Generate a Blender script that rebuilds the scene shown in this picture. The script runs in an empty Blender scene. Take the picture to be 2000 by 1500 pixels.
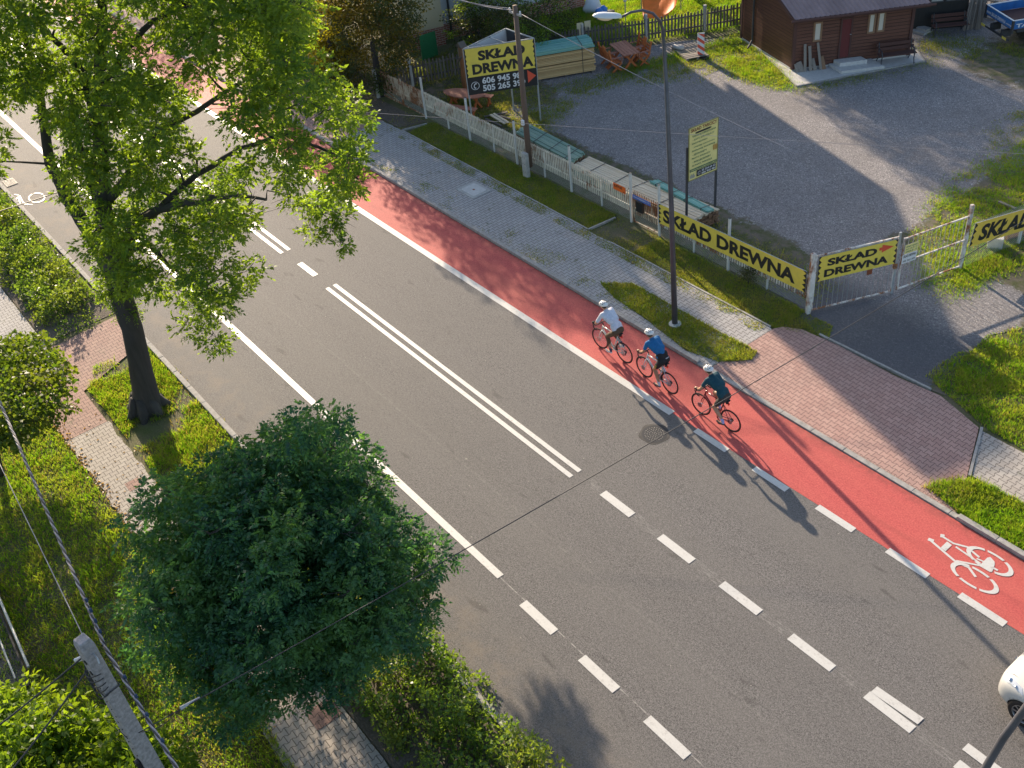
import bpy, math, random
import numpy as np
from mathutils import Vector, Matrix
random.seed(7)
RNG = np.random.default_rng(11)
S = bpy.context.scene
COL = S.collection
PI = math.pi
# ---------------------------------------------------------------- camera
PITCH, ROLL, YAW, FPX, H = math.radians(38.61220461), math.radians(-6.90688), math.radians(146.115034), 2075.5727, 18.6915
fw = Vector((math.cos(YAW)*math.cos(PITCH), math.sin(YAW)*math.cos(PITCH), -math.sin(PITCH)))
rt = fw.cross(Vector((0, 0, 1))).normalized()
up = rt.cross(fw)
rt, up = math.cos(ROLL)*rt+math.sin(ROLL)*up, -math.sin(ROLL)*rt+math.cos(ROLL)*up
cam = bpy.data.cameras.new('camera')
camo = bpy.data.objects.new('camera', cam)
COL.objects.link(camo)
camo.matrix_world = Matrix(((rt.x, up.x, -fw.x, 0), (rt.y, up.y, -fw.y, 0), (rt.z, up.z, -fw.z, H), (0, 0, 0, 1)))
cam.sensor_width = 36
cam.lens = FPX/2000*36
cam.clip_end = 2000
S.camera = camo


def ray(px, py):
    return rt*((px-1000)/FPX)-up*((py-750)/FPX)+fw


def G(px, py, z=0.0):
    "the point at height z which the photograph shows at pixel px, py"
    d = ray(px, py)
    return Vector((0, 0, H))+d*((z-H)/d.z)


# ---------------------------------------------------------------- world and sun
SUN_EL, SUN_AZ = math.radians(20.2), math.radians(165)     # azimuth seen from +X towards +Y
sdir = Vector((math.cos(SUN_AZ)*math.cos(SUN_EL), math.sin(SUN_AZ)*math.cos(SUN_EL), math.sin(SUN_EL)))
w = bpy.data.worlds.new('World')
S.world = w
w.use_nodes = True
nt = w.node_tree
sky = nt.nodes.new('ShaderNodeTexSky')
sky.sky_type = 'NISHITA'
sky.sun_disc = False
sky.sun_elevation = SUN_EL
sky.sun_rotation = math.radians(90)-SUN_AZ
sky.dust_density = 1.5
bg = nt.nodes['Background']
nt.links.new(sky.outputs[0], bg.inputs[0])
bg.inputs[1].default_value = 0.122
L = bpy.data.lights.new('sun', 'SUN')
L.energy = 5.0
L.angle = math.radians(0.55)
L.color = (1.0, 0.82, 0.61)
lo = bpy.data.objects.new('sun', L)
COL.objects.link(lo)
lo.rotation_euler = sdir.to_track_quat('Z', 'Y').to_euler()
S.view_settings.view_transform = 'Standard'
S.view_settings.look = 'None'
S.view_settings.exposure = 0.93
S.view_settings.gamma = 1
S.cycles.max_bounces = 6
S.cycles.transparent_max_bounces = 12
S.cycles.use_denoising = True


# ---------------------------------------------------------------- node expressions
class X:
    def __init__(s, nt, o):
        s.nt, s.o = nt, o

    def _m(s, op, *a):
        n = s.nt.nodes.new('ShaderNodeMath')
        n.operation = op
        for i, v in enumerate((s,)+a):
            put(s.nt, n.inputs[i], v)
        return X(s.nt, n.outputs[0])

    def __add__(s, b): return s._m('ADD', b)
    def __radd__(s, b): return s._m('ADD', b)
    def __sub__(s, b): return s._m('SUBTRACT', b)
    def __rsub__(s, b): return (s*-1.0)+b
    def __mul__(s, b): return s._m('MULTIPLY', b)
    def __rmul__(s, b): return s._m('MULTIPLY', b)
    def __truediv__(s, b): return s._m('DIVIDE', b)
    def abs(s): return s._m('ABSOLUTE')
    def floor(s): return s._m('FLOOR')
    def round(s): return s._m('ROUND')
    def cos(s): return s._m('COSINE')
    def sin(s): return s._m('SINE')
    def min(s, b): return s._m('MINIMUM', b)
    def max(s, b): return s._m('MAXIMUM', b)
    def gt(s, b): return s._m('GREATER_THAN', b)
    def lt(s, b): return s._m('LESS_THAN', b)
    def frac(s): return s._m('FRACT')
    def mod(s, b): return s._m('FLOORED_MODULO', b)

    def step(s, a, b, c=0., d=1.):
        n = s.nt.nodes.new('ShaderNodeMapRange')
        n.clamp = True
        for i, v in enumerate((s, a, b, c, d)):
            put(s.nt, n.inputs[i], v)
        return X(s.nt, n.outputs[0])


def put(nt, inp, v):
    if isinstance(v, X):
        nt.links.new(v.o, inp)
    elif isinstance(v, (tuple, list)):
        inp.default_value = tuple(v)+((1,) if len(v) == 3 and len(inp.default_value) == 4 else ())
    else:
        inp.default_value = v


def pos(nt, obj=False):
    if obj:
        n = nt.nodes.new('ShaderNodeTexCoord')
        return X(nt, n.outputs['Object'])
    n = nt.nodes.new('ShaderNodeNewGeometry')
    return X(nt, n.outputs['Position'])


def sep(v):
    n = v.nt.nodes.new('ShaderNodeSeparateXYZ')
    put(v.nt, n.inputs[0], v)
    return [X(v.nt, o) for o in n.outputs]


def comb(nt, *a):
    n = nt.nodes.new('ShaderNodeCombineXYZ')
    for i, v in enumerate(a):
        put(nt, n.inputs[i], v)
    return X(nt, n.outputs[0])


def noise(v, scale, detail=3., rough=.55, stretch=None):
    nt = v.nt
    if stretch:
        m = nt.nodes.new('ShaderNodeMapping')
        put(nt, m.inputs[0], v)
        m.inputs['Scale'].default_value = stretch
        v = X(nt, m.outputs[0])
    n = nt.nodes.new('ShaderNodeTexNoise')
    put(nt, n.inputs['Vector'], v)
    n.inputs['Scale'].default_value = scale
    n.inputs['Detail'].default_value = detail
    n.inputs['Roughness'].default_value = rough
    return X(nt, n.outputs[0])


def white(v):
    n = v.nt.nodes.new('ShaderNodeTexWhiteNoise')
    put(v.nt, n.inputs[0], v)
    return X(v.nt, n.outputs[0])


def mix(f, a, b):
    nt = f.nt
    n = nt.nodes.new('ShaderNodeMix')
    n.data_type = 'RGBA'
    put(nt, n.inputs[0], f)
    put(nt, n.inputs[6], a)
    put(nt, n.inputs[7], b)
    return X(nt, n.outputs[2])


def island(nt):
    n = nt.nodes.new('ShaderNodeNewGeometry')
    return X(nt, n.outputs['Random Per Island'])


MATS = {}


def mat(name, base=None, rough=.8, bump=None, metal=0., spec=.5, bstr=.3, bdist=.01, coat=0., trans=0., alpha=None):
    m = bpy.data.materials.new(name)
    m.use_nodes = True
    nt = m.node_tree
    b = nt.nodes['Principled BSDF']
    c = base(nt) if callable(base) else base
    put(nt, b.inputs['Base Color'], c)
    r = rough(nt) if callable(rough) else rough
    put(nt, b.inputs['Roughness'], r)
    b.inputs['Metallic'].default_value = metal
    b.inputs['Specular IOR Level'].default_value = spec
    b.inputs['Coat Weight'].default_value = coat
    b.inputs['Coat Roughness'].default_value = .08
    b.inputs['Transmission Weight'].default_value = trans
    if alpha:
        put(nt, b.inputs['Alpha'], alpha(nt))
    if bump:
        n = nt.nodes.new('ShaderNodeBump')
        n.inputs['Strength'].default_value = bstr
        n.inputs['Distance'].default_value = bdist
        put(nt, n.inputs['Height'], bump(nt))
        nt.links.new(n.outputs[0], b.inputs['Normal'])
    MATS[name] = m
    return m


def plain(name, col, rough=.6, var=.15, scale=6., metal=0., spec=.5, coat=0., obj=True):
    "a surface of one colour with some uneven wear"
    def base(nt):
        v = noise(pos(nt, obj), scale, 5., .65)
        k = v.step(.3, .7)
        return mix(k, [c*(1-var) for c in col], [min(1, c*(1+var)) for c in col])
    return mat(name, base, rough, metal=metal, spec=spec, coat=coat,
               bump=lambda nt: noise(pos(nt, obj), scale*8, 3., .6), bstr=.12, bdist=.005)


# ---------------------------------------------------------------- meshes
class MB:
    def __init__(s):
        s.v, s.f, s.mi = [], [], []

    def add(s, vs, fs, mi=0):
        o = len(s.v)
        s.v += [tuple(p) for p in vs]
        s.f += [tuple(i+o for i in f) for f in fs]
        s.mi += [mi]*len(fs)
        return s

    def box(s, x0, x1, y0, y1, z0, z1, M=None, mi=0):
        vs = [Vector((x, y, z)) for z in (z0, z1) for y in (y0, y1) for x in (x0, x1)]
        if M:
            vs = [M @ p for p in vs]
        return s.add(vs, [(0, 2, 3, 1), (4, 5, 7, 6), (0, 1, 5, 4), (2, 6, 7, 3), (0, 4, 6, 2), (1, 3, 7, 5)], mi)

    def beam(s, a, b, w, h, mi=0, upv=(0, 0, 1)):
        "rectangular bar between two points"
        a, b = Vector(a), Vector(b)
        d = (b-a).normalized()
        u = Vector(upv)
        if abs(d.dot(u)) > .98:
            u = Vector((0, 1, 0)) if abs(d.y) < .9 else Vector((1, 0, 0))
        r = d.cross(u).normalized()*w/2
        u = r.cross(d).normalized()*h/2
        vs = [p+sx*r+sy*u for p in (a, b) for sx, sy in ((-1, -1), (1, -1), (1, 1), (-1, 1))]
        return s.add(vs, [(3, 2, 1, 0), (4, 5, 6, 7), (0, 1, 5, 4), (1, 2, 6, 5), (2, 3, 7, 6), (3, 0, 4, 7)], mi)

    def tube(s, pts, rad, n=8, mi=0, cap=True):
        pts = [Vector(p) for p in pts]
        if not isinstance(rad, (list, tuple)):
            rad = [rad]*len(pts)
        o = len(s.v)
        prev = None
        for i, p in enumerate(pts):
            t = (pts[min(i+1, len(pts)-1)]-pts[max(i-1, 0)])
            t = t.normalized() if t.length > 1e-9 else Vector((0, 0, 1))
            if prev is None:
                u = t.orthogonal().normalized()
            else:
                u = (prev-t*prev.dot(t))
                u = u.normalized() if u.length > 1e-6 else t.orthogonal().normalized()
            prev = u
            q = t.cross(u)
            for k in range(n):
                a = 2*PI*k/n
                s.v.append(tuple(p+rad[i]*(math.cos(a)*u+math.sin(a)*q)))
        for i in range(len(pts)-1):
            for k in range(n):
                k2 = (k+1) % n
                s.f.append((o+i*n+k, o+i*n+k2, o+(i+1)*n+k2, o+(i+1)*n+k))
                s.mi.append(mi)
        if cap:
            s.f.append(tuple(o+k for k in reversed(range(n))))
            s.f.append(tuple(o+(len(pts)-1)*n+k for k in range(n)))
            s.mi += [mi, mi]
        return s

    def prism(s, poly, z0, z1, mi=0, M=None):
        n = len(poly)
        vs = [Vector((p[0], p[1], z0)) for p in poly]+[Vector((p[0], p[1], z1)) for p in poly]
        if M:
            vs = [M @ p for p in vs]
        return s.add(vs, [tuple(reversed(range(n))), tuple(range(n, 2*n))]+[(i, (i+1) % n, n+(i+1) % n, n+i) for i in range(n)], mi)

    def poly(s, pts, mi=0):
        return s.add(pts, [tuple(range(len(pts)))], mi)

    def lathe(s, prof, c=(0, 0, 0), n=20, mi=0, M=None, sy=1.):
        vs, fs = [], []
        for r, z in prof:
            for k in range(n):
                a = 2*PI*k/n
                p = Vector((r*math.cos(a), r*math.sin(a)*sy, z))
                vs.append((M @ p if M else p)+Vector(c))
        for i in range(len(prof)-1):
            for k in range(n):
                k2 = (k+1) % n
                fs.append((i*n+k, i*n+k2, (i+1)*n+k2, (i+1)*n+k))
        fs.append(tuple(reversed(range(n))))
        fs.append(tuple((len(prof)-1)*n+k for k in range(n)))
        return s.add(vs, fs, mi)

    def mesh(s, name, mats=(), smooth=False):
        m = bpy.data.meshes.new(name)
        m.from_pydata(s.v, [], s.f)
        for x in (mats if isinstance(mats, (list, tuple)) else [mats]):
            m.materials.append(MATS[x] if isinstance(x, str) else x)
        m.polygons.foreach_set('material_index', s.mi)
        if smooth:
            m.polygons.foreach_set('use_smooth', [True]*len(m.polygons))
        m.update()
        return m

    def build(s, name, mats, parent=None, smooth=False, bevel=0., loc=None, label=None):
        o = link(name, s.mesh(name, mats, smooth), parent)
        if loc:
            o.location = loc
        if bevel:
            b = o.modifiers.new('bevel', 'BEVEL')
            b.width = bevel
            b.segments = 2
            b.limit_method = 'ANGLE'
        if label:
            o['label'] = label
        return o


def link(name, data, parent=None):
    o = bpy.data.objects.new(name, data)
    COL.objects.link(o)
    if parent is not None:
        o.parent = parent
    return o


def tag(o, label=None, cat=None, group=None, kind=None):
    if label:
        o['label'] = label
    if cat:
        o['category'] = cat
    if group:
        o['group'] = group
    if kind:
        o['kind'] = kind
    return o


def thing(name, label, cat, loc=(0, 0, 0), rz=0., group=None):
    o = bpy.data.objects.new(name, None)
    o.empty_display_size = .2
    COL.objects.link(o)
    o.location = loc
    o.rotation_euler = (0, 0, rz)
    return tag(o, label, cat, group)


def dup(root, loc=None, rz=None, label=None):
    c = root.copy()
    COL.objects.link(c)
    if loc is not None:
        c.location = loc
    if rz is not None:
        c.rotation_euler = (0, 0, rz)
    if label:
        c['label'] = label
    for ch in list(root.children):
        d = ch.copy()
        COL.objects.link(d)
        d.parent = c
        for g in list(ch.children):
            e = g.copy()
            COL.objects.link(e)
            e.parent = d
    return c


def big_mesh(name, V, F, material, smooth=False):
    "numpy vertices (n,3) and equal-sided faces (m,k)"
    m = bpy.data.meshes.new(name)
    k = F.shape[1]
    m.vertices.add(len(V))
    m.vertices.foreach_set('co', V.astype(np.float32).ravel())
    m.loops.add(F.size)
    m.loops.foreach_set('vertex_index', F.astype(np.int32).ravel())
    m.polygons.add(len(F))
    m.polygons.foreach_set('loop_start', np.arange(0, F.size, k, dtype=np.int32))
    m.materials.append(MATS[material])
    m.update(calc_edges=True)
    m.validate()
    if smooth:
        m.polygons.foreach_set('use_smooth', [True]*len(m.polygons))
    return m


TXT = {}


def text_mesh(txt, bold=.02, shear=0., spacing=1.):
    key = (txt, bold, shear, spacing)
    if key not in TXT:
        cu = bpy.data.curves.new('lettering', 'FONT')
        cu.body = txt
        cu.offset = bold
        cu.shear = shear
        cu.space_character = spacing
        cu.resolution_u = 3
        o = bpy.data.objects.new('lettering', cu)
        COL.objects.link(o)
        bpy.context.view_layer.update()
        me = bpy.data.meshes.new_from_object(o.evaluated_get(bpy.context.evaluated_depsgraph_get()))
        vs = [v.co.copy() for v in me.vertices]
        fs = [tuple(p.vertices) for p in me.polygons]
        bpy.data.objects.remove(o)
        TXT[key] = (vs, fs)
    return TXT[key]


def text_into(mb, txt, x0, x1, z0, z1, y, mi=0, **kw):
    "lettering fitted in a rectangle of the local x-z plane, facing -y"
    vs, fs = text_mesh(txt, **kw)
    ax, bx = min(v.x for v in vs), max(v.x for v in vs)
    az, bz = min(v.y for v in vs), max(v.y for v in vs)
    mb.add([(x0+(v.x-ax)/(bx-ax)*(x1-x0), y, z0+(v.y-az)/(bz-az)*(z1-z0)) for v in vs], fs, mi)
    return mb
# ---------------------------------------------------------------- ground materials
def asphalt_base(nt):
    p = pos(nt)
    x, y, z = sep(p)
    fine = noise(p, 19., 5., .95).step(.38, .62)
    fine2 = noise(p, 38., 3., .95).step(.36, .64)
    big = noise(p, .35, 4., .6, (.25, 1., 1.)).step(.3, .7)
    lanes = ((y*2.6).cos()*.5+.5)*.35
    c = mix(fine*.5+fine2*.5, (.034, .033, .034), (.265, .252, .245))
    c = mix(big*.38, c, (.125, .118, .111))
    c = mix(lanes*noise(p, .5, 4., .6, (.12, 1., 1.)).step(.3, .6), c, (.175, .166, .155))
    crk = (noise(p, .9, 6., .75, (.25, 1., 1.))-.5).abs().lt(.0016)
    c = mix(crk*.55, c, (.03, .03, .03))
    oil = noise(p, 2.6, 2., .5, (.35, 1., 1.)).step(.66, .74)
    c = mix(oil*.45, c, (.05, .048, .047))
    bits = noise(p, 9., 1., .4).gt(.795)
    c = mix(bits*.6, c, (.36, .34, .30))
    dust = noise(p, 1.2, 5., .7).step(.45, .75)*((y-6.9).abs().step(0., .9, 1., 0.))
    c = mix(dust*.75, c, (.26, .21, .16))
    # long pale seams and ghosts of removed paint
    seam = ((y-10.15+noise(p, .6)*.12).abs().lt(.028))*noise(p, 9.).step(.42, .62)*.30
    c = mix(seam, c, (.26, .25, .23))
    ghost = ((y-12.02).abs().lt(.12))*noise(p, 26., 5., .8, (.15, 1, 1)).step(.50, .64)*(x.gt(-15.))*.5
    c = mix(ghost, c, (.36, .35, .33))
    g2 = ((y-8.46).abs().lt(.012))*(x.gt(-14.2))*noise(p, 4.).step(.4, .55)*.6
    return mix(g2, c, (.45, .43, .40))


mat('asphalt', asphalt_base, rough=.76, spec=.24,
    bump=lambda nt: noise(pos(nt), 40., 4., .8), bstr=.5, bdist=.012)


def red_base(nt):
    p = pos(nt)
    x, y, z = sep(p)
    f = noise(p, 26., 5., .85).step(.3, .7)
    b = noise(p, .8, 5., .6, (.3, 1., 1.)).step(.35, .7)
    c = mix(f, (.33, .042, .045), (.68, .145, .13))
    c = mix(b*.45, c, (.52, .14, .105))
    c = mix(noise(p, 3.2, 4., .6, (.12, 1., 1.)).step(.52, .72)*.35*((y-16.1).abs().step(.9, .2)), c, (.30, .06, .055))
    c = mix(y.step(16.95, 17.28)*.6*noise(p, 5., 4., .7).step(.35, .6), c, (.16, .06, .05))
    cr = noise(p, 2.2, 4., .7, (.5, 1., 1.))
    crack = (cr-.5).abs().lt(.0035)*(x.lt(-17.))
    c = mix(crack*.5, c, (.22, .05, .05))
    spots = noise(p, 24., 1., .5).gt(.80)
    return mix(spots*.7, c, (.06, .03, .03))


mat('red_surface', red_base, rough=.70, spec=.25, bump=lambda nt: noise(pos(nt), 40., 4., .8), bstr=.5, bdist=.012)


def paint_base(nt):
    p = pos(nt)
    f = noise(p, 26., 5., .85).step(.35, .75)
    c = mix(f*.6, (.62, .61, .58), (.46, .45, .43))
    worn = noise(p, 7., 6., .85).step(.54, .66)
    return mix(worn*.55, c, (.28, .26, .24))


mat('road_paint', paint_base, rough=.5, bump=lambda nt: noise(pos(nt), 140., 3., .7), bstr=.4, bdist=.004)


def paver(name, swap, c1, c2, grime, joint=(.075, .065, .058), grass=0., w=.009):
    def pattern(nt):
        x, y, z = sep(pos(nt))
        a, b = (y, x) if swap else (x, y)
        h, P, s = .165, .20, .019
        t = (a/P).frac()                       # 0..1
        tri = ((t-.5).abs()*4.0-1.0)           # +1 at ends, -1 in the middle
        T = (tri*2.2).max(-1.).min(1.)
        N = (b/h).round()
        sg = (N*PI).cos()
        bn = N*h+sg*T*s
        d1 = (b-bn).abs()
        row = N-(b.lt(bn))
        par = row.mod(2.)
        ja = ((a/P+par*.5).frac()-.5).abs()*P
        d = d1.min(ja)
        cell = comb(nt, (a/P+par*.5+.5).floor(), row, 0.)
        return d, cell

    def base(nt):
        d, cell = pattern(nt)
        p = pos(nt)
        r = white(cell)
        c = mix(r, c1, c2)
        c = mix(noise(p, 70., 3., .7).step(.3, .7)*.35, c, [k*.7 for k in c1])
        c = mix(noise(p, .7, 5., .65).step(.4, .75)*.5, c, grime)
        gap = d.step(w*.5, w*1.35, 1., 0.)
        c = mix(gap*.85, c, joint)
        if grass:
            g = noise(p, 1.6, 6., .72).step(.60, .66)*(d.step(.0, .05, 1., .25))*grass
            c = mix(g, c, (.075, .085, .03))
        return c
    mat(name, base, rough=.82, bump=lambda nt: pattern(nt)[0].step(0., .008), bstr=.6, bdist=.008)


paver('grey_pavers', True, (.38, .365, .36), (.46, .445, .435), (.33, .305, .28), grass=1.)
paver('pale_pavers', True, (.40, .36, .32), (.47, .43, .385), (.33, .28, .24), grass=.5)
paver('red_pavers', False, (.42, .245, .21), (.52, .325, .275), (.33, .24, .21), joint=(.10, .06, .05))
paver('old_red_pavers', True, (.33, .19, .16), (.42, .26, .21), (.27, .2, .17), joint=(.09, .06, .05), grass=.8)


def soil_grass(nt):
    p = pos(nt)
    a = noise(p, 1.1, 6., .68).step(.36, .64)
    b = noise(p, 22., 5., .8).step(.3, .72)
    g = mix(b, (.045, .07, .018), (.16, .18, .05))
    d = mix(b, (.10, .08, .05), (.26, .22, .15))
    return mix(a, d, g)


mat('turf_soil', soil_grass, rough=.95, bump=lambda nt: noise(pos(nt), 45., 5., .8), bstr=.9, bdist=.05)


def gravel_base(nt):
    p = pos(nt)
    x, y, z = sep(p)
    v = nt.nodes.new('ShaderNodeTexVoronoi')
    put(nt, v.inputs['Vector'], p)
    v.inputs['Scale'].default_value = 34.
    sp = sep(X(nt, v.outputs['Color']))[0]
    c = mix(sp, (.14, .13, .135), (.38, .355, .35))
    c = mix(sp.gt(.96), c, (.55, .52, .48))
    c = mix(noise(p, .5, 5., .65).step(.35, .7)*.55, c, (.17, .155, .15))
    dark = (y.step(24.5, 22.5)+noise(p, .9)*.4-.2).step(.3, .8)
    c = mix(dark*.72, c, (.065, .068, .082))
    # turf creeping over the edges of the yard
    g = noise(p, .75, 6., .72)+noise(p, 9., 4., .8)*.35
    s = (x*.2588+y*.9659)
    edge = y.step(24.9, 23.6)*x.step(-16.6, -18.2)                      # behind the fence
    edge = edge.max((x*-1.).step(33.2, 36.)*y.step(29., 36.))           # far corner
    edge = edge.max((x*-1.).step(31.6, 34.)*y.step(28.2, 26.0))
    edge = edge.max(x.step(-17.6, -16.0)*y.step(25.4, 26.6)*.95)        # by the open gate
    edge = edge.max(y.step(36.8, 39.6)*x.step(-24.6, -22.))
    edge = edge.max(x.step(-12.2, -10.8)*y.step(20.2, 20.8))
    m = (g+edge*.62).step(1.03, 1.11)
    gr = mix(noise(p, 25., 4., .8).step(.3, .7), (.035, .05, .015), (.12, .13, .04))
    ed = mix(noise(p, 3., 4.).step(.4, .6), gr, (.15, .125, .095))
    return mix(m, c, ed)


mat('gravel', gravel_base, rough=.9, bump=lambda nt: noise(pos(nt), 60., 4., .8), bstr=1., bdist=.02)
plain('kerb_concrete', (.34, .325, .305), .85, .25, 9., obj=False)
plain('concrete', (.42, .41, .39), .85, .22, 7.)
plain('pale_concrete', (.55, .54, .52), .8, .12, 7.)
mat('bare_earth', lambda nt: mix(noise(pos(nt), 14., 6., .8).step(.3, .7), (.075, .06, .05), (.20, .17, .135)), rough=.95,
    bump=lambda nt: noise(pos(nt), 50., 4., .8), bstr=.9, bdist=.03)


# ---------------------------------------------------------------- ground sheets
def sheet(name, pts, z, m, structure=True):
    mb = MB()
    mb.poly([(p[0], p[1], z) for p in pts])
    o = mb.build(name, m)
    if structure:
        o['kind'] = 'structure'
    return o


def rect(x0, x1, y0, y1):
    return [(x0, y0), (x1, y0), (x1, y1), (x0, y1)]


def fine_rect(name, x0, x1, y0, y1, z, m, wob=.0, n=80, sides=(1, 1)):
    "long strip whose long edges wander a little"
    xs = np.linspace(x0, x1, n)
    a = [(x, y0+(random.uniform(-wob, wob) if sides[0] else 0)) for x in xs]
    b = [(x, y1+(random.uniform(-wob, wob) if sides[1] else 0)) for x in xs[::-1]]
    return sheet(name, a+b, z, m)


sheet('ground', rect(-400, 200, -250, 350), 0, 'turf_soil')
sheet('road', rect(-400, 200, 6.2, 17.3), .004, 'asphalt')
sheet('cycle_lane', [(-400, 15.32), (-17, 15.32), (-6.9, 15.48), (0, 15.62), (30, 15.7), (30, 17.28), (-400, 17.28)], .008, 'red_surface')


def kerb(name, x0, x1, y0, y1, top, group):
    x = x0
    mb = MB()
    while x < x1:
        e = min(x+1.0, x1)
        dz = random.uniform(-.004, .004)
        mb.box(x+.004, e-.004, y0, y1, 0, top+dz)
        x = e
    o = mb.build(name, 'kerb_concrete', bevel=.012)
    o['kind'] = 'structure'
    return o


kerb('kerb', -110, -16.4, 17.30, 17.45, .11, 'k')
kerb('kerb', -16.4, -8.2, 17.30, 17.45, .05, 'k')
kerb('kerb', -8.2, 20, 17.30, 17.45, .11, 'k')
kerb('kerb', -110, 20, 6.05, 6.20, .09, 'k')
fine_rect('pavement', -110, -37.0, 17.45, 20.0, .046, 'red_pavers')
fine_rect('pavement', -37.0, -16.0, 17.45, 20.0, .05, 'grey_pavers', .04, 120, (0, 1))
sheet('pavement', [(-16.0, 17.45), (-8.3, 17.45), (-8.8, 18.6), (-9.62, 20.35), (-11.0, 20.75), (-12.3, 20.62), (-14.2, 20.66), (-15.4, 20.55), (-15.9, 20.25), (-16.0, 20.0)], .046, 'red_pavers')
sheet('pavement', [(-9.5, 20.3), (-8.75, 18.75), (30, 18.75), (30, 20.3)], .05, 'pale_pavers')
mb = MB()
mb.beam((-9.57, 20.4, .03), (-8.79, 18.7, .03), .07, .09)
mb.build('kerb', 'kerb_concrete')['kind'] = 'structure'
# thin edging stones of the verge
mb = MB()
for a, b in (((-35.6, 20.02), (-24.1, 20.02)), ((-22.9, 19.98), (-16.1, 20.02)), ((-35.6, 20.02), (-35.3, 21.1)), ((-24.1, 20.02), (-24.0, 21.2)), ((-14.9, 20.70), (-11.3, 20.80))):
    a, b = Vector((*a, .035)), Vector((*b, .035))
    n = max(1, int((b-a).length))
    for i in range(n):
        p, q = a.lerp(b, i/n), a.lerp(b, (i+.985)/n)
        mb.beam(p+Vector((0, random.uniform(-.008, .008), 0)), q, .06, .08)
mb.build('kerb', 'kerb_concrete')['kind'] = 'structure'
# near pavement
sheet('near_pavement', [(-110, 2.3), (-29.5, 2.55), (-29.5, 3.66), (-110, 3.66)], .03, 'grey_pavers')
sheet('near_pavement', [(-29.5, 2.5), (-26.3, 2.5), (-26.3, 3.7), (-28.2, 3.7), (-28.8, 5.0), (-29.3, 6.04), (-31.4, 6.04), (-31.2, 3.9), (-31.4, 3.66), (-29.5, 3.66)], .034, 'old_red_pavers')
fine_rect('near_pavement', -26.3, -14.4, 2.5, 3.72, .03, 'pale_pavers', .05, 60)
fine_rect('near_pavement', -14.4, 15, 2.3, 3.85, .026, 'pale_pavers', .05, 60)
sheet('near_pavement', rect(-13.9, -13.35, 3.2, 3.8), .034, 'old_red_pavers')
sheet('near_pavement', rect(-23.4, -23.0, 3.05, 3.42), .034, 'old_red_pavers')
# yard
yard = [(-38.5, 21.6), (-16.3, 21.45), (-15.7, 20.9), (-15.0, 20.72), (-11.4, 20.78), (-10.9, 20.9)]+[tuple(G(*q)[:2]) for q in ((1880, 700), (1935, 655), (2060, 630), (2200, 600), (2300, 380))]+[(-6, 36), (-4, 48), (-20, 60), (-28, 52), (-28, 44), (-31.2, 36.4), (-33.6, 33.6), (-38.9, 23.5)]
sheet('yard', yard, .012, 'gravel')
sheet('bare_earth', rect(-60, -31.6, 3.7, 6.03), .016, 'bare_earth')
sheet('bare_earth', rect(-14.1, 0, 3.9, 6.04), .032, 'bare_earth')
# the strip of loose gravel in front of the fence beside the driveway
o = sheet('bare_earth', [(-38.8, 20.1), (-36.0, 20.1), (-35.5, 21.2), (-39.3, 21.1)], .016, 'bare_earth')

# ---------------------------------------------------------------- road markings
mk = MB()
Z = .013


def strip(x0, x1, yc, wd, z=Z, dy=0.):
    mk.poly([(x0, yc-wd/2, z), (x1, yc-wd/2+dy, z), (x1, yc+wd/2+dy, z), (x0, yc+wd/2, z)])


x = -110.+(110-30.77) % 3.3
while x < -31:
    strip(x, x+3.3, 11.81, .13)
    strip(x, x+3.3, 12.09, .13)
    x += 3.3

strip(-29.72, -28.62, 11.92, .20)
strip(-27.67, -15.42, 11.81, .13)
strip(-27.67, -15.42, 12.09, .13)
for a, b in ((-14.45, -13.4), (-12.45, -11.4), (-10.5, -9.4), (-8.55, -7.45), (-6.62, -5.55), (-4.6, -3.5)):
    strip(a, b, 12.0, .22)
strip(-6.6, -5.56, 12.205, .20, Z+.004, .06)
strip(-4.7, -3.6, 12.42, .20, Z+.004)
strip(-110, -17.3, 15.32, .22)
strip(-17.3, -15.4, 15.32, .22, dy=.01)
for a, b in ((-14.5, -13.4), (-12.5, -11.45), (-10.6, -9.55), (-8.67, -7.62), (-6.87, -5.8), (-4.9, -3.8)):
    strip(a, b, 15.29 if a < -12 else 15.38+.0*a+(a+10)*.028, .19)
strip(-110, -14.05, 8.48, .18)
for a, b in ((-13.1, -12.0), (-11.1, -10.02), (-9.12, -8.0), (-7.1, -6.0), (-5.1, -4.0)):
    strip(a, b, 8.38, .22)
mk.build('road_markings', 'road_paint')['kind'] = 'structure'


def trace(lines, ox, oy, sc, z):
    "ground marking drawn as broad strokes: lists of (x, y) with a width"
    mb = MB()
    for pts, wd in lines:
        P = [Vector(G(ox+p[0]/sc, oy+p[1]/sc)[:2]) for p in pts]
        for i in range(len(P)-1):
            d = (P[i+1]-P[i])
            n = Vector((-d.y, d.x)).normalized()*wd/2
            e = d.normalized()*wd*.18
            mb.poly([(*(q), z) for q in (P[i]-e-n, P[i+1]+e-n, P[i+1]+e+n, P[i]-e+n)])
            z += .00012
    return mb


def sprocket(mb, pts, ox, oy, sc, z):
    mb.poly([(*G(ox+p[0]/sc, oy+p[1]/sc)[:2], z) for p in pts])


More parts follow.
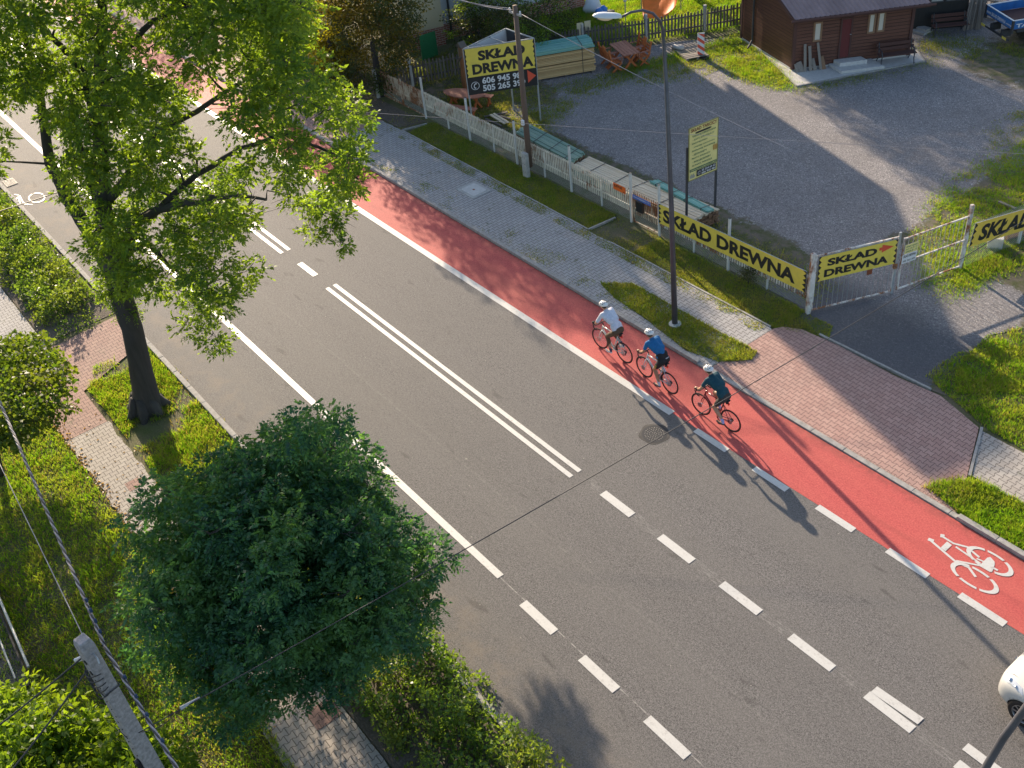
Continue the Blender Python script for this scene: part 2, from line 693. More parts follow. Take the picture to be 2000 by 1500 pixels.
def ring(mb, c, rx, ry, wx, wy, z, gaps=()):
    n = 48
    for i in range(n):
        a, b = 2*PI*i/n, 2*PI*(i+1)/n
        am = math.degrees((a+b)/2)
        if any(abs((am-g+180) % 360-180) < 3.8 for g in gaps):
            continue
        k = 1+.9*max(0, abs(math.cos(a))-.6)
        kk = 1+.9*max(0, abs(math.cos(b))-.6)
        mb.poly([(c[0]+(rx-wx*k)*math.cos(a), c[1]+(ry-wy)*math.sin(a), z), (c[0]+rx*math.cos(a), c[1]+ry*math.sin(a), z),
                 (c[0]+rx*math.cos(b), c[1]+ry*math.sin(b), z), (c[0]+(rx-wx*kk)*math.cos(b), c[1]+(ry-wy)*math.sin(b), z)])


mb = trace([([(1080, 275), (1330, 488)], .055), ([(1070, 270), (1110, 285)], .09), ([(1330, 488), (1460, 545), (1525, 635)], .055),
            ([(1190, 235), (1310, 310), (1460, 350)], .05), ([(1335, 345), (1570, 505)], .045), ([(1340, 480), (1560, 525)], .045),
            ([(1460, 360), (1560, 445)], .05), ([(1540, 460), (1610, 490)], .04), ([(1690, 545), (1740, 572)], .05), ([(1190, 235), (1215, 240)], .10)], 1600, 1000, 5, .0135)
sprocket(mb, [(1185, 352), (1248, 292), (1295, 328), (1232, 388)], 1600, 1000, 5, .0155)
sprocket(mb, [(1560, 530), (1640, 450), (1670, 443), (1712, 490), (1712, 520), (1690, 585), (1665, 590)], 1600, 1000, 5, .0157)
for q in (((1450, 348), (1905, 603), (1735, 438), (1640, 560)), ((1295, 503), (1757, 778), (1585, 610), (1470, 700))):
    P = [G(1600+a/5, 1000+b/5) for a, b in q]
    c = ((P[0].x+P[1].x)/2, (P[2].y+P[3].y)/2)
    print('ring', [tuple(round(k, 2) for k in q_) for q_ in P])
    ring(mb, c, abs(P[1].x-P[0].x)/2, .27, .085, .055, .0165, (62, 118, 242, 298))
mb.build('bicycle_symbol', 'road_paint')['kind'] = 'structure'
# the second symbol, far left in the other cycle lane
mb = trace([([(205, 1265), (250, 1230)], .09), ([(190, 1200), (240, 1210)], .05), ([(255, 1215), (300, 1300), (330, 1330), (365, 1325)], .05), ([(245, 1235), (262, 1320), (268, 1375), (310, 1365)], .05), ([(330, 1330), (420, 1335)], .05)], 0, 200, 6.667, .0135)
c = G(480/6.667, 200+1245/6.667)
ring(mb, (c.x, c.y), .50, .30, .07, .05, .0165, (90, 180))
mb2 = MB()
mb.build('bicycle_symbol', 'road_paint')['kind'] = 'structure'
# ---------------------------------------------------------------- materials for things
plain('white_metal', (.62, .62, .60), .55, .12, 5.)
plain('galvanised', (.42, .44, .45), .45, .15, 5., metal=.4)
plain('dark_metal', (.05, .052, .06), .5, .2, 5.)
plain('black_plastic', (.018, .018, .02), .45, .2, 8.)
plain('lamp_grey', (.085, .085, .10), .38, .22, 4.)
plain('pale_grey_paint', (.66, .68, .70), .4, .05, 4.)
for n_, c_ in (('yellow_panel', (.84, .66, .10)), ('banner_yellow', (.88, .60, .09))):
    mat(n_, lambda nt, c_=c_: mix(noise(pos(nt), 3.5, 6., .75).step(.42, .75)*.30, c_, (.42, .34, .12)), .5,
        bump=lambda nt: noise(pos(nt), 1.6, 2., .5, (1.5, 1.5, .5)), bstr=.7, bdist=.12)
plain('pale_yellow', (.80, .70, .28), .5, .07, 2.)
plain('black_print', (.022, .022, .024), .5, .2, 6.)
plain('white_print', (.72, .72, .74), .5, .05, 6.)
plain('brown_print', (.24, .07, .03), .5, .1, 6.)
plain('green_print', (.06, .16, .10), .5, .1, 6.)
plain('red_print', (.75, .10, .05), .5, .06, 3.)
plain('orange_panel', (.88, .16, .02), .5, .08, 3.)
plain('blue_panel', (.10, .17, .50), .45, .1, 3.)
plain('ochre_print', (.50, .24, .05), .5, .1, 6.)
plain('frame_olive', (.24, .22, .08), .6, .2, 3.)
plain('tarpaulin_orange', (.88, .19, .015), .6, .12, 4.)
plain('plaster_white', (.52, .54, .56), .85, .07, 1.5)
plain('plaster_cream', (.62, .54, .36), .85, .07, 1.5)
plain('green_sheet', (.03, .20, .08), .5, .12, 3.)
plain('blue_paint', (.025, .14, .40), .45, .18, 3.)
plain('blue_plastic', (.05, .22, .62), .4, .1, 3.)


def rusty(name, c, amount):
    def base(nt):
        p = pos(nt)
        n = noise(p, 1.1, 5., .7)*.55+noise(p, 7., 5., .75, (1., 1., .25))*.45
        k = n.step(.62-amount, .70-amount)
        r = mix(noise(p, 20., 3.).step(.35, .65), (.14, .05, .025), (.36, .15, .055))
        return mix(k, mix(noise(p, 4.).step(.4, .6), c, [v*.8 for v in c]), r)
    mat(name, base, .75, bump=lambda nt: noise(pos(nt), 30., 3.), bstr=.3)


rusty('rusty_white', (.74, .72, .68), .145)
rusty('rusty_picket', (.74, .69, .58), .10)
rusty('very_rusty', (.66, .56, .42), .17)


def wood(name, c1, c2, grain=(1, 12, 12), scale=2.5, isl=.6, rough=.8):
    def base(nt):
        p = pos(nt, True)
        g = noise(p, scale, 6., .7, grain).step(.3, .7)
        i = island(nt)
        return mix(g*(1-isl)+i*isl, c1, c2)
    mat(name, base, rough, bump=lambda nt: noise(pos(nt, True), scale*2, 5., .7, grain), bstr=.4, bdist=.01)


wood('pine_board', (.40, .24, .10), (.74, .52, .26))
wood('fresh_board', (.62, .47, .30), (.90, .80, .62))
wood('teal_board', (.07, .28, .26), (.32, .56, .46))
wood('green_board', (.12, .24, .19), (.42, .50, .38))
wood('grey_wood', (.07, .06, .055), (.17, .15, .13))
wood('pallet_wood', (.15, .13, .115), (.33, .29, .25))
wood('stained_wood', (.28, .10, .06), (.42, .19, .13))
wood('orange_wood', (.36, .09, .025), (.55, .17, .05))
wood('figure_wood', (.16, .06, .025), (.34, .15, .06))
wood('bench_brown', (.06, .028, .024), (.12, .055, .045))
wood('tarred_pole', (.11, .07, .05), (.20, .14, .11), grain=(10, 10, 1))
wood('log_brown', (.16, .09, .05), (.33, .20, .12))
wood('bark', (.024, .022, .024), (.085, .076, .070), grain=(9, 9, 1.2), scale=1.3, rough=.95)
wood('black_wood', (.012, .012, .012), (.035, .033, .03), grain=(9, 9, 1))


def clad(nt):
    p = pos(nt, True)
    x, y, z = sep(p)
    k = (z/.14).frac()
    line = k.lt(.10)
    cell = white(comb(nt, (z/.14).floor(), 0., 0.))
    g = noise(p, 2.2, 6., .7, (1, 1, 9.)).step(.3, .7)
    c = mix(g*.6+cell*.4, (.085, .030, .020), (.18, .075, .048))
    return mix(line, c, (.02, .01, .008))


mat('log_cladding', clad, .6, bump=lambda nt: (sep(pos(nt, True))[2]/.14).frac().lt(.12)*-1., bstr=.8, bdist=.02)


def sheetroof(nt):
    return mix(noise(pos(nt, True), 1.2, 5.).step(.35, .65), (.22, .155, .155), (.30, .215, .215))


mat('roof_sheet', sheetroof, .45)


def bricks(nt):
    n = nt.nodes.new('ShaderNodeTexBrick')
    p = pos(nt, True)
    x, y, z = sep(p)
    put(nt, n.inputs['Vector'], comb(nt, x+y, z, 0.))
    for k, v in (('Color1', (.30, .10, .06, 1)), ('Color2', (.40, .16, .10, 1)), ('Mortar', (.50, .42, .36, 1))):
        n.inputs[k].default_value = v
    n.inputs['Scale'].default_value = 1.
    n.inputs['Brick Width'].default_value = .27
    n.inputs['Row Height'].default_value = .10
    n.inputs['Mortar Size'].default_value = .012
    return X(nt, n.outputs[0])


mat('brick', bricks, .85)
mat('window_glass', (.42, .42, .40), .12, spec=.8)
mat('warm_blind', (.60, .56, .48), .4, spec=.8)


def meshalpha(nt):
    x, y, z = sep(pos(nt, True))
    a = ((x+z)/.06).frac().lt(.16)
    b = ((x-z)/.06).frac().lt(.16)
    return a.max(b)


mat('wire_mesh', (.38, .40, .38), .5, alpha=meshalpha)


def zat(xy, px, py):
    "height at which the vertical through xy meets the sight line of a pixel"
    d = ray(px, py)
    k = (xy[0]*d.x+xy[1]*d.y)/(d.x*d.x+d.y*d.y)
    return H+k*d.z


def onwall(px, py, P, U):
    "(distance along the wall from P, height) of a pixel on the vertical plane through P along U"
    d = ray(px, py)
    n = Vector((-U[1], U[0]))
    k = (P[0]*n.x+P[1]*n.y)/(d.x*n.x+d.y*n.y)
    q = d*k
    return ((q.x-P[0])*U[0]+(q.y-P[1])*U[1], H+q.z)


def ang(a, b):
    return math.atan2(b[1]-a[1], b[0]-a[0])


def dist(a, b):
    return math.hypot(b[0]-a[0], b[1]-a[1])


# ---------------------------------------------------------------- picket fence along the pavement
FY = 21.42
fence = thing('metal_picket_fence', 'long low fence of white rusting metal pickets between the pavement grass and the timber yard', 'fence', (-39.35, FY, 0))
xs = [-39.35, -35.84, -32.73, -29.71, -26.56, -23.44, -22.1, -19.05, -15.98]
for i, (a, b) in enumerate(zip(xs[:-1], xs[1:])):
    a, b = a+39.35, b+39.35
    wick = i == 5
    if wick:
        continue
    m = 'very_rusty' if i == 0 else ('rusty_picket' if i in (1, 2, 3, 4) else 'rusty_white')
    mb = MB()
    n = int((b-a)/.098)
    zt = 1.20
    for k in range(n):
        x = a+.07+(b-a-.14)*k/(n-1)
        dz = random.uniform(-.012, .012)
        lean = random.uniform(-.006, .006)
        mb.beam((x, 0, .40), (x+lean, random.uniform(-.004, .004), zt+dz), .050, .014, upv=(0, 1, 0))
    for z in (.60, 1.12):
        mb.beam((a+.04, .018, z), (b-.04, .018, z), .035, .035)
    if i == 0:
        for xx in (1.72, 1.80):
            mb.beam((xx, .02, .05), (xx, .02, 1.24), .05, .04)
        mb.beam((a+.05, .02, .08), (b-.05, .02, .08), .04, .04)
        mb.beam((a+.05, .02, .42), (1.7, .02, .08), .03, .03)
    mb.build('picket_panel', m, fence)
    mb = MB()
    mb.poly([(a+.04, .03, .03), (b-.04, .03, .03), (b-.04, .03, .60), (a+.04, .03, .60)])
    mb.build('mesh_panel', 'wire_mesh', fence)
    if i > 0:
        mb = MB()
        xm = (a+b)/2
        mb.beam((xm, .05, 0), (xm, .05, 1.0), .05, .05)
        mb.build('stay', 'white_metal', fence)
for i, x in enumerate(xs):
    h = (1.92, 1.80, 1.80, 1.78, 1.80, 1.84, 1.90, 1.88, 0)[i]
    if h:
        mb = MB()
        mb.box(-.035, .035, -.03, .04, 0, h)
        mb.build('post', 'white_metal', fence, loc=(x+39.35, -.015, 0), bevel=.006)
        mb = MB()
        mb.box(-.038, .038, -.033, .043, 0, .012)
        mb.build('post_cap', 'dark_metal', fence, loc=(x+39.35, -.015, h+.002))
# wicket gate
t = thing('wicket_gate', 'narrow rusty brown picket gate between two white posts in the fence', 'gate', (-23.38, FY, 0))
mb = MB()
for k in range(14):
    x = .10+1.08*k/13
    mb.beam((x, 0, .38), (x, random.uniform(-.004, .004), 1.24+random.uniform(-.03, .03)), .026, .012, upv=(0, 1, 0))
mb.build('picket', 'very_rusty', t)
mb = MB()
for z in (.07, .60, 1.10):
    mb.beam((.05, .02, z), (1.23, .02, z), .035, .035)
for x in (.05, 1.23):
    mb.beam((x, .02, .05), (x, .02, 1.2), .035, .035)
mb.build('frame', 'very_rusty', t)
mb = MB()
mb.poly([(.06, .03, .08), (1.22, .03, .08), (1.22, .03, .60), (.06, .03, .60)])
mb.build('mesh_panel', 'wire_mesh', t)
mb = MB()
mb.box(0, .30, -.13, -.02, .62, 1.0)
mb.prism([(-.13, 1.0), (-.02, 1.0), (-.02, 1.07)], 0, .30, M=Matrix(((0, 0, 1, 0), (1, 0, 0, 0), (0, 1, 0, 0), (0, 0, 0, 1))))
o = mb.build('letterbox', 'black_plastic', loc=(-23.08, FY, 0), bevel=.008)
tag(o, 'black metal letterbox hung on the rusty narrow gate', 'letterbox')


def board(name, label, cat, p0, p1, zb, zt, build, thick=.02, zb1=None, back='galvanised', off=.05, grp=None):
    "flat sign between two ground points; its picture is made by build(w, h) in the local x-z plane"
    a = ang(p0, p1)
    W, Hh = dist(p0, p1), zt-zb
    t = thing(name, label, cat, (p0[0]+math.sin(a)*off, p0[1]-math.cos(a)*off, zb), a, grp)
    if zb1 is not None:
        t.rotation_euler = (0, -math.atan2(zb1-zb, W), a)
    mb = MB()
    mb.box(0, W, 0, thick, 0, Hh)
    mb.build('panel', back, t)
    build(t, W, Hh)
    return t


def jag(W, Hh, y, x0=0., x1=0., n=9, amp=.05):
    rs = random.Random(3)
    l, r = [], []
    for i in range(n+1):
        z = Hh*i/n
        l.append((x0+(amp if i % 2 else .008)+rs.uniform(0, amp*.4)*(i % 2), y, z))
        r.append((W-x1-((amp if i % 2 else .008)+rs.uniform(0, amp*.4)*(i % 2)), y, z))
    return l, r[::-1]


def jagged_panel(t, W, Hh, lo, hi, m='yellow_panel', amp=.06, y=-.006, n=9):
    mb = MB()
    mb.box(0, W, -.004, -.0015, 0, Hh)
    mb.build('black_edge', 'black_print', t)
    l, r = jag(W, hi-lo, y, n=n, amp=amp)
    mb = MB()
    # as a strip of quads so the concave edges fill well
    L = [(p[0], y, p[2]+lo) for p in l]
    R = [(p[0], y, p[2]+lo) for p in r[::-1]]
    for i in range(len(L)-1):
        mb.poly([L[i], R[i], R[i+1], L[i+1]])
    mb.build('yellow_field', m, t)


def letters(t, m, items, y=-.011, name='lettering', **kw):
    mb = MB()
    for txt, x0, x1, z0, z1 in items:
        text_into(mb, txt, x0, x1, z0, z1, y, **kw)
    return mb.build(name, m, t)


def arrow(t, x0, x1, z0, z1, y=-.011):
    mb = MB()
    mb.poly([(x0, y, z0), (x1, y, (z0+z1)/2), (x0, y, z1)])
    return mb.build('arrow', 'red_print', t)


def long_banner(t, W, Hh):
    jagged_panel(t, W, Hh, 0, Hh, amp=.10)
    letters(t, 'black_print', [('SKŁAD DREWNA', W*.035, W*.935, Hh*.17, Hh*.83)], bold=.042)


board('banner', 'long yellow board on the white picket fence reading the two words in one row', 'banner', (-22.02, FY-.05), (-15.99, FY-.05), .58, 1.30, long_banner, zb1=.66)


def justus(t, W, Hh):
    mb = MB()
    mb.box(0, W, -.003, -.001, 0, Hh)
    mb.build('orange_field', 'orange_panel', t)
    letters(t, 'black_print', [('JUSTUS', W*.06, W*.72, Hh*.38, Hh*.82)], y=-.005, bold=.03)
    letters(t, 'black_print', [('tel', W*.80, W*.92, Hh*.12, Hh*.3)], y=-.005)


q = [onwall(px, py, (-39.35, FY), (1, 0)) for px, py in ((1201, 355), (1223, 364))]
board('small_sign', 'small orange sign with black capitals on the white picket fence', 'sign', (q[0][0]-39.35, FY-.03), (q[1][0]-39.30, FY-.03), 1.02, 1.27, justus, thick=.004)


def street(t, W, Hh):
    mb = MB()
    mb.box(0, W, -.003, -.001, 0, Hh)
    mb.build('blue_field', 'blue_panel', t)
    letters(t, 'white_print', [('Starowiejskiego 172', W*.06, W*.94, Hh*.3, Hh*.72)], y=-.005, bold=.02)


board('street_name_sign', 'small blue street name plate on the rusty narrow gate', 'sign', (-23.28, FY-.03), (-22.42, FY-.03), 1.02, 1.17, street, thick=.004)

# ---------------------------------------------------------------- driveway gates
P0, P1, P2 = (-15.83, 21.33), (-14.76, 23.80), (-14.12, 26.25)
for P, h, wd, nm, lab in ((P0, 2.06, .13, 'gate_post', 'thick white rust-streaked gate post at the end of the picket fence'), (P2, 2.20, .10, 'gate_post', 'tall white gate post beside the yellow banner of the wire fence')):
    mb = MB()
    mb.box(-wd/2, wd/2, -wd/2, wd/2, 0, h)
    o = mb.build('gate_post', 'rusty_white', loc=(*P, 0), bevel=.01)
    o.rotation_euler[2] = ang(P0, P2)
    tag(o, lab, 'gate post')


def gate_leaf(label, A, B, h, mid, off=.1):
    a = ang(A, B)
    W = dist(A, B)
    t = thing('gate_leaf', label, 'gate', (*A, 0), a)
    mb = MB()
    for z in (.10, h-.03)+((mid,) if mid else ()):
        mb.beam((off, 0, z), (W-.03, 0, z), .04, .04)
    for x in (off, W-.03):
        mb.beam((x, 0, .08), (x, 0, h), .045, .045)
    mb.build('frame', 'rusty_white', t)
    mb = MB()
    n = int((W-off)/.16)
    for k in range(1, n):
        x = off+(W-.03-off)*k/n
        b = random.uniform(-.02, .02)
        mb.tube([(x, 0, .11), (x+b, b*.5, h*.45), (x, 0, h-.04)], .009, 5)
    mb.build('bars', 'galvanised', t)
    return t, W


g1, W1 = gate_leaf('left leaf of the driveway gate with white bars below a yellow board', P0, P1, 1.98, 0)
g2, W2 = gate_leaf('right leaf of the driveway gate, open white bars with a middle rail', (P1[0]+.03, P1[1]+.06), P2, 1.86, 1.02)
mb = MB()
mb.beam((W1-.01, .0, .0), (W1-.01, .0, 2.10), .07, .05)
mb.build('closing_stile', 'galvanised', g1)
mb = MB()
mb.box(W1-.08, W1+.03, -.05, .05, .88, 1.06)
mb.build('lock_case', 'very_rusty', g1, bevel=.01)


def gate_board(t, W, Hh):
    jagged_panel(t, W, Hh, 0, Hh, amp=.07)
    letters(t, 'black_print', [('SKŁAD', W*.11, W*.74, Hh*.56, Hh*.86), ('DREWNA', W*.08, W*.90, Hh*.12, Hh*.43)], bold=.048)
    arrow(t, W*.80, W*.95, Hh*.60, Hh*.92)
    mb = MB()
    mb.poly([(W*.765, -.011, Hh*.70), (W*.80, -.011, Hh*.70), (W*.80, -.011, Hh*.82), (W*.765, -.011, Hh*.82)])
    mb.build('arrow_tail', 'red_print', t)


u = Vector(((P1[0]-P0[0])/W1, (P1[1]-P0[1])/W1))
A = (P0[0]+u.x*.16, P0[1]+u.y*.16)
B = (P0[0]+u.x*(W1-.08), P0[1]+u.y*(W1-.08))
board('banner', 'yellow board with a red arrow fixed on the left gate leaf', 'banner', A, B, 1.10, 1.92, gate_board)


def plate(c, pr, txts):
    def f(t, W, Hh):
        mb = MB()
        mb.box(0, W, -.003, -.001, 0, Hh)
        mb.build('field', c, t)
        if txts:
            letters(t, pr, [(s, W*.08, W*.92, Hh*a, Hh*b) for s, a, b in txts], y=-.005)
    return f


a = ang(P1, P2)
u2 = (math.cos(a), math.sin(a))
A = (P1[0]+u2[0]*.22, P1[1]+u2[1]*.22)
B = (P1[0]+u2[0]*.70, P1[1]+u2[1]*.70)
board('small_sign', 'small yellow notice on the right gate leaf, above the white one', 'sign', A, B, 1.30, 1.60, plate('pale_yellow', 'green_print', [('skład czynny', .66, .86), ('pon. - pt. 8 - 16', .4, .58), ('sobota 8 - 13', .12, .32)]), thick=.004, off=.03)
A = (P1[0]+u2[0]*.16, P1[1]+u2[1]*.16)
B = (P1[0]+u2[0]*.68, P1[1]+u2[1]*.68)
board('small_sign', 'small white notice with black bars on the right gate leaf', 'sign', A, B, .98, 1.285, plate('white_print', 'black_print', [('SKŁAD DREWNA', .62, .92), ('505 265 399', .14, .34)]), thick=.004, off=.035)
A = (P0[0]+u.x*1.75, P0[1]+u.y*1.75)
B = (P0[0]+u.x*1.92, P0[1]+u.y*1.92)
board('small_sign', 'tiny dark red plate below the yellow board of the left gate leaf', 'sign', A, B, .90, 1.08, plate('brown_print', 'white_print', []), thick=.004, off=.03)

# wire fence to the right with its banner
R0, R1 = (-14.06, 26.34), (-12.9, 33.2)
a = ang(R0, R1)
t = thing('wire_fence', 'chain link fence on white posts running off from the tall gate post', 'fence', (*R0, 0), a)
W = dist(R0, R1)
mb = MB()
mb.poly([(0, 0, .02), (W, 0, .02), (W, 0, 1.25), (0, 0, 1.55)])
mb.build('mesh_panel', 'wire_mesh', t)
for x in (2.3, 4.7, 6.9):
    mb = MB()
    mb.box(x-.035, x+.035, -.035, .035, 0, 1.3)
    mb.build('post', 'white_metal', t)


def ska(t, W, Hh):
    jagged_panel(t, W, Hh, 0, Hh, 'banner_yellow', .09, n=8)
    letters(t, 'black_print', [('SKŁAD DREWNA', W*.045, W*.95, Hh*.15, Hh*.85)], bold=.042, shear=.12)


board('banner', 'deep yellow sagging banner on the wire fence, cut by the edge of the photo', 'banner', R0, (-13.02, 32.6), .78, 1.56, ska, zb1=-.02+.0, off=.05)

# ---------------------------------------------------------------- three-sided advertising stand
LT, RT, AP = Vector(G(905, 97, 3.43)), Vector(G(1043, 76, 3.43)), Vector(G(988, 57, 3.43))
a = ang(LT, RT)
t = thing('billboard_stand', 'three-sided advertising stand on metal legs with a yellow and black front and a red arrow', 'billboard', (LT.x, LT.y, 0), a)
R = Matrix.Rotation(-a, 3, 'Z')
l0, l1, l2 = Vector((0, 0, 0)), R @ (RT-LT), R @ (AP-LT)
W = l1.x
zb, zt = 1.58, 3.43
for nm, p in (('leg', l0), ('leg', l1), ('leg', l2)):
    mb = MB()
    mb.beam((p.x, p.y+.03, 0), (p.x, p.y+.03, zt), .06, .06)
    mb.build('leg', 'galvanised', t)
mb = MB()
mb.box(0, W, 0, .012, zb, zt)
mb.build('front_panel', 'galvanised', t)
for nm, pa, pb, m in (('side_panel', l0, l2, 'pale_grey_paint'), ('side_panel', l2, l1, 'dark_metal')):
    mb = MB()
    mb.beam((pa.x, pa.y+.03, (zb+zt)/2), (pb.x, pb.y+.03, (zb+zt)/2), .02, zt-zb)
    mb.build(nm, m, t)
mb = MB()
for pa, pb in ((l0, l1), (l1, l2), (l2, l0)):
    for z in (zt+.012,):
        mb.beam((pa.x, pa.y+.03, z), (pb.x, pb.y+.03, z), .05, .035)
for k in (.3, .6):
    p, q = l0.lerp(l1, k), l0.lerp(l2, k)
    mb.beam((p.x, p.y+.03, zt-.01), (q.x, q.y+.03, zt-.01), .03, .03)
mb.build('top_frame', 'galvanised', t)
mb = MB()
mb.box(0, W, -.004, -.0015, zb, zt)
mb.build('black_field', 'black_print', t)
hh = zt-zb
y0 = zb+hh*.385
rs = random.Random(5)
mb = MB()
n = 12
Lz = [(.02+(.055 if i % 2 else .012)*rs.uniform(.6, 1.3), -.007, y0+(zt-y0)*i/n) for i in range(n+1)]
Rz = [(W-.02-(.055 if i % 2 else .012)*rs.uniform(.6, 1.3), -.007, y0+(zt-y0)*i/n) for i in range(n+1)]
for i in range(n):
    mb.poly([Lz[i], Rz[i], Rz[i+1], Lz[i+1]])
mb.build('yellow_field', 'yellow_panel', t)
letters(t, 'black_print', [('SKŁAD', W*.19, W*.86, zb+hh*.715, zb+hh*.93), ('DREWNA', W*.09, W*.965, zb+hh*.43, zb+hh*.655)], bold=.048)
letters(t, 'white_print', [('606 945 981', W*.21, W*.815, zb+hh*.205, zb+hh*.345), ('505 265 399', W*.21, W*.825, zb+hh*.04, zb+hh*.18)], bold=.03, name='phone_number')
mb = MB()
mb.poly([(W*.865, -.011, zb+hh*.08), (W*.985, -.011, zb+hh*.215), (W*.865, -.011, zb+hh*.36)])
mb.build('arrow', 'red_print', t)


def phone(mb, cx, cz, r, y, sx=1.):
    for k in range(28):
        a, b = 2*PI*k/28, 2*PI*(k+1)/28
        mb.poly([(cx+sx*q*math.cos(c), y, cz+q*math.sin(c)) for q, c in ((r*.88, a), (r, a), (r, b), (r*.88, b))])
    pts = [(-.18, -.52), (-.30, -.2), (-.22, .18), (.06, .52)]
    for i in range(3):
        (ax, az), (bx, bz) = pts[i], pts[i+1]
        dx, dz = bx-ax, bz-az
        l = math.hypot(dx, dz)
        nx, nz = -dz/l*.10, dx/l*.10
        mb.poly([(cx+sx*r*p, y-.0003*i, cz+r*q) for p, q in ((ax-nx, az-nz), (bx-nx, bz-nz), (bx+nx, bz+nz), (ax+nx, az+nz))])
    for p, q in ((.20, .50), (-.02, -.55)):
        mb.poly([(cx+sx*r*(p+.20*math.cos(2*PI*k/10)), y-.001, cz+r*(q+.15*math.sin(2*PI*k/10))) for k in range(10)])


mb = MB()
phone(mb, W*.105, zb+hh*.19, .165, -.011)
mb.build('telephone_emblem', 'white_print', t)

# ---------------------------------------------------------------- tall price list sign
TR = Vector(G(1397, 435))
zt = zat(TR, 1398, 229)
TL = Vector(G(1346, 252, zt))
a = ang(TL, TR)
W = dist(TL, TR)
zb = zat(TR, 1394, 331)
t = thing('information_sign', 'tall narrow pale yellow price list board on two black posts', 'sign', (TL.x, TL.y, 0), a)
for x, h in ((-.02, zat(TL, 1344, 289)), (W+.02, zat(TR, 1401, 262))):
    mb = MB()
    mb.box(x-.03, x+.03, .03, .09, 0, h)
    mb.build('post', 'dark_metal', t)
mb = MB()
mb.box(0, W, 0, .03, zb, zt)
mb.build('panel', 'pale_yellow', t)
mb = MB()
for q in (((0, zb), (W, zb)), ((0, zt), (W, zt)), ((0, zb), (0, zt)), ((W, zb), (W, zt))):
    mb.beam((q[0][0], .005, q[0][1]), (q[1][0], .005, q[1][1]), .03, .025)
mb.build('frame', 'frame_olive', t)
h = zt-zb
letters(t, 'brown_print', [('SKŁAD TARCICY', W*.05, W*.95, zb+h*.915, zb+h*.98)], y=-.016, bold=.02)
mb = MB()
mb.prism([(W*.25, zb+h*.858), (W*.72, zb+h*.858), (W*.78, zb+h*.875), (W*.72, zb+h*.892), (W*.25, zb+h*.892), (W*.20, zb+h*.875)], -.003, -.001, M=Matrix(((1, 0, 0, 0), (0, 0, 1, 0), (0, 1, 0, 0), (0, 0, 0, 1))))
mb.build('emblem', 'black_print', t)
rows = [('TARCICE OBRZYNANA', .10, .92), ('▫ ŁATY, KONTRŁATY', .12, .86), ('KRAWĘDZIAKI', .10, .62), ('▫ WIĘŹBĘ DACHOWĄ', .12, .88), ('PODŁOGĘ, PODBITKĘ', .10, .90),
        ('▫ SZTACHETY', .12, .62), ('PŁOTY, PALISADY', .10, .74), ('▫ ROLLBORDERY', .12, .76), ('ALTANY, PERGOLE', .10, .80)]
letters(t, 'green_print', [(s.replace('▫', '-'), W*a0, W*b0, zb+h*(.815-.070*i), zb+h*(.848-.070*i)) for i, (s, a0, b0) in enumerate(rows)], y=-.016, name='price_list')
mb = MB()
for k in range(3):
    mb.poly([(W*(.84+.05*k), -.016, zb+h*.42), (W*(.87+.05*k), -.016, zb+h*.42), (W*(.87+.05*k), -.016, zb+h*.52), (W*(.84+.05*k), -.016, zb+h*.52)])
mb.build('plank_picture', 'ochre_print', t)
mb = MB()
mb.poly([(W*.03, -.016, zb+h*.165), (W*.97, -.016, zb+h*.165), (W*.97, -.016, zb+h*.215), (W*.03, -.016, zb+h*.215)])
mb.build('green_strip', 'green_print', t)
letters(t, 'pale_yellow', [('WWW.SKLAD-DREWNA.COM.PL', W*.05, W*.95, zb+h*.177, zb+h*.203)], y=-.020)
mb = MB()
mb.poly([(W*.27, -.016, zb+h*.035), (W*.95, -.016, zb+h*.035), (W*.95, -.016, zb+h*.155), (W*.27, -.016, zb+h*.155)])
mb.build('phone_field', 'black_print', t)
letters(t, 'white_print', [('32 234 64 62', W*.44, W*.93, zb+h*.103, zb+h*.143), ('606 945 981', W*.44, W*.93, zb+h*.047, zb+h*.087)], y=-.020, bold=.03, name='phone_number')
mb = MB()
phone(mb, W*.355, zb+h*.095, .07, -.020)
mb.build('telephone_emblem', 'white_print', t)
mb = MB()
for k in range(5):
    mb.poly([(W*(.04+.035*k), -.016, zb+h*.04), (W*(.065+.035*k), -.016, zb+h*.04), (W*(.065+.035*k), -.016, zb+h*(.10+.02*(k % 2))), (W*(.04+.035*k), -.016, zb+h*(.10+.02*(k % 2)))])
mb.build('fence_picture', 'galvanised', t)


# ---------------------------------------------------------------- timber
def boards(A, B, C, z0, z1, rows, cols, jit=.10, gap=.13, inset=0.):
    "stack: boards run A->B, side by side A->C, rows upward"
    A, B, C = Vector((*A[:2], 0)), Vector((*B[:2], 0)), Vector((*C[:2], 0))
    U, Vv = (B-A), (C-A)
    ul, vl = U.length, Vv.length
    U.normalize()
    Vv.normalize()
    bh, bw = (z1-z0)/rows, vl/cols
    mb = MB()
    for r in range(rows):
        for c in range(cols):
            s, e = random.uniform(0, jit), ul-random.uniform(0, jit)
            z = z0+r*bh+(random.uniform(-.012, .012) if r == rows-1 else 0)
            o = A+Vv*(c*bw)
            q = [o+U*s+Vv*bw*gap*.5, o+U*e+Vv*bw*gap*.5, o+U*e+Vv*bw*(1-gap*.5), o+U*s+Vv*bw*(1-gap*.5)]
            mb.add([(p.x, p.y, z+zz) for zz in (0, bh*(1-gap*1.5)) for p in q], [(3, 2, 1, 0), (4, 5, 6, 7), (0, 1, 5, 4), (1, 2, 6, 5), (2, 3, 7, 6), (3, 0, 4, 7)])
    return mb


def rel(mb, base):
    mb.v = [(v[0]-base[0], v[1]-base[1], v[2]-base[2]) for v in mb.v]
    return mb


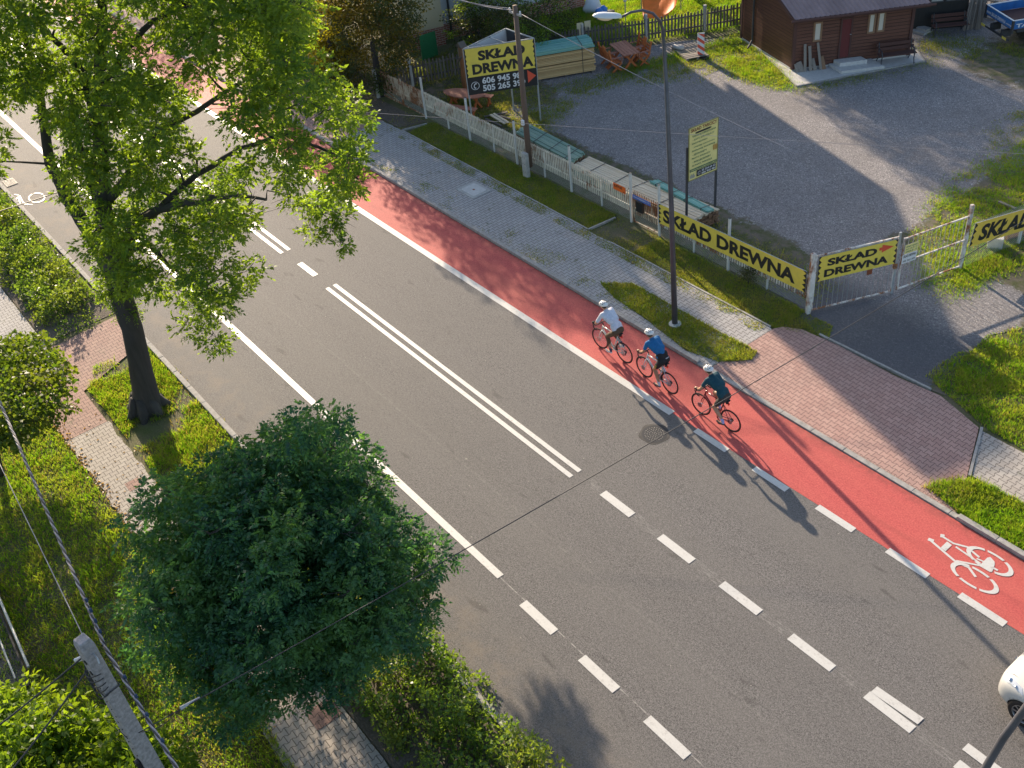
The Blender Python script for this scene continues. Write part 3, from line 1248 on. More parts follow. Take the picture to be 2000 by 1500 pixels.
def stackthing(label, cat, A, B, C, layers, straps, name='timber_stack'):
    "layers: (z0, z1, rows, cols, material); straps: fractions along the length"
    t = thing(name, label, cat, (A[0], A[1], 0))
    zt = 0
    for z0, z1, r, c, m in layers:
        rel(boards(A, B, C, z0, z1, r, c), (A[0], A[1], 0)).build('boards', m, t)
        zt = max(zt, z1)
    A3, B3, C3 = (Vector((*p[:2], 0)) for p in (A, B, C))
    U, Vv = B3-A3, C3-A3
    mb = MB()
    for k in (.06, .5, .94):
        mb.beam(U*k-Vv.normalized()*.0+Vector((0, 0, .05)), U*k+Vv+Vector((0, 0, .05)), .10, .098)
    mb.build('bearer', 'grey_wood', t)
    mb = MB()
    z = zt+.008
    e = Vv.normalized()*.012
    for k in straps:
        pts = [U*k-e+Vector((0, 0, .1)), U*k-e+Vector((0, 0, z)), U*k+Vv+e+Vector((0, 0, z)), U*k+Vv+e+Vector((0, 0, .1))]
        for p, q in zip(pts[:-1], pts[1:]):
            mb.beam(p, q, .03, .006)
    if straps:
        mb.build('strap', 'dark_metal', t)
    return t


A, B = G(1048, 161), G(1165, 141)
C = Vector((B.x-A.x, B.y-A.y, 0)).normalized()
N = Vector((-C.y, C.x, 0))*1.1
stackthing('tall stack of pine battens with green-stained boards on top behind the billboard stand', 'timber', A, B, A+N,
           [(.10, .62, 8, 6, 'pine_board'), (.66, 1.12, 7, 6, 'pine_board'), (1.14, 1.32, 3, 6, 'teal_board')], (.78,))
# the long flat stacks behind the fence
stackthing('broad stack of weathered green-tinted boards right of the wooden pole', 'timber', G(1005, 256, .6), G(1118, 316, .6), G(1030, 239, .6),
           [(.10, .5, 6, 9, 'log_brown'), (.5, .6, 2, 9, 'green_board')], (.35, .62, .88))
stackthing('long stack of pale fresh boards, nearest the fence behind the orange sign', 'timber', G(1112, 325, .42), G(1250, 388, .42), G(1150, 305, .42),
           [(.10, .36, 4, 9, 'green_board'), (.36, .44, 2, 9, 'fresh_board')], (.25, .6))
stackthing('long stack of pale boards behind the narrow rusty gate', 'timber', G(1212, 372, .56), G(1352, 432, .56), G(1265, 351, .56),
           [(.10, .5, 6, 8, 'log_brown'), (.5, .58, 2, 8, 'fresh_board')], (.04, .5))
stackthing('narrow stack of bright teal boards behind the long yellow board', 'timber', G(1268, 354, .64), G(1381, 414, .64), G(1283, 349, .64),
           [(.10, .56, 7, 4, 'log_brown'), (.56, .66, 2, 4, 'teal_board')], (.12, .4, .62, .9))
t = thing('plank_pile', 'few loose planks lying on bearers below the billboard stand', 'timber', tuple(G(965, 232))[:2]+(0,))
b0 = G(965, 232)
for i, (p, q, m) in enumerate((((958, 224), (986, 241), 'fresh_board'), ((964, 222), (992, 239), 'fresh_board'), ((948, 232), (980, 246), 'grey_wood'), ((975, 226), (996, 232), 'grey_wood'), ((946, 228), (991, 219), 'grey_wood'))):
    mb = MB()
    z = .18 if m == 'fresh_board' else .08
    mb.beam(G(*p, z)-b0, G(*q, z)-b0, .10, .04)
    mb.build('plank', m, t)

# pallet, sack, warning board
pa, pb, pc, pd = (G(*q, .14) for q in ((1312, 92), (1355, 84), (1385, 108), (1342, 116)))
t = thing('pallet', 'grey wooden pallet lying on the grass in the yard', 'pallet', (pd.x, pd.y, 0))
mb = MB()
for k in range(9):
    f = (k+.5)/9
    mb.beam(pa.lerp(pd, f)-Vector((pd.x, pd.y, 0)), pb.lerp(pc, f)-Vector((pd.x, pd.y, 0)), .13, .022)
mb.build('deck_boards', 'pallet_wood', t)
mb = MB()
for f in (.04, .5, .96):
    p, q = pa.lerp(pb, f)-Vector((pd.x, pd.y, .06)), pd.lerp(pc, f)-Vector((pd.x, pd.y, .06))
    mb.beam(p, q, .10, .09)
mb.build('bearer', 'pallet_wood', t)
c = G(1325, 92, .22)
mb = MB()
mb.lathe([(.05, -.07), (.24, -.06), (.30, .0), (.26, .07), (.10, .10)], n=14, sy=.6)
for i, v in enumerate(mb.v):
    mb.v[i] = (v[0]*1.15+.02*math.sin(9*v[1]), v[1], v[2]+.015*math.sin(14*v[0]))
o = mb.build('sack', 'concrete', smooth=True, loc=tuple(c))
tag(o, 'grey filled sack lying on the wooden pallet', 'sack')
mb = MB()
bl, bt = G(1369, 111, .05), G(1360, 70, 1.0)
t = thing('warning_board', 'narrow red and white striped warning board leaning on the pallet', 'warning board', (bl.x, bl.y, 0))
d = Vector((.30, .38, 0)).normalized()
hgt = 1.02
P = lambda u_, v_, k=0.: Vector((d.x*u_-.10*v_/hgt*d.y, d.y*u_+.10*v_/hgt*d.x, .06+v_))+Vector((d.y, -d.x, 0))*(.002+k)
mb.add([P(-.15, 0, -.02), P(.15, 0, -.02), P(.15, hgt, -.02), P(-.15, hgt, -.02), P(-.15, 0), P(.15, 0), P(.15, hgt), P(-.15, hgt)], [(0, 1, 2, 3), (4, 5, 6, 7), (0, 1, 5, 4), (2, 3, 7, 6), (1, 2, 6, 5), (0, 3, 7, 4)])
mb.build('panel', 'white_print', t)
mb = MB()
for k in range(4):
    z0 = -.10+k*.30
    pts = [(-.15, z0+.22), (.15, z0), (.15, z0+.15), (-.15, z0+.37)]
    pts = [(a_, max(0, min(hgt, b_))) for a_, b_ in pts]
    mb.poly([P(a_, b_, .003) for a_, b_ in pts])
mb.build('red_stripes', 'red_print', t)
mb = MB()
mb.box(-.35, .35, -.14, .14, 0, .09)
mb.build('foot', 'black_plastic', t)


# ---------------------------------------------------------------- garden furniture
def chair(label, loc, rz):
    t = thing('garden_chair', label, 'chair', loc, rz, 'chairs around the garden table')
    mb = MB()
    for k in range(4):
        mb.box(-.26, .26, -.22+k*.115, -.12+k*.115, .40, .43)
    mb.build('seat', 'orange_wood', t)
    mb = MB()
    for k in range(3):
        z = .52+k*.15
        mb.beam((-.27, .25+z*.10, z), (.27, .25+z*.10, z), .025, .11, upv=(0, 0, 1))
    mb.build('backrest', 'orange_wood', t)
    for s in (-1, 1):
        mb = MB()
        mb.beam((s*.26, -.20, .40), (s*.26, .26, 0), .05, .07)
        mb.beam((s*.26, -.24, 0), (s*.26, .24, .42), .05, .07)
        mb.beam((s*.26, .22, .38), (s*.26, .36, .98), .05, .07)
        mb.lathe([(.02, .95), (.05, .99), (.03, 1.04)], c=(s*.26, .36, 0), n=8)
        mb.build('leg', 'orange_wood', t)
        mb = MB()
        mb.beam((s*.28, -.26, .64), (s*.28, .30, .66), .07, .03)
        mb.beam((s*.28, -.22, .64), (s*.28, -.20, .42), .04, .04)
        mb.build('armrest', 'stained_wood', t)
    return t


tA, tB, tC, tD = (G(*q, .75) for q in ((1192, 88), (1222, 78), (1248, 101), (1219, 108)))
cx = (tA+tB+tC+tD)/4
ad = ang((tA+tB)/2, (tC+tD)/2)
t = thing('garden_table', 'red-brown slatted wooden garden table on crossed legs in the yard', 'table', (cx.x, cx.y, 0), ad)
mb = MB()
for k in range(5):
    mb.box(-.80, .80, -.39+k*.158, -.245+k*.158, .72, .75)
mb.build('tabletop', 'stained_wood', t)
for s in (-.62, .62):
    mb = MB()
    mb.beam((s, -.32, 0), (s, .24, .70), .06, .09)
    mb.beam((s, .32, 0), (s, -.24, .70), .06, .09)
    mb.beam((s, -.36, .70), (s, .36, .70), .07, .05)
    mb.build('leg', 'orange_wood', t)
ca, sa = math.cos(ad), math.sin(ad)
for (u_, v_, r_), lab in (((-.34, .62, 0), 'far one of the two orange-brown armchairs right of the garden table'), ((.34, .62, 0), 'near one of the two orange-brown armchairs right of the garden table'),
                          ((-.34, -.62, PI), 'far one of the two orange-brown armchairs left of the garden table'), ((.34, -.62, PI), 'near one of the two orange-brown armchairs left of the garden table')):
    chair(lab, (cx.x+ca*u_-sa*v_, cx.y+sa*u_+ca*v_, 0), ad+r_)

# oval picnic table with benches behind the fence
c = G(905, 183, .7)
t = thing('picnic_table', 'oval red-brown picnic table with its two benches behind the fence', 'picnic table', (c.x, c.y, 0), ang(G(868, 177, .45), G(958, 190, .45)))
mb = MB()
mb.prism([(.95*math.cos(2*PI*k/24)*1.0, .42*math.sin(2*PI*k/24)) for k in range(24)], .69, .73)
mb.build('tabletop', 'stained_wood', t)
for s in (-.72, .62):
    mb = MB()
    mb.box(-1.0, 1.0, s-.15, s+.15, .42, .46)
    mb.build('bench', 'stained_wood', t)
    for x in (-.8, .8):
        mb = MB()
        mb.beam((x, s-.12, 0), (x+.05, s+.08, .42), .06, .08)
        mb.beam((x+.02, s+.12, 0), (x+.04, s-.08, .42), .055, .08)
        mb.build('leg', 'orange_wood', t)
for s in (-.6, .6):
    mb = MB()
    mb.beam((s, -.35, 0), (s, .2, .70), .06, .09)
    mb.beam((s, .35, 0), (s, -.2, .70), .06, .09)
    mb.build('leg', 'orange_wood', t)
# wooden figure post and leaning spade left of the billboard
c = G(912, 178)
t = thing('wooden_post', 'orange-brown carved wooden post with a little roof left of the billboard stand', 'wooden post', (c.x, c.y, 0))
mb = MB()
mb.tube([(0, 0, 0), (0, 0, .5), (0, 0, 1.6)], [.15, .19, .13], 8)
mb.build('trunk', 'figure_wood', t)
mb = MB()
mb.box(-.13, .13, -.10, .10, 1.6, 2.0)
mb.build('box', 'log_brown', t)
mb = MB()
mb.prism([(-.20, 2.0), (.20, 2.0), (0, 2.2)], -.16, .16, M=Matrix(((1, 0, 0, 0), (0, 0, 1, 0), (0, 1, 0, 0), (0, 0, 0, 1))))
mb.build('roof', 'grey_wood', t)
b0, b1 = G(870, 172), G(895, 120, 1.5)
mb = MB()
mb.tube([(0, 0, 0), b1-b0], .02, 6)
d = (b1-b0).normalized()
mb.beam((b1-b0)-d*.02, (b1-b0)+d*.30, .22, .02)
tag(mb.build('paddle', 'grey_wood', loc=tuple(b0)), 'long-handled wooden paddle leaning beside the carved post', 'paddle')

# ---------------------------------------------------------------- old picket fence between yard and gardens
t = thing('wooden_picket_fence', 'weathered dark wooden picket fence behind the timber yard', 'fence', (0, 0, 0))
path = [G(*q) for q in ((660, 170), (735, 192), (802, 170), (900, 148), (1135, 100), (1258, 82), (1372, 64), (1474, 46))]
mb, rails = MB(), MB()
posts = []
for p, q in zip(path[:-1], path[1:]):
    L_ = (q-p).length
    n = int(L_/.15)
    u3 = (q-p)/L_
    h = 1.08
    for k in range(n):
        c = p.lerp(q, (k+.5)/n)
        hh2 = h+random.uniform(-.05, .05)
        wv = u3*.042
        tv = Vector((-u3.y, u3.x, 0))*.012
        ln = Vector((random.uniform(-.02, .02), random.uniform(-.02, .02), 0))
        vs = [c-wv-tv, c+wv-tv, c+wv+tv, c-wv+tv]
        top = [v+ln+Vector((0, 0, hh2-.06)) for v in vs]
        tip = [c-tv+ln+Vector((0, 0, hh2)), c+tv+ln+Vector((0, 0, hh2))]
        vs = [v+Vector((0, 0, .08)) for v in vs]
        mb.add(vs+top+tip, [(0, 1, 5, 4), (1, 2, 6, 5), (2, 3, 7, 6), (3, 0, 4, 7), (4, 5, 8), (6, 7, 9), (5, 6, 9, 8), (7, 4, 8, 9)])
    for z in (.32, .84):
        tv = Vector((-u3.y, u3.x, 0))*.04
        rails.beam(p+tv+Vector((0, 0, z)), q+tv+Vector((0, 0, z)), .04, .07)
    posts += [p.lerp(q, k/max(1, round(L_/2.4))) for k in range(max(1, round(L_/2.4)))]
mb.build('pickets', 'grey_wood', t)
rails.build('rail', 'grey_wood', t)
for p in posts:
    m2 = MB()
    m2.box(-.06, .06, -.06, .06, 0, 1.25)
    m2.build('post', 'concrete', t, loc=(p.x+.02, p.y+.10, 0))
c = G(676, 176)
mb = MB()
mb.box(-.24, .24, -.24, .24, 0, .78)
mb.box(-.28, .28, -.28, .28, .78, .86)
mb.add([(-.28, -.28, .86), (.28, -.28, .86), (.28, .28, .86), (-.28, .28, .86), (0, 0, 1.0)], [(0, 1, 4), (1, 2, 4), (2, 3, 4), (3, 0, 4)])
tag(mb.build('gate_pillar', 'concrete', loc=(c.x, c.y, 0)), 'squat concrete pillar with a pyramid top at the end of the wooden fence', 'pillar')
mb = MB()
a0, a1 = G(668, 178), G(560, 140)
mb.beam(Vector((0, 0, .6)), (a1-a0)+Vector((0, 0, .6)), .03, 1.0)
tag(mb.build('sheet_fence', 'green_sheet', loc=(a0.x, a0.y, 0)), 'dark green sheet metal fence left of the concrete pillar', 'fence')
for i, (q, lab) in enumerate((((1133, 62), 'left one of two small pale boards standing behind the wooden fence'), ((1148, 58), 'right one of two small pale boards standing behind the wooden fence'))):
    p = G(*q, .9)
    mb = MB()
    mb.box(-.14, .14, 0, .02, .75, 1.30)
    mb.box(-.02, .02, .02, .04, 0, 1.2)
    o = mb.build('marker_board', 'plaster_cream', loc=(p.x, p.y, 0))
    o.rotation_euler[2] = 1.1
    tag(o, lab, 'board')

# ---------------------------------------------------------------- cabin
FL, FR, BL = Vector(G(1547, 140)), Vector(G(1771, 112)), Vector(G(1474, 94))
U = (FR-FL).normalized()
Vv = (BL-FL)
depth = 4.2
Vn = Vv.normalized()
LU = (FR-FL).length
WH = 2.42
cab = thing('wooden_cabin', 'brown timber cabin with a wine-red sheet roof at the back of the yard', 'cabin', (FL.x, FL.y, 0))


def cp(u_, v_, z):
    return U*u_+Vn*v_+Vector((0, 0, z))


def cbox(mb, u0, u1, v0, v1, z0, z1):
    vs = [cp(a_, b_, z) for z in (z0, z1) for b_ in (v0, v1) for a_ in (u0, u1)]
    return mb.add(vs, [(0, 2, 3, 1), (4, 5, 7, 6), (0, 1, 5, 4), (2, 6, 7, 3), (0, 4, 6, 2), (1, 3, 7, 5)])


pitch = .42
rz_ = WH+.12+pitch*depth/2
mb = MB()
vs = [cp(0, 0, .10), cp(LU, 0, .10), cp(LU, 0, WH+.12), cp(0, 0, WH+.12), cp(0, depth, .10), cp(LU, depth, .10), cp(LU, depth, WH+.12), cp(0, depth, WH+.12), cp(0, depth/2, rz_), cp(LU, depth/2, rz_)]
mb.add(vs, [(0, 1, 2, 3), (5, 4, 7, 6), (4, 0, 3, 8, 7), (1, 5, 6, 9, 2), (0, 4, 5, 1)])
mb.build('wall', 'log_cladding', cab)
mb = MB()
cbox(mb, -.02, LU+.02, -.02, depth+.02, 0, .12)
mb.build('plinth', 'pale_concrete', cab)
for u0, u1, v0, v1 in ((-.06, .06, -.05, .0), (LU-.06, LU+.06, -.05, .0), (-.05, -.003, .003, .08), (-.06, -.01, depth-.1, depth)):
    mb = MB()
    cbox(mb, u0, u1, v0, v1, .1, WH+.1)
    mb.build('corner_board', 'bench_brown', cab)
# corrugated roof, front and back slopes
ov, og = .52, .34
mb = MB()
n = int((LU+2*og)/.05)
for side in (0, 1):
    pr = []
    for k in range(n+1):
        u_ = -og+(LU+2*og)*k/n
        dz = .040*(1 if (k % 4) in (0, 1) else 0)
        v0 = -ov if side == 0 else depth+ov
        z0 = WH+.16-pitch*ov
        pr.append((cp(u_, v0, z0+dz), cp(u_, depth/2, rz_+.05+dz)))
    o0 = len(mb.v)
    for a_, b_ in pr:
        mb.v += [tuple(a_), tuple(b_)]
    for k in range(n):
        mb.f.append((o0+2*k, o0+2*k+2, o0+2*k+3, o0+2*k+1))
        mb.mi.append(0)
mb.build('roof', 'roof_sheet', cab)
mb = MB()
for v0, v1 in ((-ov, depth/2), (depth+ov, depth/2)):
    for u_ in (-og, LU+og):
        z0 = WH+.16-pitch*ov
        mb.beam(cp(u_, v0, z0-.06), cp(u_, v1, rz_-.01), .05, .13)
z0 = WH+.16-pitch*ov
mb.beam(cp(-og, -ov, z0-.05), cp(LU+og, -ov, z0-.05), .04, .14)
mb.build('fascia', 'bench_brown', cab)
mb = MB()
mb.tube([cp(-.5, -ov-.06, z0-.02), cp(LU+.5, -ov-.06, z0-.02)], .05, 8)
mb.build('gutter', 'bench_brown', cab)
mb = MB()
mb.tube([cp(-.08, depth*.74, WH-.1), cp(-.08, depth*.74, .35), cp(-.22, depth*.72, .18), cp(-.40, depth*.68, .10)], .045, 8)
mb.build('downpipe', 'dark_metal', cab)


def opening(px0, py0, px1, py1, part, m, frame=None, prow=.02):
    a_, za = onwall(px0, py0, FL, U)
    b_, zb_ = onwall(px1, py1, FL, U)
    mb = MB()
    cbox(mb, a_, b_, -prow, 0.0, min(za, zb_), max(za, zb_))
    o = mb.build(part, m, cab)
    if frame:
        mb = MB()
        z0, z1 = min(za, zb_), max(za, zb_)
        for q in ((a_-.07, a_, z0-.07, z1+.07), (b_, b_+.07, z0-.07, z1+.07), (a_, b_, z1, z1+.07), (a_, b_, z0-.07, z0)):
            cbox(mb, q[0], q[1], -prow-.02, 0, q[2], q[3])
        mb.build('frame', frame, o)
    return o


opening(1590, 78, 1603, 45, 'window', 'warm_blind', 'log_brown')
opening(1696, 62, 1708, 28, 'window', 'warm_blind', 'log_brown')
opening(1714, 59, 1727, 25, 'window', 'warm_blind', 'log_brown')
wood('door_red', (.10, .018, .02), (.16, .035, .032))
d_ = opening(1638, 112, 1663, 36, 'door', 'door_red', 'bench_brown', .03)
a_, za = onwall(1661, 66, FL, U)
mb = MB()
mb.tube([cp(a_-.06, -.06, za), cp(a_, -.06, za), cp(a_, -.02, za)], .012, 6)
mb.build('handle', 'galvanised', d_)
# paved apron and steps
mb = MB()
ap = [G(*q, .05) for q in ((1478, 92), (1556, 168), (1806, 119), (1790, 97), (1771, 108), (1547, 138), (1490, 84))]
o = sheet('cabin_paving', [(p.x, p.y) for p in ap], .06, 'pale_concrete')
mb = MB()
for p, q in zip(ap[:3], ap[1:4]):
    mb.beam(Vector((p.x, p.y, .03)), Vector((q.x, q.y, .03)), .06, .08)
mb.build('cabin_kerb', 'kerb_concrete')['kind'] = 'structure'
st = thing('doorstep', 'two pale concrete steps in front of the cabin door', 'steps', (FL.x, FL.y, 0))
s0 = onwall(1652, 112, FL, U)[0]
for a_, b_, c_, z_ in ((s0-.75, s0+1.05, -1.0, .18), (s0-.55, s0+.60, -.52, .33)):
    mb = MB()
    cbox(mb, a_, b_, c_, -.06, .062, z_)
    mb.build('step', 'pale_concrete', st, bevel=.012)


def wall_bench(label, loc, rz, w=1.55):
    t = thing('bench', label, 'bench', loc, rz)
    mb = MB()
    for k in range(3):
        mb.box(-w/2, w/2, -.38+k*.13, -.27+k*.13, .42, .45)
    mb.build('seat', 'bench_brown', t)
    mb = MB()
    for k in range(2):
        mb.beam((-w/2, .06+k*.05, .58+k*.17), (w/2, .06+k*.05, .58+k*.17), .025, .14)
    mb.build('backrest', 'bench_brown', t)
    for s in (-1, 1):
        mb = MB()
        x = s*(w/2-.10)
        mb.tube([(x, -.42, 0), (x, -.34, .22), (x, -.38, .42), (x, -.30, .60), (x, .02, .62)], .022, 6)
        mb.tube([(x, .22, 0), (x, .06, .25), (x, .02, .44), (x, .12, .86)], .022, 6)
        mb.beam((x, -.36, .40), (x, .04, .40), .03, .03)
        mb.build('leg', 'dark_metal', t)
    return t


uB = onwall(1735, 105, FL, U)[0]
p = FL+cp(uB, -.42, 0)
wall_bench('dark brown bench against the front wall of the cabin', (p.x, p.y, .06), math.atan2(U.y, U.x))
# planks and blocks leaning by the cabin corner
t = thing('plank_offcuts', 'grey planks and offcuts leaning against the cabin corner', 'planks', (FL.x, FL.y, 0))
for i, (u_, h, w_) in enumerate(((.42, 1.15, .11), (.62, 1.05, .12), (.95, 1.15, .10), (.20, .42, .22), (.78, .5, .14), (1.15, .55, .16), (.08, .35, .12))):
    mb = MB()
    mb.beam(cp(u_+random.uniform(-.05, .12), -.30, .06), cp(u_, -.07, h), w_, .03, upv=(U.y, -U.x, 0))
    mb.build('plank', 'pallet_wood' if i != 5 else 'log_brown', t)

# dark shed behind, bench, poles
D0, D1 = Vector(G(1776, 62)), Vector(G(1884, 52))
a = ang(D0, D1)
L_ = (D1-D0).length
t = thing('shed', 'black-stained shed with small pale windows right of the cabin', 'shed', (D0.x, D0.y, 0), a)
mb = MB()
mb.box(0, L_, 0, 4., 0, 2.7)
mb.build('wall', 'black_wood', t)
mb = MB()
mb.box(-.3, L_+.3, -.5, 4.4, 2.7, 2.84)
mb.build('roof', 'roof_sheet', t)
for x0, x1 in ((.75, 1.25), (1.40, 2.15)):
    mb = MB()
    mb.box(x0, x1, -.03, -.002, 1.25, 1.95)
    w_ = mb.build('window', 'window_glass', t)
    mb = MB()
    for q in ((x0-.05, x0, 1.2, 2.0), (x1, x1+.05, 1.2, 2.0), (x0, x1, 1.95, 2.0), (x0, x1, 1.2, 1.25)):
        mb.box(q[0], q[1], -.05, -.002, q[2], q[3])
    mb.build('frame', 'dark_metal', w_)
p = D0.lerp(D1, .62)
wall_bench('black bench against the dark shed beside the leaning slats', (p.x+math.sin(a)*.5, p.y-math.cos(a)*.5, 0), a, 1.5)
p = G(1795, 62)
mb = MB()
mb.box(-.45, .45, -.30, .30, 0, .10)
mb.box(-.1, .40, -.1, .25, .10, .19)
tag(mb.build('step_slabs', 'concrete', loc=(p.x, p.y, .014)), 'grey slabs lying as a step before the dark shed', 'slabs')
b0 = G(1898, 55)
t = thing('slat_sheaf', 'sheaf of long pale slats standing against the corner of the dark shed', 'slats', (b0.x, b0.y, 0))
mb = MB()
for k in range(26):
    f = k/25
    p = G(1882+34*f, 60-10*f*random.random())-b0
    q = Vector((-.35+.25*f+random.uniform(-.1, .1), .45+.15*f, 2.3+random.uniform(-.3, .3)))
    mb.beam(p, q+p*.15, .05, .03)
mb.build('slats', 'pallet_wood', t)
b0 = G(1912, 30)
t = thing('firewood_pile', 'low heap of split pale wood behind the blue trailer', 'firewood', (b0.x, b0.y, 0))
mb = MB()
for k in range(60):
    p = Vector((random.uniform(-1.2, .6), random.uniform(-.4, 1.4), random.uniform(.03, .5)))
    q = p+Vector((random.uniform(-.5, .5), random.uniform(-.5, .5), random.uniform(-.1, .1)))
    mb.beam(p, q, .09, .06)
mb.build('logs', 'pallet_wood', t)

# blue trailer at the right edge
A, B = G(1928, 9, 1.35), G(1980, 41, 1.35)
a = ang(A, B)
W = dist(A, B)
t = thing('trailer', 'flat trailer with blue lettered drop sides at the right edge of the photo', 'trailer', (A.x, A.y, 0), a)
LN = 4.0


def side(x0, x1, y0, y1, nm='side_panel', m='blue_paint'):
    mb = MB()
    mb.box(x0, x1, y0, y1, .98, 1.33)
    return mb.build(nm, m, t, bevel=.006)


sp = side(0, W, 0, .03)
s2 = side(W-.03, W, .06, LN)
s3 = side(0, .03, .06, LN)
s4 = side(0, W, LN, LN+.03)
mb = MB()
for q in ((0, W, -.01, .045), (0, W, LN-.01, LN+.04), (-.01, .04, .05, LN-.02), (W-.04, W+.01, .05, LN-.02)):
    mb.box(q[0], q[1], q[2], q[3], 1.333, 1.36)
mb.build('rail', 'pale_grey_paint', t)
mb = MB()
mb.box(.035, W-.035, .035, LN-.005, .94, .98)
mb.build('floor', 'bench_brown', t)
mb = MB()
for x, y in ((W-.02, .0), (0, 0), (W-.02, LN), (0, LN)):
    mb.box(x-.05, x+.05, y-.02, y+.055, .80, 1.34)
mb.build('corner_post', 'dark_metal', t)
mb = MB()
mb.box(.1, W-.1, .3, LN-.2, .78, .93)
mb.build('chassis', 'dark_metal', t)
mb = MB()
mb.box(0, W, -.10, -.04, .52, .60)
mb.box(W*.3, W*.36, -.08, .35, .52, .80)
mb.box(W*.7, W*.76, -.08, .35, .52, .80)
bu = mb.build('bumper_bar', 'dark_metal', t)
for x0, x1 in ((.0, .28), (W-.42, W-.12)):
    mb = MB()
    mb.box(x0, x1, -.115, -.102, .51, .61)
    mb.build('reflector', 'yellow_panel', t)
for y in (1.6, 2.6):
    for x in (.15, W-.35):
        mb = MB()
        M = Matrix.Rotation(PI/2, 4, 'Y')
        mb.lathe([(.2, -.1), (.36, -.1), (.39, -.05), (.39, .05), (.36, .1), (.2, .1)], n=20, M=M)
        mb.build('wheel', 'black_plastic', t, loc=(x+.1, y, .39))
letters(t, 'white_print', [('www.', W*.03, W*.20, 1.05, 1.15), ('SKŁAD DREWNA', W*.22, W*.74, 1.04, 1.18), ('.com.pl', W*.76, W*.97, 1.05, 1.15)], y=-.004, bold=.02)
mb = MB()
text_into(mb, 'TARTAK', 0, 1.6, 1.04, 1.2, 0, bold=.03)
mb.v = [(W+.004, .15+v[0], v[2]) for v in mb.v]
mb.build('lettering', 'white_print', t)

# concrete block, logs, planks right of the gate
b0 = G(1942, 490)
mb = MB()
mb.box(-.22, .22, -.22, .22, 0, .38)
o = mb.build('concrete_block', 'pale_concrete', loc=(b0.x-.15, b0.y+.25, 0), bevel=.02)
o.rotation_euler[2] = .5
tag(o, 'pale concrete block standing behind the deep yellow banner', 'block')
p0, p1 = G(1962, 470), G(2040, 448)
t = thing('log_pile', 'brown logs lying behind the deep yellow banner', 'logs', (p0.x, p0.y, 0))
mb = MB()
dv = (p1-p0)
for i, (oy, z) in enumerate(((0, .13), (.26, .12), (.13, .35))):
    o = Vector((-.12*oy, .0, z))+Vector((-.9, .3, 0)).normalized()*oy
    mb.tube([o, o+dv], [.12, .11], 10)
mb.build('logs', 'log_brown', t)
p0, p1 = G(1950, 398), G(1983, 412)
mb = MB()
mb.beam(Vector((0, 0, .06)), (p1-p0)+Vector((0, 0, .06)), .10, .09)
tag(mb.build('beam', 'pallet_wood', loc=(p0.x, p0.y, 0)), 'single grey beam lying in the grass above the deep yellow banner', 'beam')

# ---------------------------------------------------------------- house
HA = math.radians(-17.0)
t = thing('house', 'tall white rendered house with a brick base behind the wooden fence', 'house', (-42.45, 26.95, 0), HA)
mb = MB()
prof = [(0, 0.75), (7.4, 0.75), (7.4, 8.4), (2.2, 12.3), (0, 12.3)]
n = len(prof)
vs = [(0, y, z) for y, z in prof]+[(-10, y, z) for y, z in prof]
mb.add(vs, [tuple(range(n)), tuple(range(2*n-1, n-1, -1))]+[(i, n+i, n+(i+1) % n, (i+1) % n) for i in range(n)])
mb.build('wall', 'plaster_white', t)
mb = MB()
mb.box(-10.02, .03, -.03, 7.43, 0, .75)
mb.build('plinth', 'brick', t)
mb = MB()
mb.add([(.4, 7.8, 8.1), (.4, 2.1, 12.45), (.4, -.2, 12.45), (-10.4, 7.8, 8.1), (-10.4, 2.1, 12.45), (-10.4, -.2, 12.45)], [(0, 1, 4, 3), (1, 2, 5, 4)])
o = mb.build('roof', 'roof_sheet', t)
sm = o.modifiers.new('s', 'SOLIDIFY')
sm.thickness = .15
mb = MB()
mb.tube([(.08, .45, 0), (.08, .45, 12.)], .055, 8)
mb.build('downpipe', 'dark_metal', t)
mb = MB()
mb.box(-5.0, .60, -1.95, -.035, .0, .85)
mb.build('annex_base', 'brick', t)
mb = MB()
mb.box(-4.95, .55, -1.90, -.035, .85, 2.9)
mb.build('annex', 'plaster_cream', t)
for y, z in ((2.6, 1.5), (5.0, 1.5)):
    mb = MB()
    mb.box(0, .02, y, y+1.1, z, z+1.3)
    w_ = mb.build('window', 'window_glass', t)
    mb = MB()
    for q in ((y-.08, y, z-.08, z+1.38), (y+1.1, y+1.18, z-.08, z+1.38), (y, y+1.1, z+1.3, z+1.38), (y, y+1.1, z-.08, z)):
        mb.box(0, .05, q[0], q[1], q[2], q[3])
    mb.build('frame', 'pale_grey_paint', w_)
p = G(843, 108, .5)
mb = MB()
mb.beam(Vector((0, -.1, .6)), Vector((.05, .75, .6)), .03, 1.15)
o = mb.build('garden_door', 'green_sheet', loc=tuple(G(829, 118))[:2]+(0,))
tag(o, 'dark green sheet metal door beside the brick base of the house', 'door')
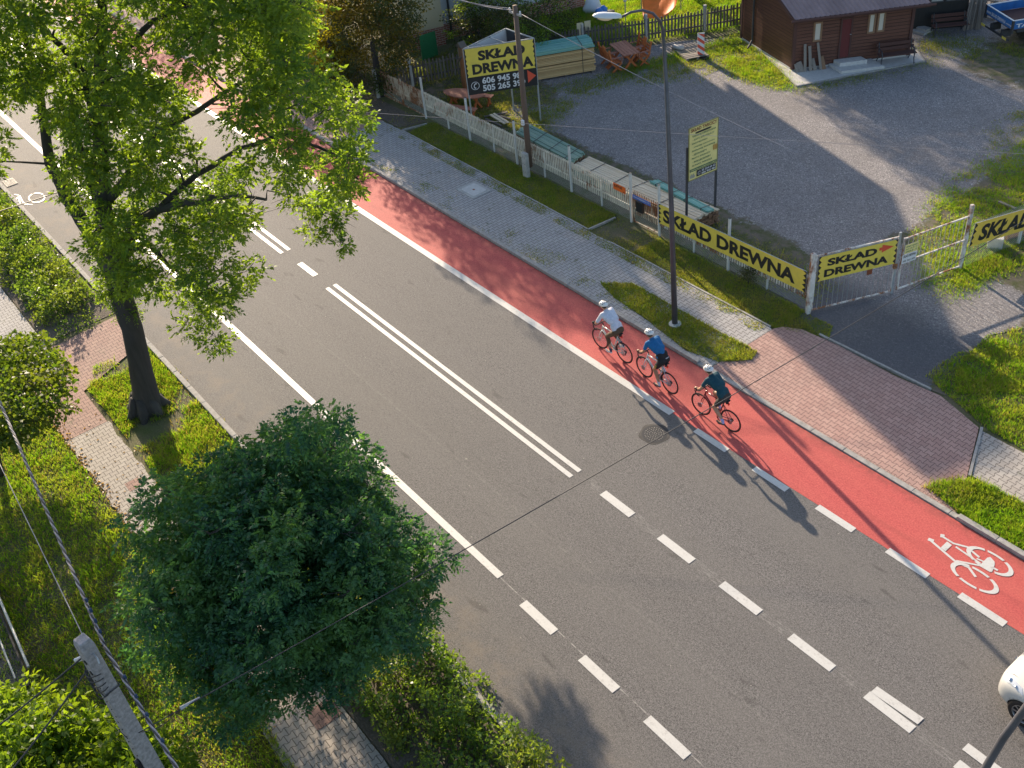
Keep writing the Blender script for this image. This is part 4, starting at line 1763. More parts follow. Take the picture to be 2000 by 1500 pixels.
# things by the house wall
p = G(1163, 35)
mb = MB()
mb.lathe([(.16, 0), (.20, .05), (.20, .42), (.14, .50), (.06, .56)], n=14)
tag(mb.build('barrel', 'blue_plastic', smooth=True, loc=(p.x+.3, p.y, 0)), 'left one of two bright blue plastic canisters by the house', 'canister', 'blue canisters')
p = G(1176, 34)
mb = MB()
mb.lathe([(.17, 0), (.21, .05), (.21, .46), (.15, .52), (.06, .60)], n=14)
tag(mb.build('barrel', 'blue_plastic', smooth=True, loc=(p.x+.1, p.y, 0)), 'right one of two bright blue plastic canisters by the house', 'canister', 'blue canisters')
p = G(1160, 22)
mb = MB()
mb.lathe([(.48, 0), (.42, .25), (.30, .5), (.15, .62), (.04, .68)], n=12)
for i, v in enumerate(mb.v):
    mb.v[i] = (v[0]+.06*math.sin(7*v[1]+v[2]*9), v[1]+.05*math.sin(8*v[0]), v[2]+.03*math.sin(11*v[0]))
tag(mb.build('sack', 'pale_grey_paint', smooth=True, loc=(p.x-.1, p.y, 0)), 'pale heap of plastic sacks behind the blue canisters', 'sacks')
p = G(1192, 34)
mb = MB()
mb.lathe([(.15, 0), (.22, .2), (.23, .3), (.18, .32)], n=14)
tag(mb.build('bucket', 'black_plastic', smooth=True, loc=(p.x, p.y, 0)), 'black bucket right of the blue canisters', 'bucket')
# orange tarpaulin hung over a frame
a0, a1, a2, a3 = G(1252, -25, 1.2), G(1330, -30, 1.2), G(1318, 18, .8), G(1256, 34, .45)
t = thing('tarpaulin', 'bright orange tarpaulin hung over a line behind the wooden fence', 'tarpaulin', (a3.x, a3.y, 0))
mb = MB()
n = 10
for j in range(n+1):
    for i in range(n+1):
        f, g = i/n, j/n
        p = a0.lerp(a1, f).lerp(a3.lerp(a2, f), g)-Vector((a3.x, a3.y, 0))
        p.z += -.25*math.sin(PI*f)*g+.05*math.sin(9*f+5*g)
        mb.v.append(tuple(p))
for j in range(n):
    for i in range(n):
        mb.f.append((j*(n+1)+i, j*(n+1)+i+1, (j+1)*(n+1)+i+1, (j+1)*(n+1)+i))
        mb.mi.append(0)
o = mb.build('cloth', 'tarpaulin_orange', t, smooth=True)
sm = o.modifiers.new('s', 'SOLIDIFY')
sm.thickness = .01
mb = MB()
for q in (a0, a1):
    p = q-Vector((a3.x, a3.y, 0))
    mb.tube([(p.x, p.y, 0), (p.x, p.y, p.z+.05)], .025, 6)
mb.build('pole', 'galvanised', t)
p = G(1222, 45)
t = thing('clothes_dryer', 'grey rotary clothes dryer standing in the sunlit garden', 'clothes dryer', (p.x, p.y, 0))
mb = MB()
mb.tube([(0, 0, 0), (0, 0, 1.9)], .025, 8)
mb.build('pole', 'galvanised', t)
for k in range(4):
    mb = MB()
    aa = k*PI/2+.4
    mb.tube([(0, 0, 1.1), (1.3*math.cos(aa), 1.3*math.sin(aa), 1.95)], .014, 5)
    mb.build('arm', 'dark_metal', t)
mb = MB()
mb.lathe([(.05, 1.0), (.09, 1.08), (.09, 1.2), (.04, 1.28)], n=8)
mb.build('hub', 'pale_grey_paint', t)

# ---------------------------------------------------------------- lamps, poles, cables
def lamp_post(label, pts, radii, head=None, hrz=0., base=True):
    b = Vector(pts[0])
    t = thing('street_lamp', label, 'street lamp', tuple(b))
    mb = MB()
    mb.tube([Vector(p)-b for p in pts], radii, 12)
    mb.build('pole', 'lamp_grey', t, smooth=True)
    if base:
        mb = MB()
        mb.lathe([(.20, 0), (.19, .10), (.12, .12)], n=12)
        mb.build('base', 'pale_concrete', t)
    if head:
        h = Vector(head)-b
        M = Matrix.Rotation(hrz, 4, 'Z') @ Matrix.Rotation(-.16, 4, 'Y')
        mb = MB()
        secs = [(.0, .045, .03), (.03, .09, .06), (.16, .13, .085), (.30, .15, .10), (.45, .155, .105), (.60, .13, .09), (.69, .085, .06), (.73, .03, .02)]
        rows = []
        for x, wd, ht_ in secs:
            rows.append([M @ Vector((x, wd*math.cos(PI*k/8), ht_*math.sin(PI*k/8)*(1.15 if .0 < x < .25 else 1.))) for k in range(9)])
        vs = [p+h for r_ in rows for p in r_]
        fs = [(i*9+k, i*9+k+1, (i+1)*9+k+1, (i+1)*9+k) for i in range(len(secs)-1) for k in range(8)]
        mb.add(vs, fs)
        mb.add([r_[k]+h for r_ in rows for k in (0, 8)], [(2*i, 2*i+2, 2*i+3, 2*i+1) for i in range(len(secs)-1)])
        ho = mb.build('lamp_head', 'pale_grey_paint', t, smooth=True)
        mb = MB()
        prof = []
        for i in range(7):
            aa = PI/2*i/6
            prof.append((math.cos(aa), -math.sin(aa)))
        mb.lathe([(r_*.14+.001, z_*.10) for r_, z_ in prof], n=16, M=M @ Matrix.Diagonal((1.55, .85, 1, 1)), c=h+(M @ Vector((.42, 0, -.004))))
        mb.build('lamp_glass', 'lamp_glass', ho, smooth=True)
    return t


mat('lamp_glass', (.80, .70, .50), .15, spec=.7)
tip = G(1214, 33, 9.06)
lamp_post('tall grey street lamp with a curved arm beside the three cyclists',
          [(-18.14, 18.18, 0), (-18.27, 18.16, 4), (-18.40, 18.12, 7.4), G(1295, 62, 8.35), G(1290, 42, 8.75), G(1275, 26, 9.02), G(1255, 20, 9.12), G(1232, 24, 9.12), tip],
          [.088, .070, .052, .044, .038, .036, .034, .032, .030], tip, ang(tip, G(1180, 44, 8.98)))
b0, b1, b2 = G(1921, 1506, 8.4), G(1960, 1441, 8.95), G(2000, 1387, 9.35)
lamp_post('curved arm of a dark street lamp crossing the bottom right corner', [(b0.x+.25, b0.y-.9, 0), (b0.x+.18, b0.y-.75, 6.6), (b0.x+.08, b0.y-.35, 7.8), b0, b1, b2, b2+(b2-b1)*1.0+Vector((0, 0, .05)), b2+(b2-b1)*2.+Vector((0, 0, -.05))],
          [.11, .06, .050, .041, .039, .038, .037, .036], b2+(b2-b1)*2.+Vector((0, 0, -.05)), ang(b1, b2))

c = G(1030, 345)
t = thing('utility_pole', 'brown wooden utility pole bolted to a concrete stub beside the picket fence', 'utility pole', (c.x, c.y, 0))
mb = MB()
top = zat(c, 1006, 12)
mb.tube([(-.02, .17, .35), (0, .16, 3), (.02, .14, top)], [.115, .10, .08], 10)
mb.build('pole', 'tarred_pole', t, smooth=True)
mb = MB()
mb.box(-.14, .14, -.10, .05, 0, .98)
mb.build('stub', 'concrete', t, bevel=.025)
mb = MB()
for z in (.25, .55, .82):
    for x in (-.06, .06):
        mb.tube([(x, -.11, z), (x, -.098, z)], .016, 6)
mb.build('bolt', 'dark_metal', t)
mb = MB()
mb.beam((-.32, .13, top-.28), (.32, .13, top-.28), .05, .06)
mb.build('crossarm', 'galvanised', t)
for x in (-.28, 0, .28):
    mb = MB()
    mb.lathe([(.025, 0), (.04, .03), (.025, .06), (.04, .09), (.02, .12)], c=(x, .13, top-.25), n=8)
    mb.build('insulator', 'white_print', t)
mb = MB()
mb.box(-.06, .06, -.02, .06, 2.05, 2.25)
mb.build('junction_box', 'white_print', t, bevel=.01)
PT = Vector((c.x, c.y+.13, top-.16))

cz = 7.6
c = G(159, 1248, cz)
plain('aged_concrete', (.29, .28, .285), .9, .35, 16.)
t = thing('concrete_pole', 'square concrete utility pole with holes rising at the bottom left', 'utility pole', (c.x, c.y, 0), math.radians(12))
mb = MB()
mb.v, mb.f = [], []
sec = [(0, .19, .16), (cz-3.2, .135, .12), (cz-.10, .108, .098), (cz, .085, .08)]
vs = [(sx*a_, sy*b_, z) for z, a_, b_ in sec for sx, sy in ((-1, -1), (1, -1), (1, 1), (-1, 1))]
mb.add(vs, [(3, 2, 1, 0)]+[(i*4+k, i*4+(k+1) % 4, (i+1)*4+(k+1) % 4, (i+1)*4+k) for i in range(3) for k in range(4)]+[(12, 13, 14, 15)])
o = mb.build('pole', 'aged_concrete', t, bevel=.012)
mb = MB()
for z in (cz-.38, cz-.62):
    mb.tube([(.03, -.116, z), (.03, -.104, z)], .038, 12)
for k in range(16):
    z = cz-.8-k*.165
    wd_ = .10+.03*(cz-z)/3.2
    mb.tube([(.02+(k % 3)*.02, -wd_-.003, z), (.02+(k % 3)*.02, -wd_+.006, z)], .011, 8)
mb.build('hole', 'black_plastic', t)
mb = MB()
mb.box(-.03, .06, -.19, -.12, cz-3.3, cz-2.75)
mb.build('slot', 'black_plastic', t, bevel=.02)
mb = MB()
mb.tube([(-.10, -.02, cz-.45), (-.22, -.03, cz-.45), (-.27, -.04, cz-.47), (-.30, -.04, cz-.52), (-.27, -.04, cz-.57), (-.22, -.04, cz-.55), (-.22, -.03, cz-.50)], .012, 6)
mb.tube([(.10, .02, cz-.25), (.26, .0, cz-.22), (.30, -.02, cz-.28)], .012, 6)
mb.build('hook', 'galvanised', t)
mb = MB()
mb.tube([(-.135, -.12, cz-1.05), (.14, -.13, cz-1.05), (.14, .12, cz-1.05), (-.135, .12, cz-1.05), (-.135, -.12, cz-1.05)], .012, 5)
mb.build('band', 'dark_metal', t)
mb = MB()
mb.tube([(-.16, -.14, cz-2.05), (.16, -.14, cz-2.05)], .008, 5)
mb.build('band', 'dark_metal', t)
CP = Vector((c.x, c.y, cz))


def sag(a, b, s, n=18):
    return [a.lerp(b, i/n)-Vector((0, 0, s*4*(i/n)*(1-i/n))) for i in range(n+1)]


def cable(name, label, a, b, s, r, m='black_plastic', n=5, cat='cable', grp=None):
    a, b = Vector(a), Vector(b)
    mb = MB()
    mb.tube([p-a for p in sag(a, b, s)], r, n)
    o = mb.build(name, m, loc=tuple(a), smooth=True)
    return tag(o, label, cat, grp)


plain('cable_grey', (.30, .28, .30), .5, .2, 3.)
plain('sock_navy', (.02, .05, .12), .6, .1, 10.)
plain('cable_black', (.03, .03, .035), .5, .2, 3.)
# twisted bundle passing the concrete pole
Aa, Bb = G(0, 790, 7.35), Vector(G(204, 1262, 7.3))
E0 = G(352, 1512, 7.2)
t = thing('cable_bundle', 'thick twisted bundle of grey cables running past the concrete pole', 'cable', tuple(Bb))
far = Aa+(Aa-Bb)*1.5+Vector((0, 0, .2))
for k in range(4):
    mb = MB()
    for (p, q, s) in ((far, Bb, .35), (Bb, E0+(E0-Bb)*.6, .02)):
        L_ = (q-p).length
        d = (q-p).normalized()
        u_ = d.cross(Vector((0, 0, 1))).normalized()
        v_ = u_.cross(d)
        pts = []
        n = int(L_/.09)
        for i in range(n+1):
            f = i/n
            ph = 2*PI*(f*L_/.55)+k*PI/2
            pts.append(p.lerp(q, f)-Vector((0, 0, s*4*f*(1-f)))+(u_*math.cos(ph)+v_*math.sin(ph))*.017-Bb)
        mb.tube(pts, .0125, 5)
    mb.build('strand', 'cable_grey' if k % 2 else 'cable_black', t, smooth=True)
for f, sgn in ((.035, -1), (.06, -1), (.085, -1), (.11, -1), (.2, 1), (.32, 1), (.43, 1), (.58, 1)):
    if sgn < 0:
        p = Bb.lerp(far, f*.55)
    else:
        p = Bb.lerp(E0, f*1.3)
    mb = MB()
    mb.lathe([(.010, -.04), (.022, -.03), (.022, .03), (.010, .04)], c=p-Bb+Vector((.035, .02, .01)), n=8)
    mb.build('clamp', 'sock_navy', t)
cable('cable', 'thin pale cable left of the thick twisted cable bundle', G(0, 912, 7.2)+(G(0, 912, 7.2)-(CP+Vector((.12, 0, -.25))))*1.2, CP+Vector((.12, .02, -.25)), .12, .008, 'cable_grey')
cable('cable', 'left one of two black cables leaving the concrete pole for the bottom left', CP+Vector((-.25, -.05, -.55)), G(-60, 1460, 6.2), .03, .014, 'cable_black')
cable('cable', 'right one of two black cables leaving the concrete pole for the bottom left', CP+Vector((-.20, -.08, -.75)), G(10, 1520, 6.0), .03, .014, 'cable_black')
for k in range(3):
    pass
mb = MB()
for k in range(5):
    a_ = Vector((-.22, -.06, -.6-.03*k))
    b_ = Vector((.22, .0, -.55-.10*k))
    pts = sag(a_, b_, .10+.05*k, 8)
    pts = [p+Vector((0, -.14*math.sin(PI*i/8), 0)) for i, p in enumerate(pts)]
    mb.tube(pts, .009, 5)
tag(mb.build('jumper_cables', 'cable_black', loc=tuple(CP), smooth=True), 'loose black loops of cable across the head of the concrete pole', 'cable')
mb = MB()
for k in range(4):
    mb.lathe([(.012, -.04), (.022, -.03), (.022, .03), (.012, .04)], c=(-.30-.045*k, -.10-.03*k, -.62-.04*k), n=8)
tag(mb.build('cable_clamp', 'white_print', loc=tuple(CP)), 'white clamps where the black cables leave the concrete pole', 'clamp')
# overhead service wire across the road
wa, wb = G(352, 1384, 6.6), G(1765, 562, 6.6)
cable('wire', 'long thin overhead wire crossing the road from the round tree to the gate', wa+(wa-wb).normalized()*.6, wb+(wb-wa)*.45, .18, .0085, 'cable_black')
mb = MB()
mb.tube([Vector((0, 0, 0)), Vector(G(390, 1362, 6.55))-Vector(G(352, 1384, 6.6))], [.03, .012], 8)
tag(mb.build('wire_insulator', 'galvanised', loc=tuple(wa)), 'small grey tension insulator at the lower end of the long overhead wire', 'insulator')
e2 = G(278, 1432, 6.3)
cable('wire', 'short dark wire tying the tension insulator to the concrete pole', CP+Vector((.35, .1, -1.9)), wa, .10, .007, 'cable_black')
cable('wire', 'upper thin wire leaving the wooden pole for the house', PT+Vector((-.28, 0, 0)), G(885, -3, 6.4), .05, .016, 'fresh_wire' if 'fresh_wire' in MATS else 'cable_grey')
cable('wire', 'lower thin wire leaving the wooden pole for the house', PT, G(880, -8, 6.3), .10, .016, 'cable_grey')
cable('wire', 'thick pale wire running from the wooden pole across the yard', PT+Vector((.28, 0, -.05)), G(1560, 300, 4.0), .10, .011, 'cable_grey')
cable('wire', 'faint thin wire crossing the yard behind the street lamp', G(640, 214, 5.6), G(2100, 306, 5.0), .06, .006, 'cable_grey')
cable('wire', 'thin black wire at the left above the far rose hedge', G(-40, 425, 6.5), G(135, 368, 6.5), .01, .014, 'cable_black')

# ---------------------------------------------------------------- covers
c = G(1278, 848)
o = thing('manhole_cover', 'round rough manhole cover in the asphalt beside the third cyclist', 'manhole cover', (c.x, c.y, .004))
mb = MB()
mb.lathe([(.31, 0), (.31, .007)], n=36)
for k in range(5):
    for j in range(max(1, k*6)):
        a_ = 2*PI*j/max(1, k*6)
        mb.lathe([(.018, .007), (.014, .012)], n=6, c=(.062*k*math.cos(a_), .062*k*math.sin(a_), 0))
plain('collar_tar', (.055, .052, .05), .8, .3, 6., obj=False)
mat('cast_iron', lambda nt: mix(noise(pos(nt), 30., 5., .8).step(.35, .65), (.05, .045, .04), (.34, .31, .28)), .6,
    bump=lambda nt: noise(pos(nt), 35., 4., .8), bstr=1., bdist=.02)
mb.build('lid', 'cast_iron', o)
mb = MB()
n = 36
for k in range(n):
    a_, b_ = 2*PI*k/n, 2*PI*(k+1)/n
    r1 = .40+.02*math.sin(5*a_)
    mb.poly([(.315*math.cos(a_), .315*math.sin(a_), .006), (r1*math.cos(a_), r1*math.sin(a_), .003), (r1*math.cos(b_), r1*math.sin(b_), .003), (.315*math.cos(b_), .315*math.sin(b_), .006)])
mb.build('collar', 'collar_tar', o)
mb = MB()
mb.lathe([(.312, .0045), (.335, .0075)], n=36)
mb.build('frame', 'black_plastic', o)
mb = MB()
q = [G(*p, .06) for p in ((890, 368), (922, 352), (962, 374), (928, 390))]
c = (q[0]+q[1]+q[2]+q[3])/4
t = thing('access_cover', 'pale square concrete access cover set in the grey pavement', 'access cover', (c.x, c.y, .05))
mb = MB()
mb.box(-.55, .52, -.42, .42, 0, .014)
mb.build('surround', 'concrete', t)
mb = MB()
pts = []
for sx, sy, a0_ in ((1, 1, 0), (-1, 1, 90), (-1, -1, 180), (1, -1, 270)):
    for k in range(5):
        an = math.radians(a0_+k*22.5)
        pts.append((sx*.30+.10*math.cos(an), sy*.22+.10*math.sin(an)))
mb.prism(pts, .0145, .026)
mb.build('lid', 'pale_concrete', t)
mb = MB()
mb.lathe([(.055, .0265), (.055, .029)], n=16, sy=.8)
mb.build('plug', 'brown_print', t)
c = G(20, 357)
mb = MB()
mb.box(-.35, .35, -.22, .22, 0, .02)
for k in range(6):
    mb.box(-.30+k*.11, -.24+k*.11, -.18, .18, .02, .026)
tag(mb.build('drain_grate', 'cast_iron', loc=(c.x, 6.5, .005)), 'dark drain grate by the near kerb beside the far cycle symbol', 'drain')
# ---------------------------------------------------------------- organic surfaces
def ball_tubes(parts):
    "closed pieces: capsules (a, ra, b, rb) and ellipsoids (c, (rx, ry, rz))"
    mb = MB()
    for p in parts:
        if len(p) == 2:
            c, r = Vector(p[0]), p[1]
            r = (r, r, r) if not isinstance(r, tuple) else r
            mb.lathe([(max(.02, math.sin(PI*k/9)), -math.cos(PI*k/9)) for k in range(10)], n=14, M=Matrix.Diagonal((*r, 1)), c=c)
        else:
            a, ra, b, rb = Vector(p[0]), p[1], Vector(p[2]), p[3]
            d = (b-a)
            l = d.length
            d = d/l if l > 1e-6 else Vector((0, 0, 1))
            pts, rr = [], []
            for k in range(5):
                t = PI/2*k/4
                pts.append(a-d*ra*math.cos(t)*.98)
                rr.append(max(.0015, ra*math.sin(t)))
            for k in range(5):
                t = PI/2*k/4
                pts.append(b+d*rb*math.sin(t)*.98)
                rr.append(max(.0015, rb*math.cos(t)))
            mb.tube(pts, rr, 12)
    return mb


def organic(name, parts, m, parent, voxel=.009, smooth=6, cuts=()):
    mb = ball_tubes(parts)
    o = mb.build('tmp', m)
    r = o.modifiers.new('r', 'REMESH')
    r.mode = 'VOXEL'
    r.voxel_size = voxel
    s = o.modifiers.new('s', 'SMOOTH')
    s.iterations = smooth
    s.factor = .5
    bpy.context.view_layer.update()
    me = bpy.data.meshes.new_from_object(o.evaluated_get(bpy.context.evaluated_depsgraph_get()))
    bpy.data.objects.remove(o)
    me.name = name
    me.polygons.foreach_set('use_smooth', [True]*len(me.polygons))
    return link(name, me, parent)


def cloth(name, c, r=.8):
    mat(name, lambda nt: mix(noise(pos(nt, True), 14., 4., .7).step(.3, .7), [k*.86 for k in c], [min(1, k*1.12) for k in c]), r,
        bump=lambda nt: noise(pos(nt, True), 9., 3., .6, (1., 1., .45)), bstr=.55, bdist=.05)


for n_, c_ in (('cloth_white', (.66, .67, .76)), ('cloth_blue', (.010, .135, .34)), ('cloth_teal', (.006, .060, .085)), ('cloth_black', (.014, .014, .018)),
               ('cloth_brown', (.11, .068, .040)), ('cloth_charcoal', (.045, .038, .036))):
    cloth(n_, c_)
plain('skin', (.50, .27, .17), .5, .1, 12.)
plain('skin_tan', (.40, .20, .12), .5, .1, 12.)
plain('tyre', (.022, .017, .016), .75, .2, 20.)
plain('tyre_wine', (.045, .016, .016), .75, .2, 20.)
plain('rim_black', (.02, .02, .022), .35, .1, 20.)
plain('steel', (.45, .45, .47), .3, .1, 20., metal=.9)
plain('frame_white', (.66, .63, .60), .3, .04, 8., coat=.5)
plain('frame_silver', (.52, .53, .58), .3, .04, 8., coat=.5)
plain('frame_red', (.22, .015, .02), .3, .06, 8., coat=.5)
plain('sock_white', (.62, .60, .70), .8, .05, 10.)
plain('sock_lilac', (.42, .42, .72), .8, .05, 10.)
plain('shoe_white', (.62, .62, .64), .5, .1, 10.)
plain('shoe_dark', (.05, .045, .05), .5, .2, 10.)
plain('shell_white', (.80, .80, .80), .35, .03, 10., coat=.3)
plain('hair_dark', (.03, .02, .015), .8, .2, 30.)
plain('eye_dark', (.02, .02, .02), .2, .1, 10.)
mat('tail_light', (.9, .03, .02), .3)
mat('bottle_clear', (.62, .62, .64), .35)


def bicycle(label, loc, rz, fm, tm, crank, bars='black_plastic', bottle=True):
    t = thing('bicycle', label, 'bicycle', loc, rz, 'road bicycles ridden on the red lane')
    R_ = .338
    for x, nm in ((-.5, 'rear_wheel'), (.5, 'front_wheel')):
        mb = MB()
        n, k_ = 48, 8
        for i in range(n):
            a = 2*PI*i/n
            for k in range(k_):
                b = 2*PI*k/k_
                r = R_-.016+.0155*math.cos(b)
                mb.v.append((r*math.cos(a), .0155*math.sin(b), r*math.sin(a)))
        for i in range(n):
            for k in range(k_):
                i2, k2 = (i+1) % n, (k+1) % k_
                mb.f.append((i*k_+k, i*k_+k2, i2*k_+k2, i2*k_+k))
                mb.mi.append(0)
        w_ = mb.build(nm, tm, t, smooth=True, loc=(x, 0, R_))
        w_.name = 'wheel'
        mb = MB()
        Mx = Matrix.Rotation(PI/2, 4, 'X')
        mb.lathe([(R_-.030, -.011), (R_-.030, .011), (R_-.055, .003), (R_-.055, -.003), (R_-.030, -.011)], n=48, M=Mx)
        mb.f = mb.f[:-2]
        mb.mi = mb.mi[:-2]
        mb.build('rim', 'rim_black', w_)
        mb = MB()
        for k in range(20):
            a = 2*PI*k/20
            a2 = a+(.25 if k % 2 else -.25)
            s = .02*(1 if k % 4 < 2 else -1)
            mb.tube([(.02*math.cos(a2), s, .02*math.sin(a2)), ((R_-.05)*math.cos(a), 0, (R_-.05)*math.sin(a))], .0016, 4, cap=False)
        mb.build('spokes', 'steel', w_)
        mb = MB()
        mb.tube([(0, -.055, 0), (0, .055, 0)], .014, 10)
        mb.lathe([(.028, -.012), (.075, -.011), (.075, -.008), (.028, -.007)], n=24, M=Mx, c=(0, .04, 0))
        mb.build('hub', 'steel', w_)
    BB, ST, HT, HB = Vector((-.09, 0, .27)), Vector((-.255, 0, .80)), Vector((.335, 0, .86)), Vector((.375, 0, .73))
    SD = Vector((-.30, 0, .95))
    mb = MB()
    mb.tube([ST, HT+Vector((.004, 0, -.01))], [.017, .020], 10)
    mb.tube([BB, HB], [.026, .028], 10)
    mb.tube([BB, ST], [.022, .017], 10)
    mb.tube([HT+Vector((-.008, 0, .02)), HB+Vector((.008, 0, -.02))], [.022, .027], 10)
    for s in (-1, 1):
        mb.tube([BB+Vector((0, s*.03, 0)), Vector((-.5, s*.062, R_))], [.015, .010], 8)
        mb.tube([ST+Vector((.015, s*.008, -.06)), Vector((-.5, s*.062, R_))], [.010, .009], 8)
    mb.tube([BB+Vector((0, -.04, 0)), BB+Vector((0, .04, 0))], .028, 12)
    mb.build('frame', fm, t, smooth=True)
    mb = MB()
    mb.tube([HB+Vector((.008, 0, -.02)), HB+Vector((.018, 0, -.07))], .026, 10)
    for s in (-1, 1):
        mb.tube([HB+Vector((.018, s*.02, -.06)), HB+Vector((.045, s*.048, -.13)), Vector((.5, s*.055, R_))], [.018, .015, .009], 8)
    mb.build('fork', fm, t, smooth=True)
    mb = MB()
    CL = Vector((.40, 0, .955))
    mb.tube([HT+Vector((-.01, 0, .02)), HT+Vector((-.02, 0, .07)), CL], [.016, .016, .015], 8)
    mb.build('stem', 'black_plastic', t)
    mb = MB()
    for s in (-1, 1):
        mb.tube([CL, CL+Vector((0, s*.16, 0)), CL+Vector((.02, s*.205, 0)), CL+Vector((.08, s*.215, -.005)), CL+Vector((.115, s*.215, -.045)), CL+Vector((.10, s*.22, -.11)), CL+Vector((.04, s*.225, -.135)), CL+Vector((-.03, s*.225, -.135))], .0155, 8)
        mb.tube([CL+Vector((.07, s*.213, .0)), CL+Vector((.14, s*.21, .03)), CL+Vector((.155, s*.21, .07))], [.018, .018, .012], 8)
        mb.tube([CL+Vector((.145, s*.205, .02)), CL+Vector((.155, s*.205, -.05)), CL+Vector((.125, s*.20, -.11))], .007, 6)
    mb.build('handlebar', bars, t, smooth=True)
    mb = MB()
    mb.tube([ST, SD-Vector((0, 0, .02))], .0145, 8)
    mb.build('seat_post', 'black_plastic', t)
    mb = MB()
    rows = []
    for x, wd in ((.15, .02), (.08, .03), (0, .045), (-.06, .065), (-.11, .072), (-.13, .05)):
        rows.append([(SD.x+x, wd*math.cos(PI*k/6), SD.z-.01+.028*math.sin(PI*k/6)) for k in range(7)])
    mb.add([p for r_ in rows for p in r_], [(i*7+k, i*7+k+1, (i+1)*7+k+1, (i+1)*7+k) for i in range(5) for k in range(6)]+[(i*7, (i+1)*7, (i+1)*7+6, i*7+6) for i in range(5)])
    mb.build('saddle', 'black_plastic', t, smooth=True)
    if bottle:
        mb = MB()
        d = (HB-BB).normalized()
        mb.tube([BB+d*.16+Vector((-.03, 0, .045)), BB+d*.30+Vector((-.03, 0, .045)), BB+d*.33+Vector((-.03, 0, .045)), BB+d*.36+Vector((-.03, 0, .045))], [.036, .036, .02, .02], 12)
        mb.build('bottle', 'bottle_clear', t, smooth=True)
    ca_ = math.radians(crank)
    mb = MB()
    for s, aa in ((1, ca_), (-1, ca_+PI)):
        e = BB+Vector((.17*math.cos(aa), s*.075, .17*math.sin(aa)))
        mb.tube([BB+Vector((0, s*.055, 0)), e], [.014, .010], 8)
        mb.box(e.x-.04, e.x+.04, e.y+(s*.01 if s > 0 else -.08), e.y+(.08 if s > 0 else -.01), e.z-.01, e.z+.01)
    mb.lathe([(.05, -.004), (.105, -.003), (.105, .003), (.05, .004)], n=28, M=Matrix.Rotation(PI/2, 4, 'X'), c=BB+Vector((0, -.045, 0)))
    mb.build('crankset', 'black_plastic', t)
    mb = MB()
    for s in (.10, -.10):
        mb.beam(BB+Vector((0, -.045, s)), Vector((-.5, -.045, R_+s*.35)), .006, .008)
    mb.tube([(-.5, -.045, R_), (-.5, -.06, R_)], .05, 16)
    mb.beam((-.5, -.06, R_-.05), (-.47, -.06, R_-.14), .02, .03)
    mb.build('chain', 'rim_black', t)
    mb = MB()
    mb.box(SD.x-.13, SD.x-.10, -.02, .02, SD.z-.13, SD.z-.08)
    mb.build('tail_light', 'tail_light', t)
    mb = MB()
    mb.lathe([(.02, -.05), (.04, -.03), (.045, .03), (.02, .05)], n=10, c=(SD.x-.06, 0, SD.z-.07))
    mb.build('saddle_bag', 'black_plastic', t)
    return t


def two_bone(a, c, l1, l2, hint):
    d = c-a
    L_ = min(d.length, (l1+l2)*.995)
    d = d.normalized()
    x = (l1*l1-l2*l2+L_*L_)/(2*L_)
    h = math.sqrt(max(0, l1*l1-x*x))
    hv = (hint-d*hint.dot(d)).normalized()
    return a+d*x+hv*h


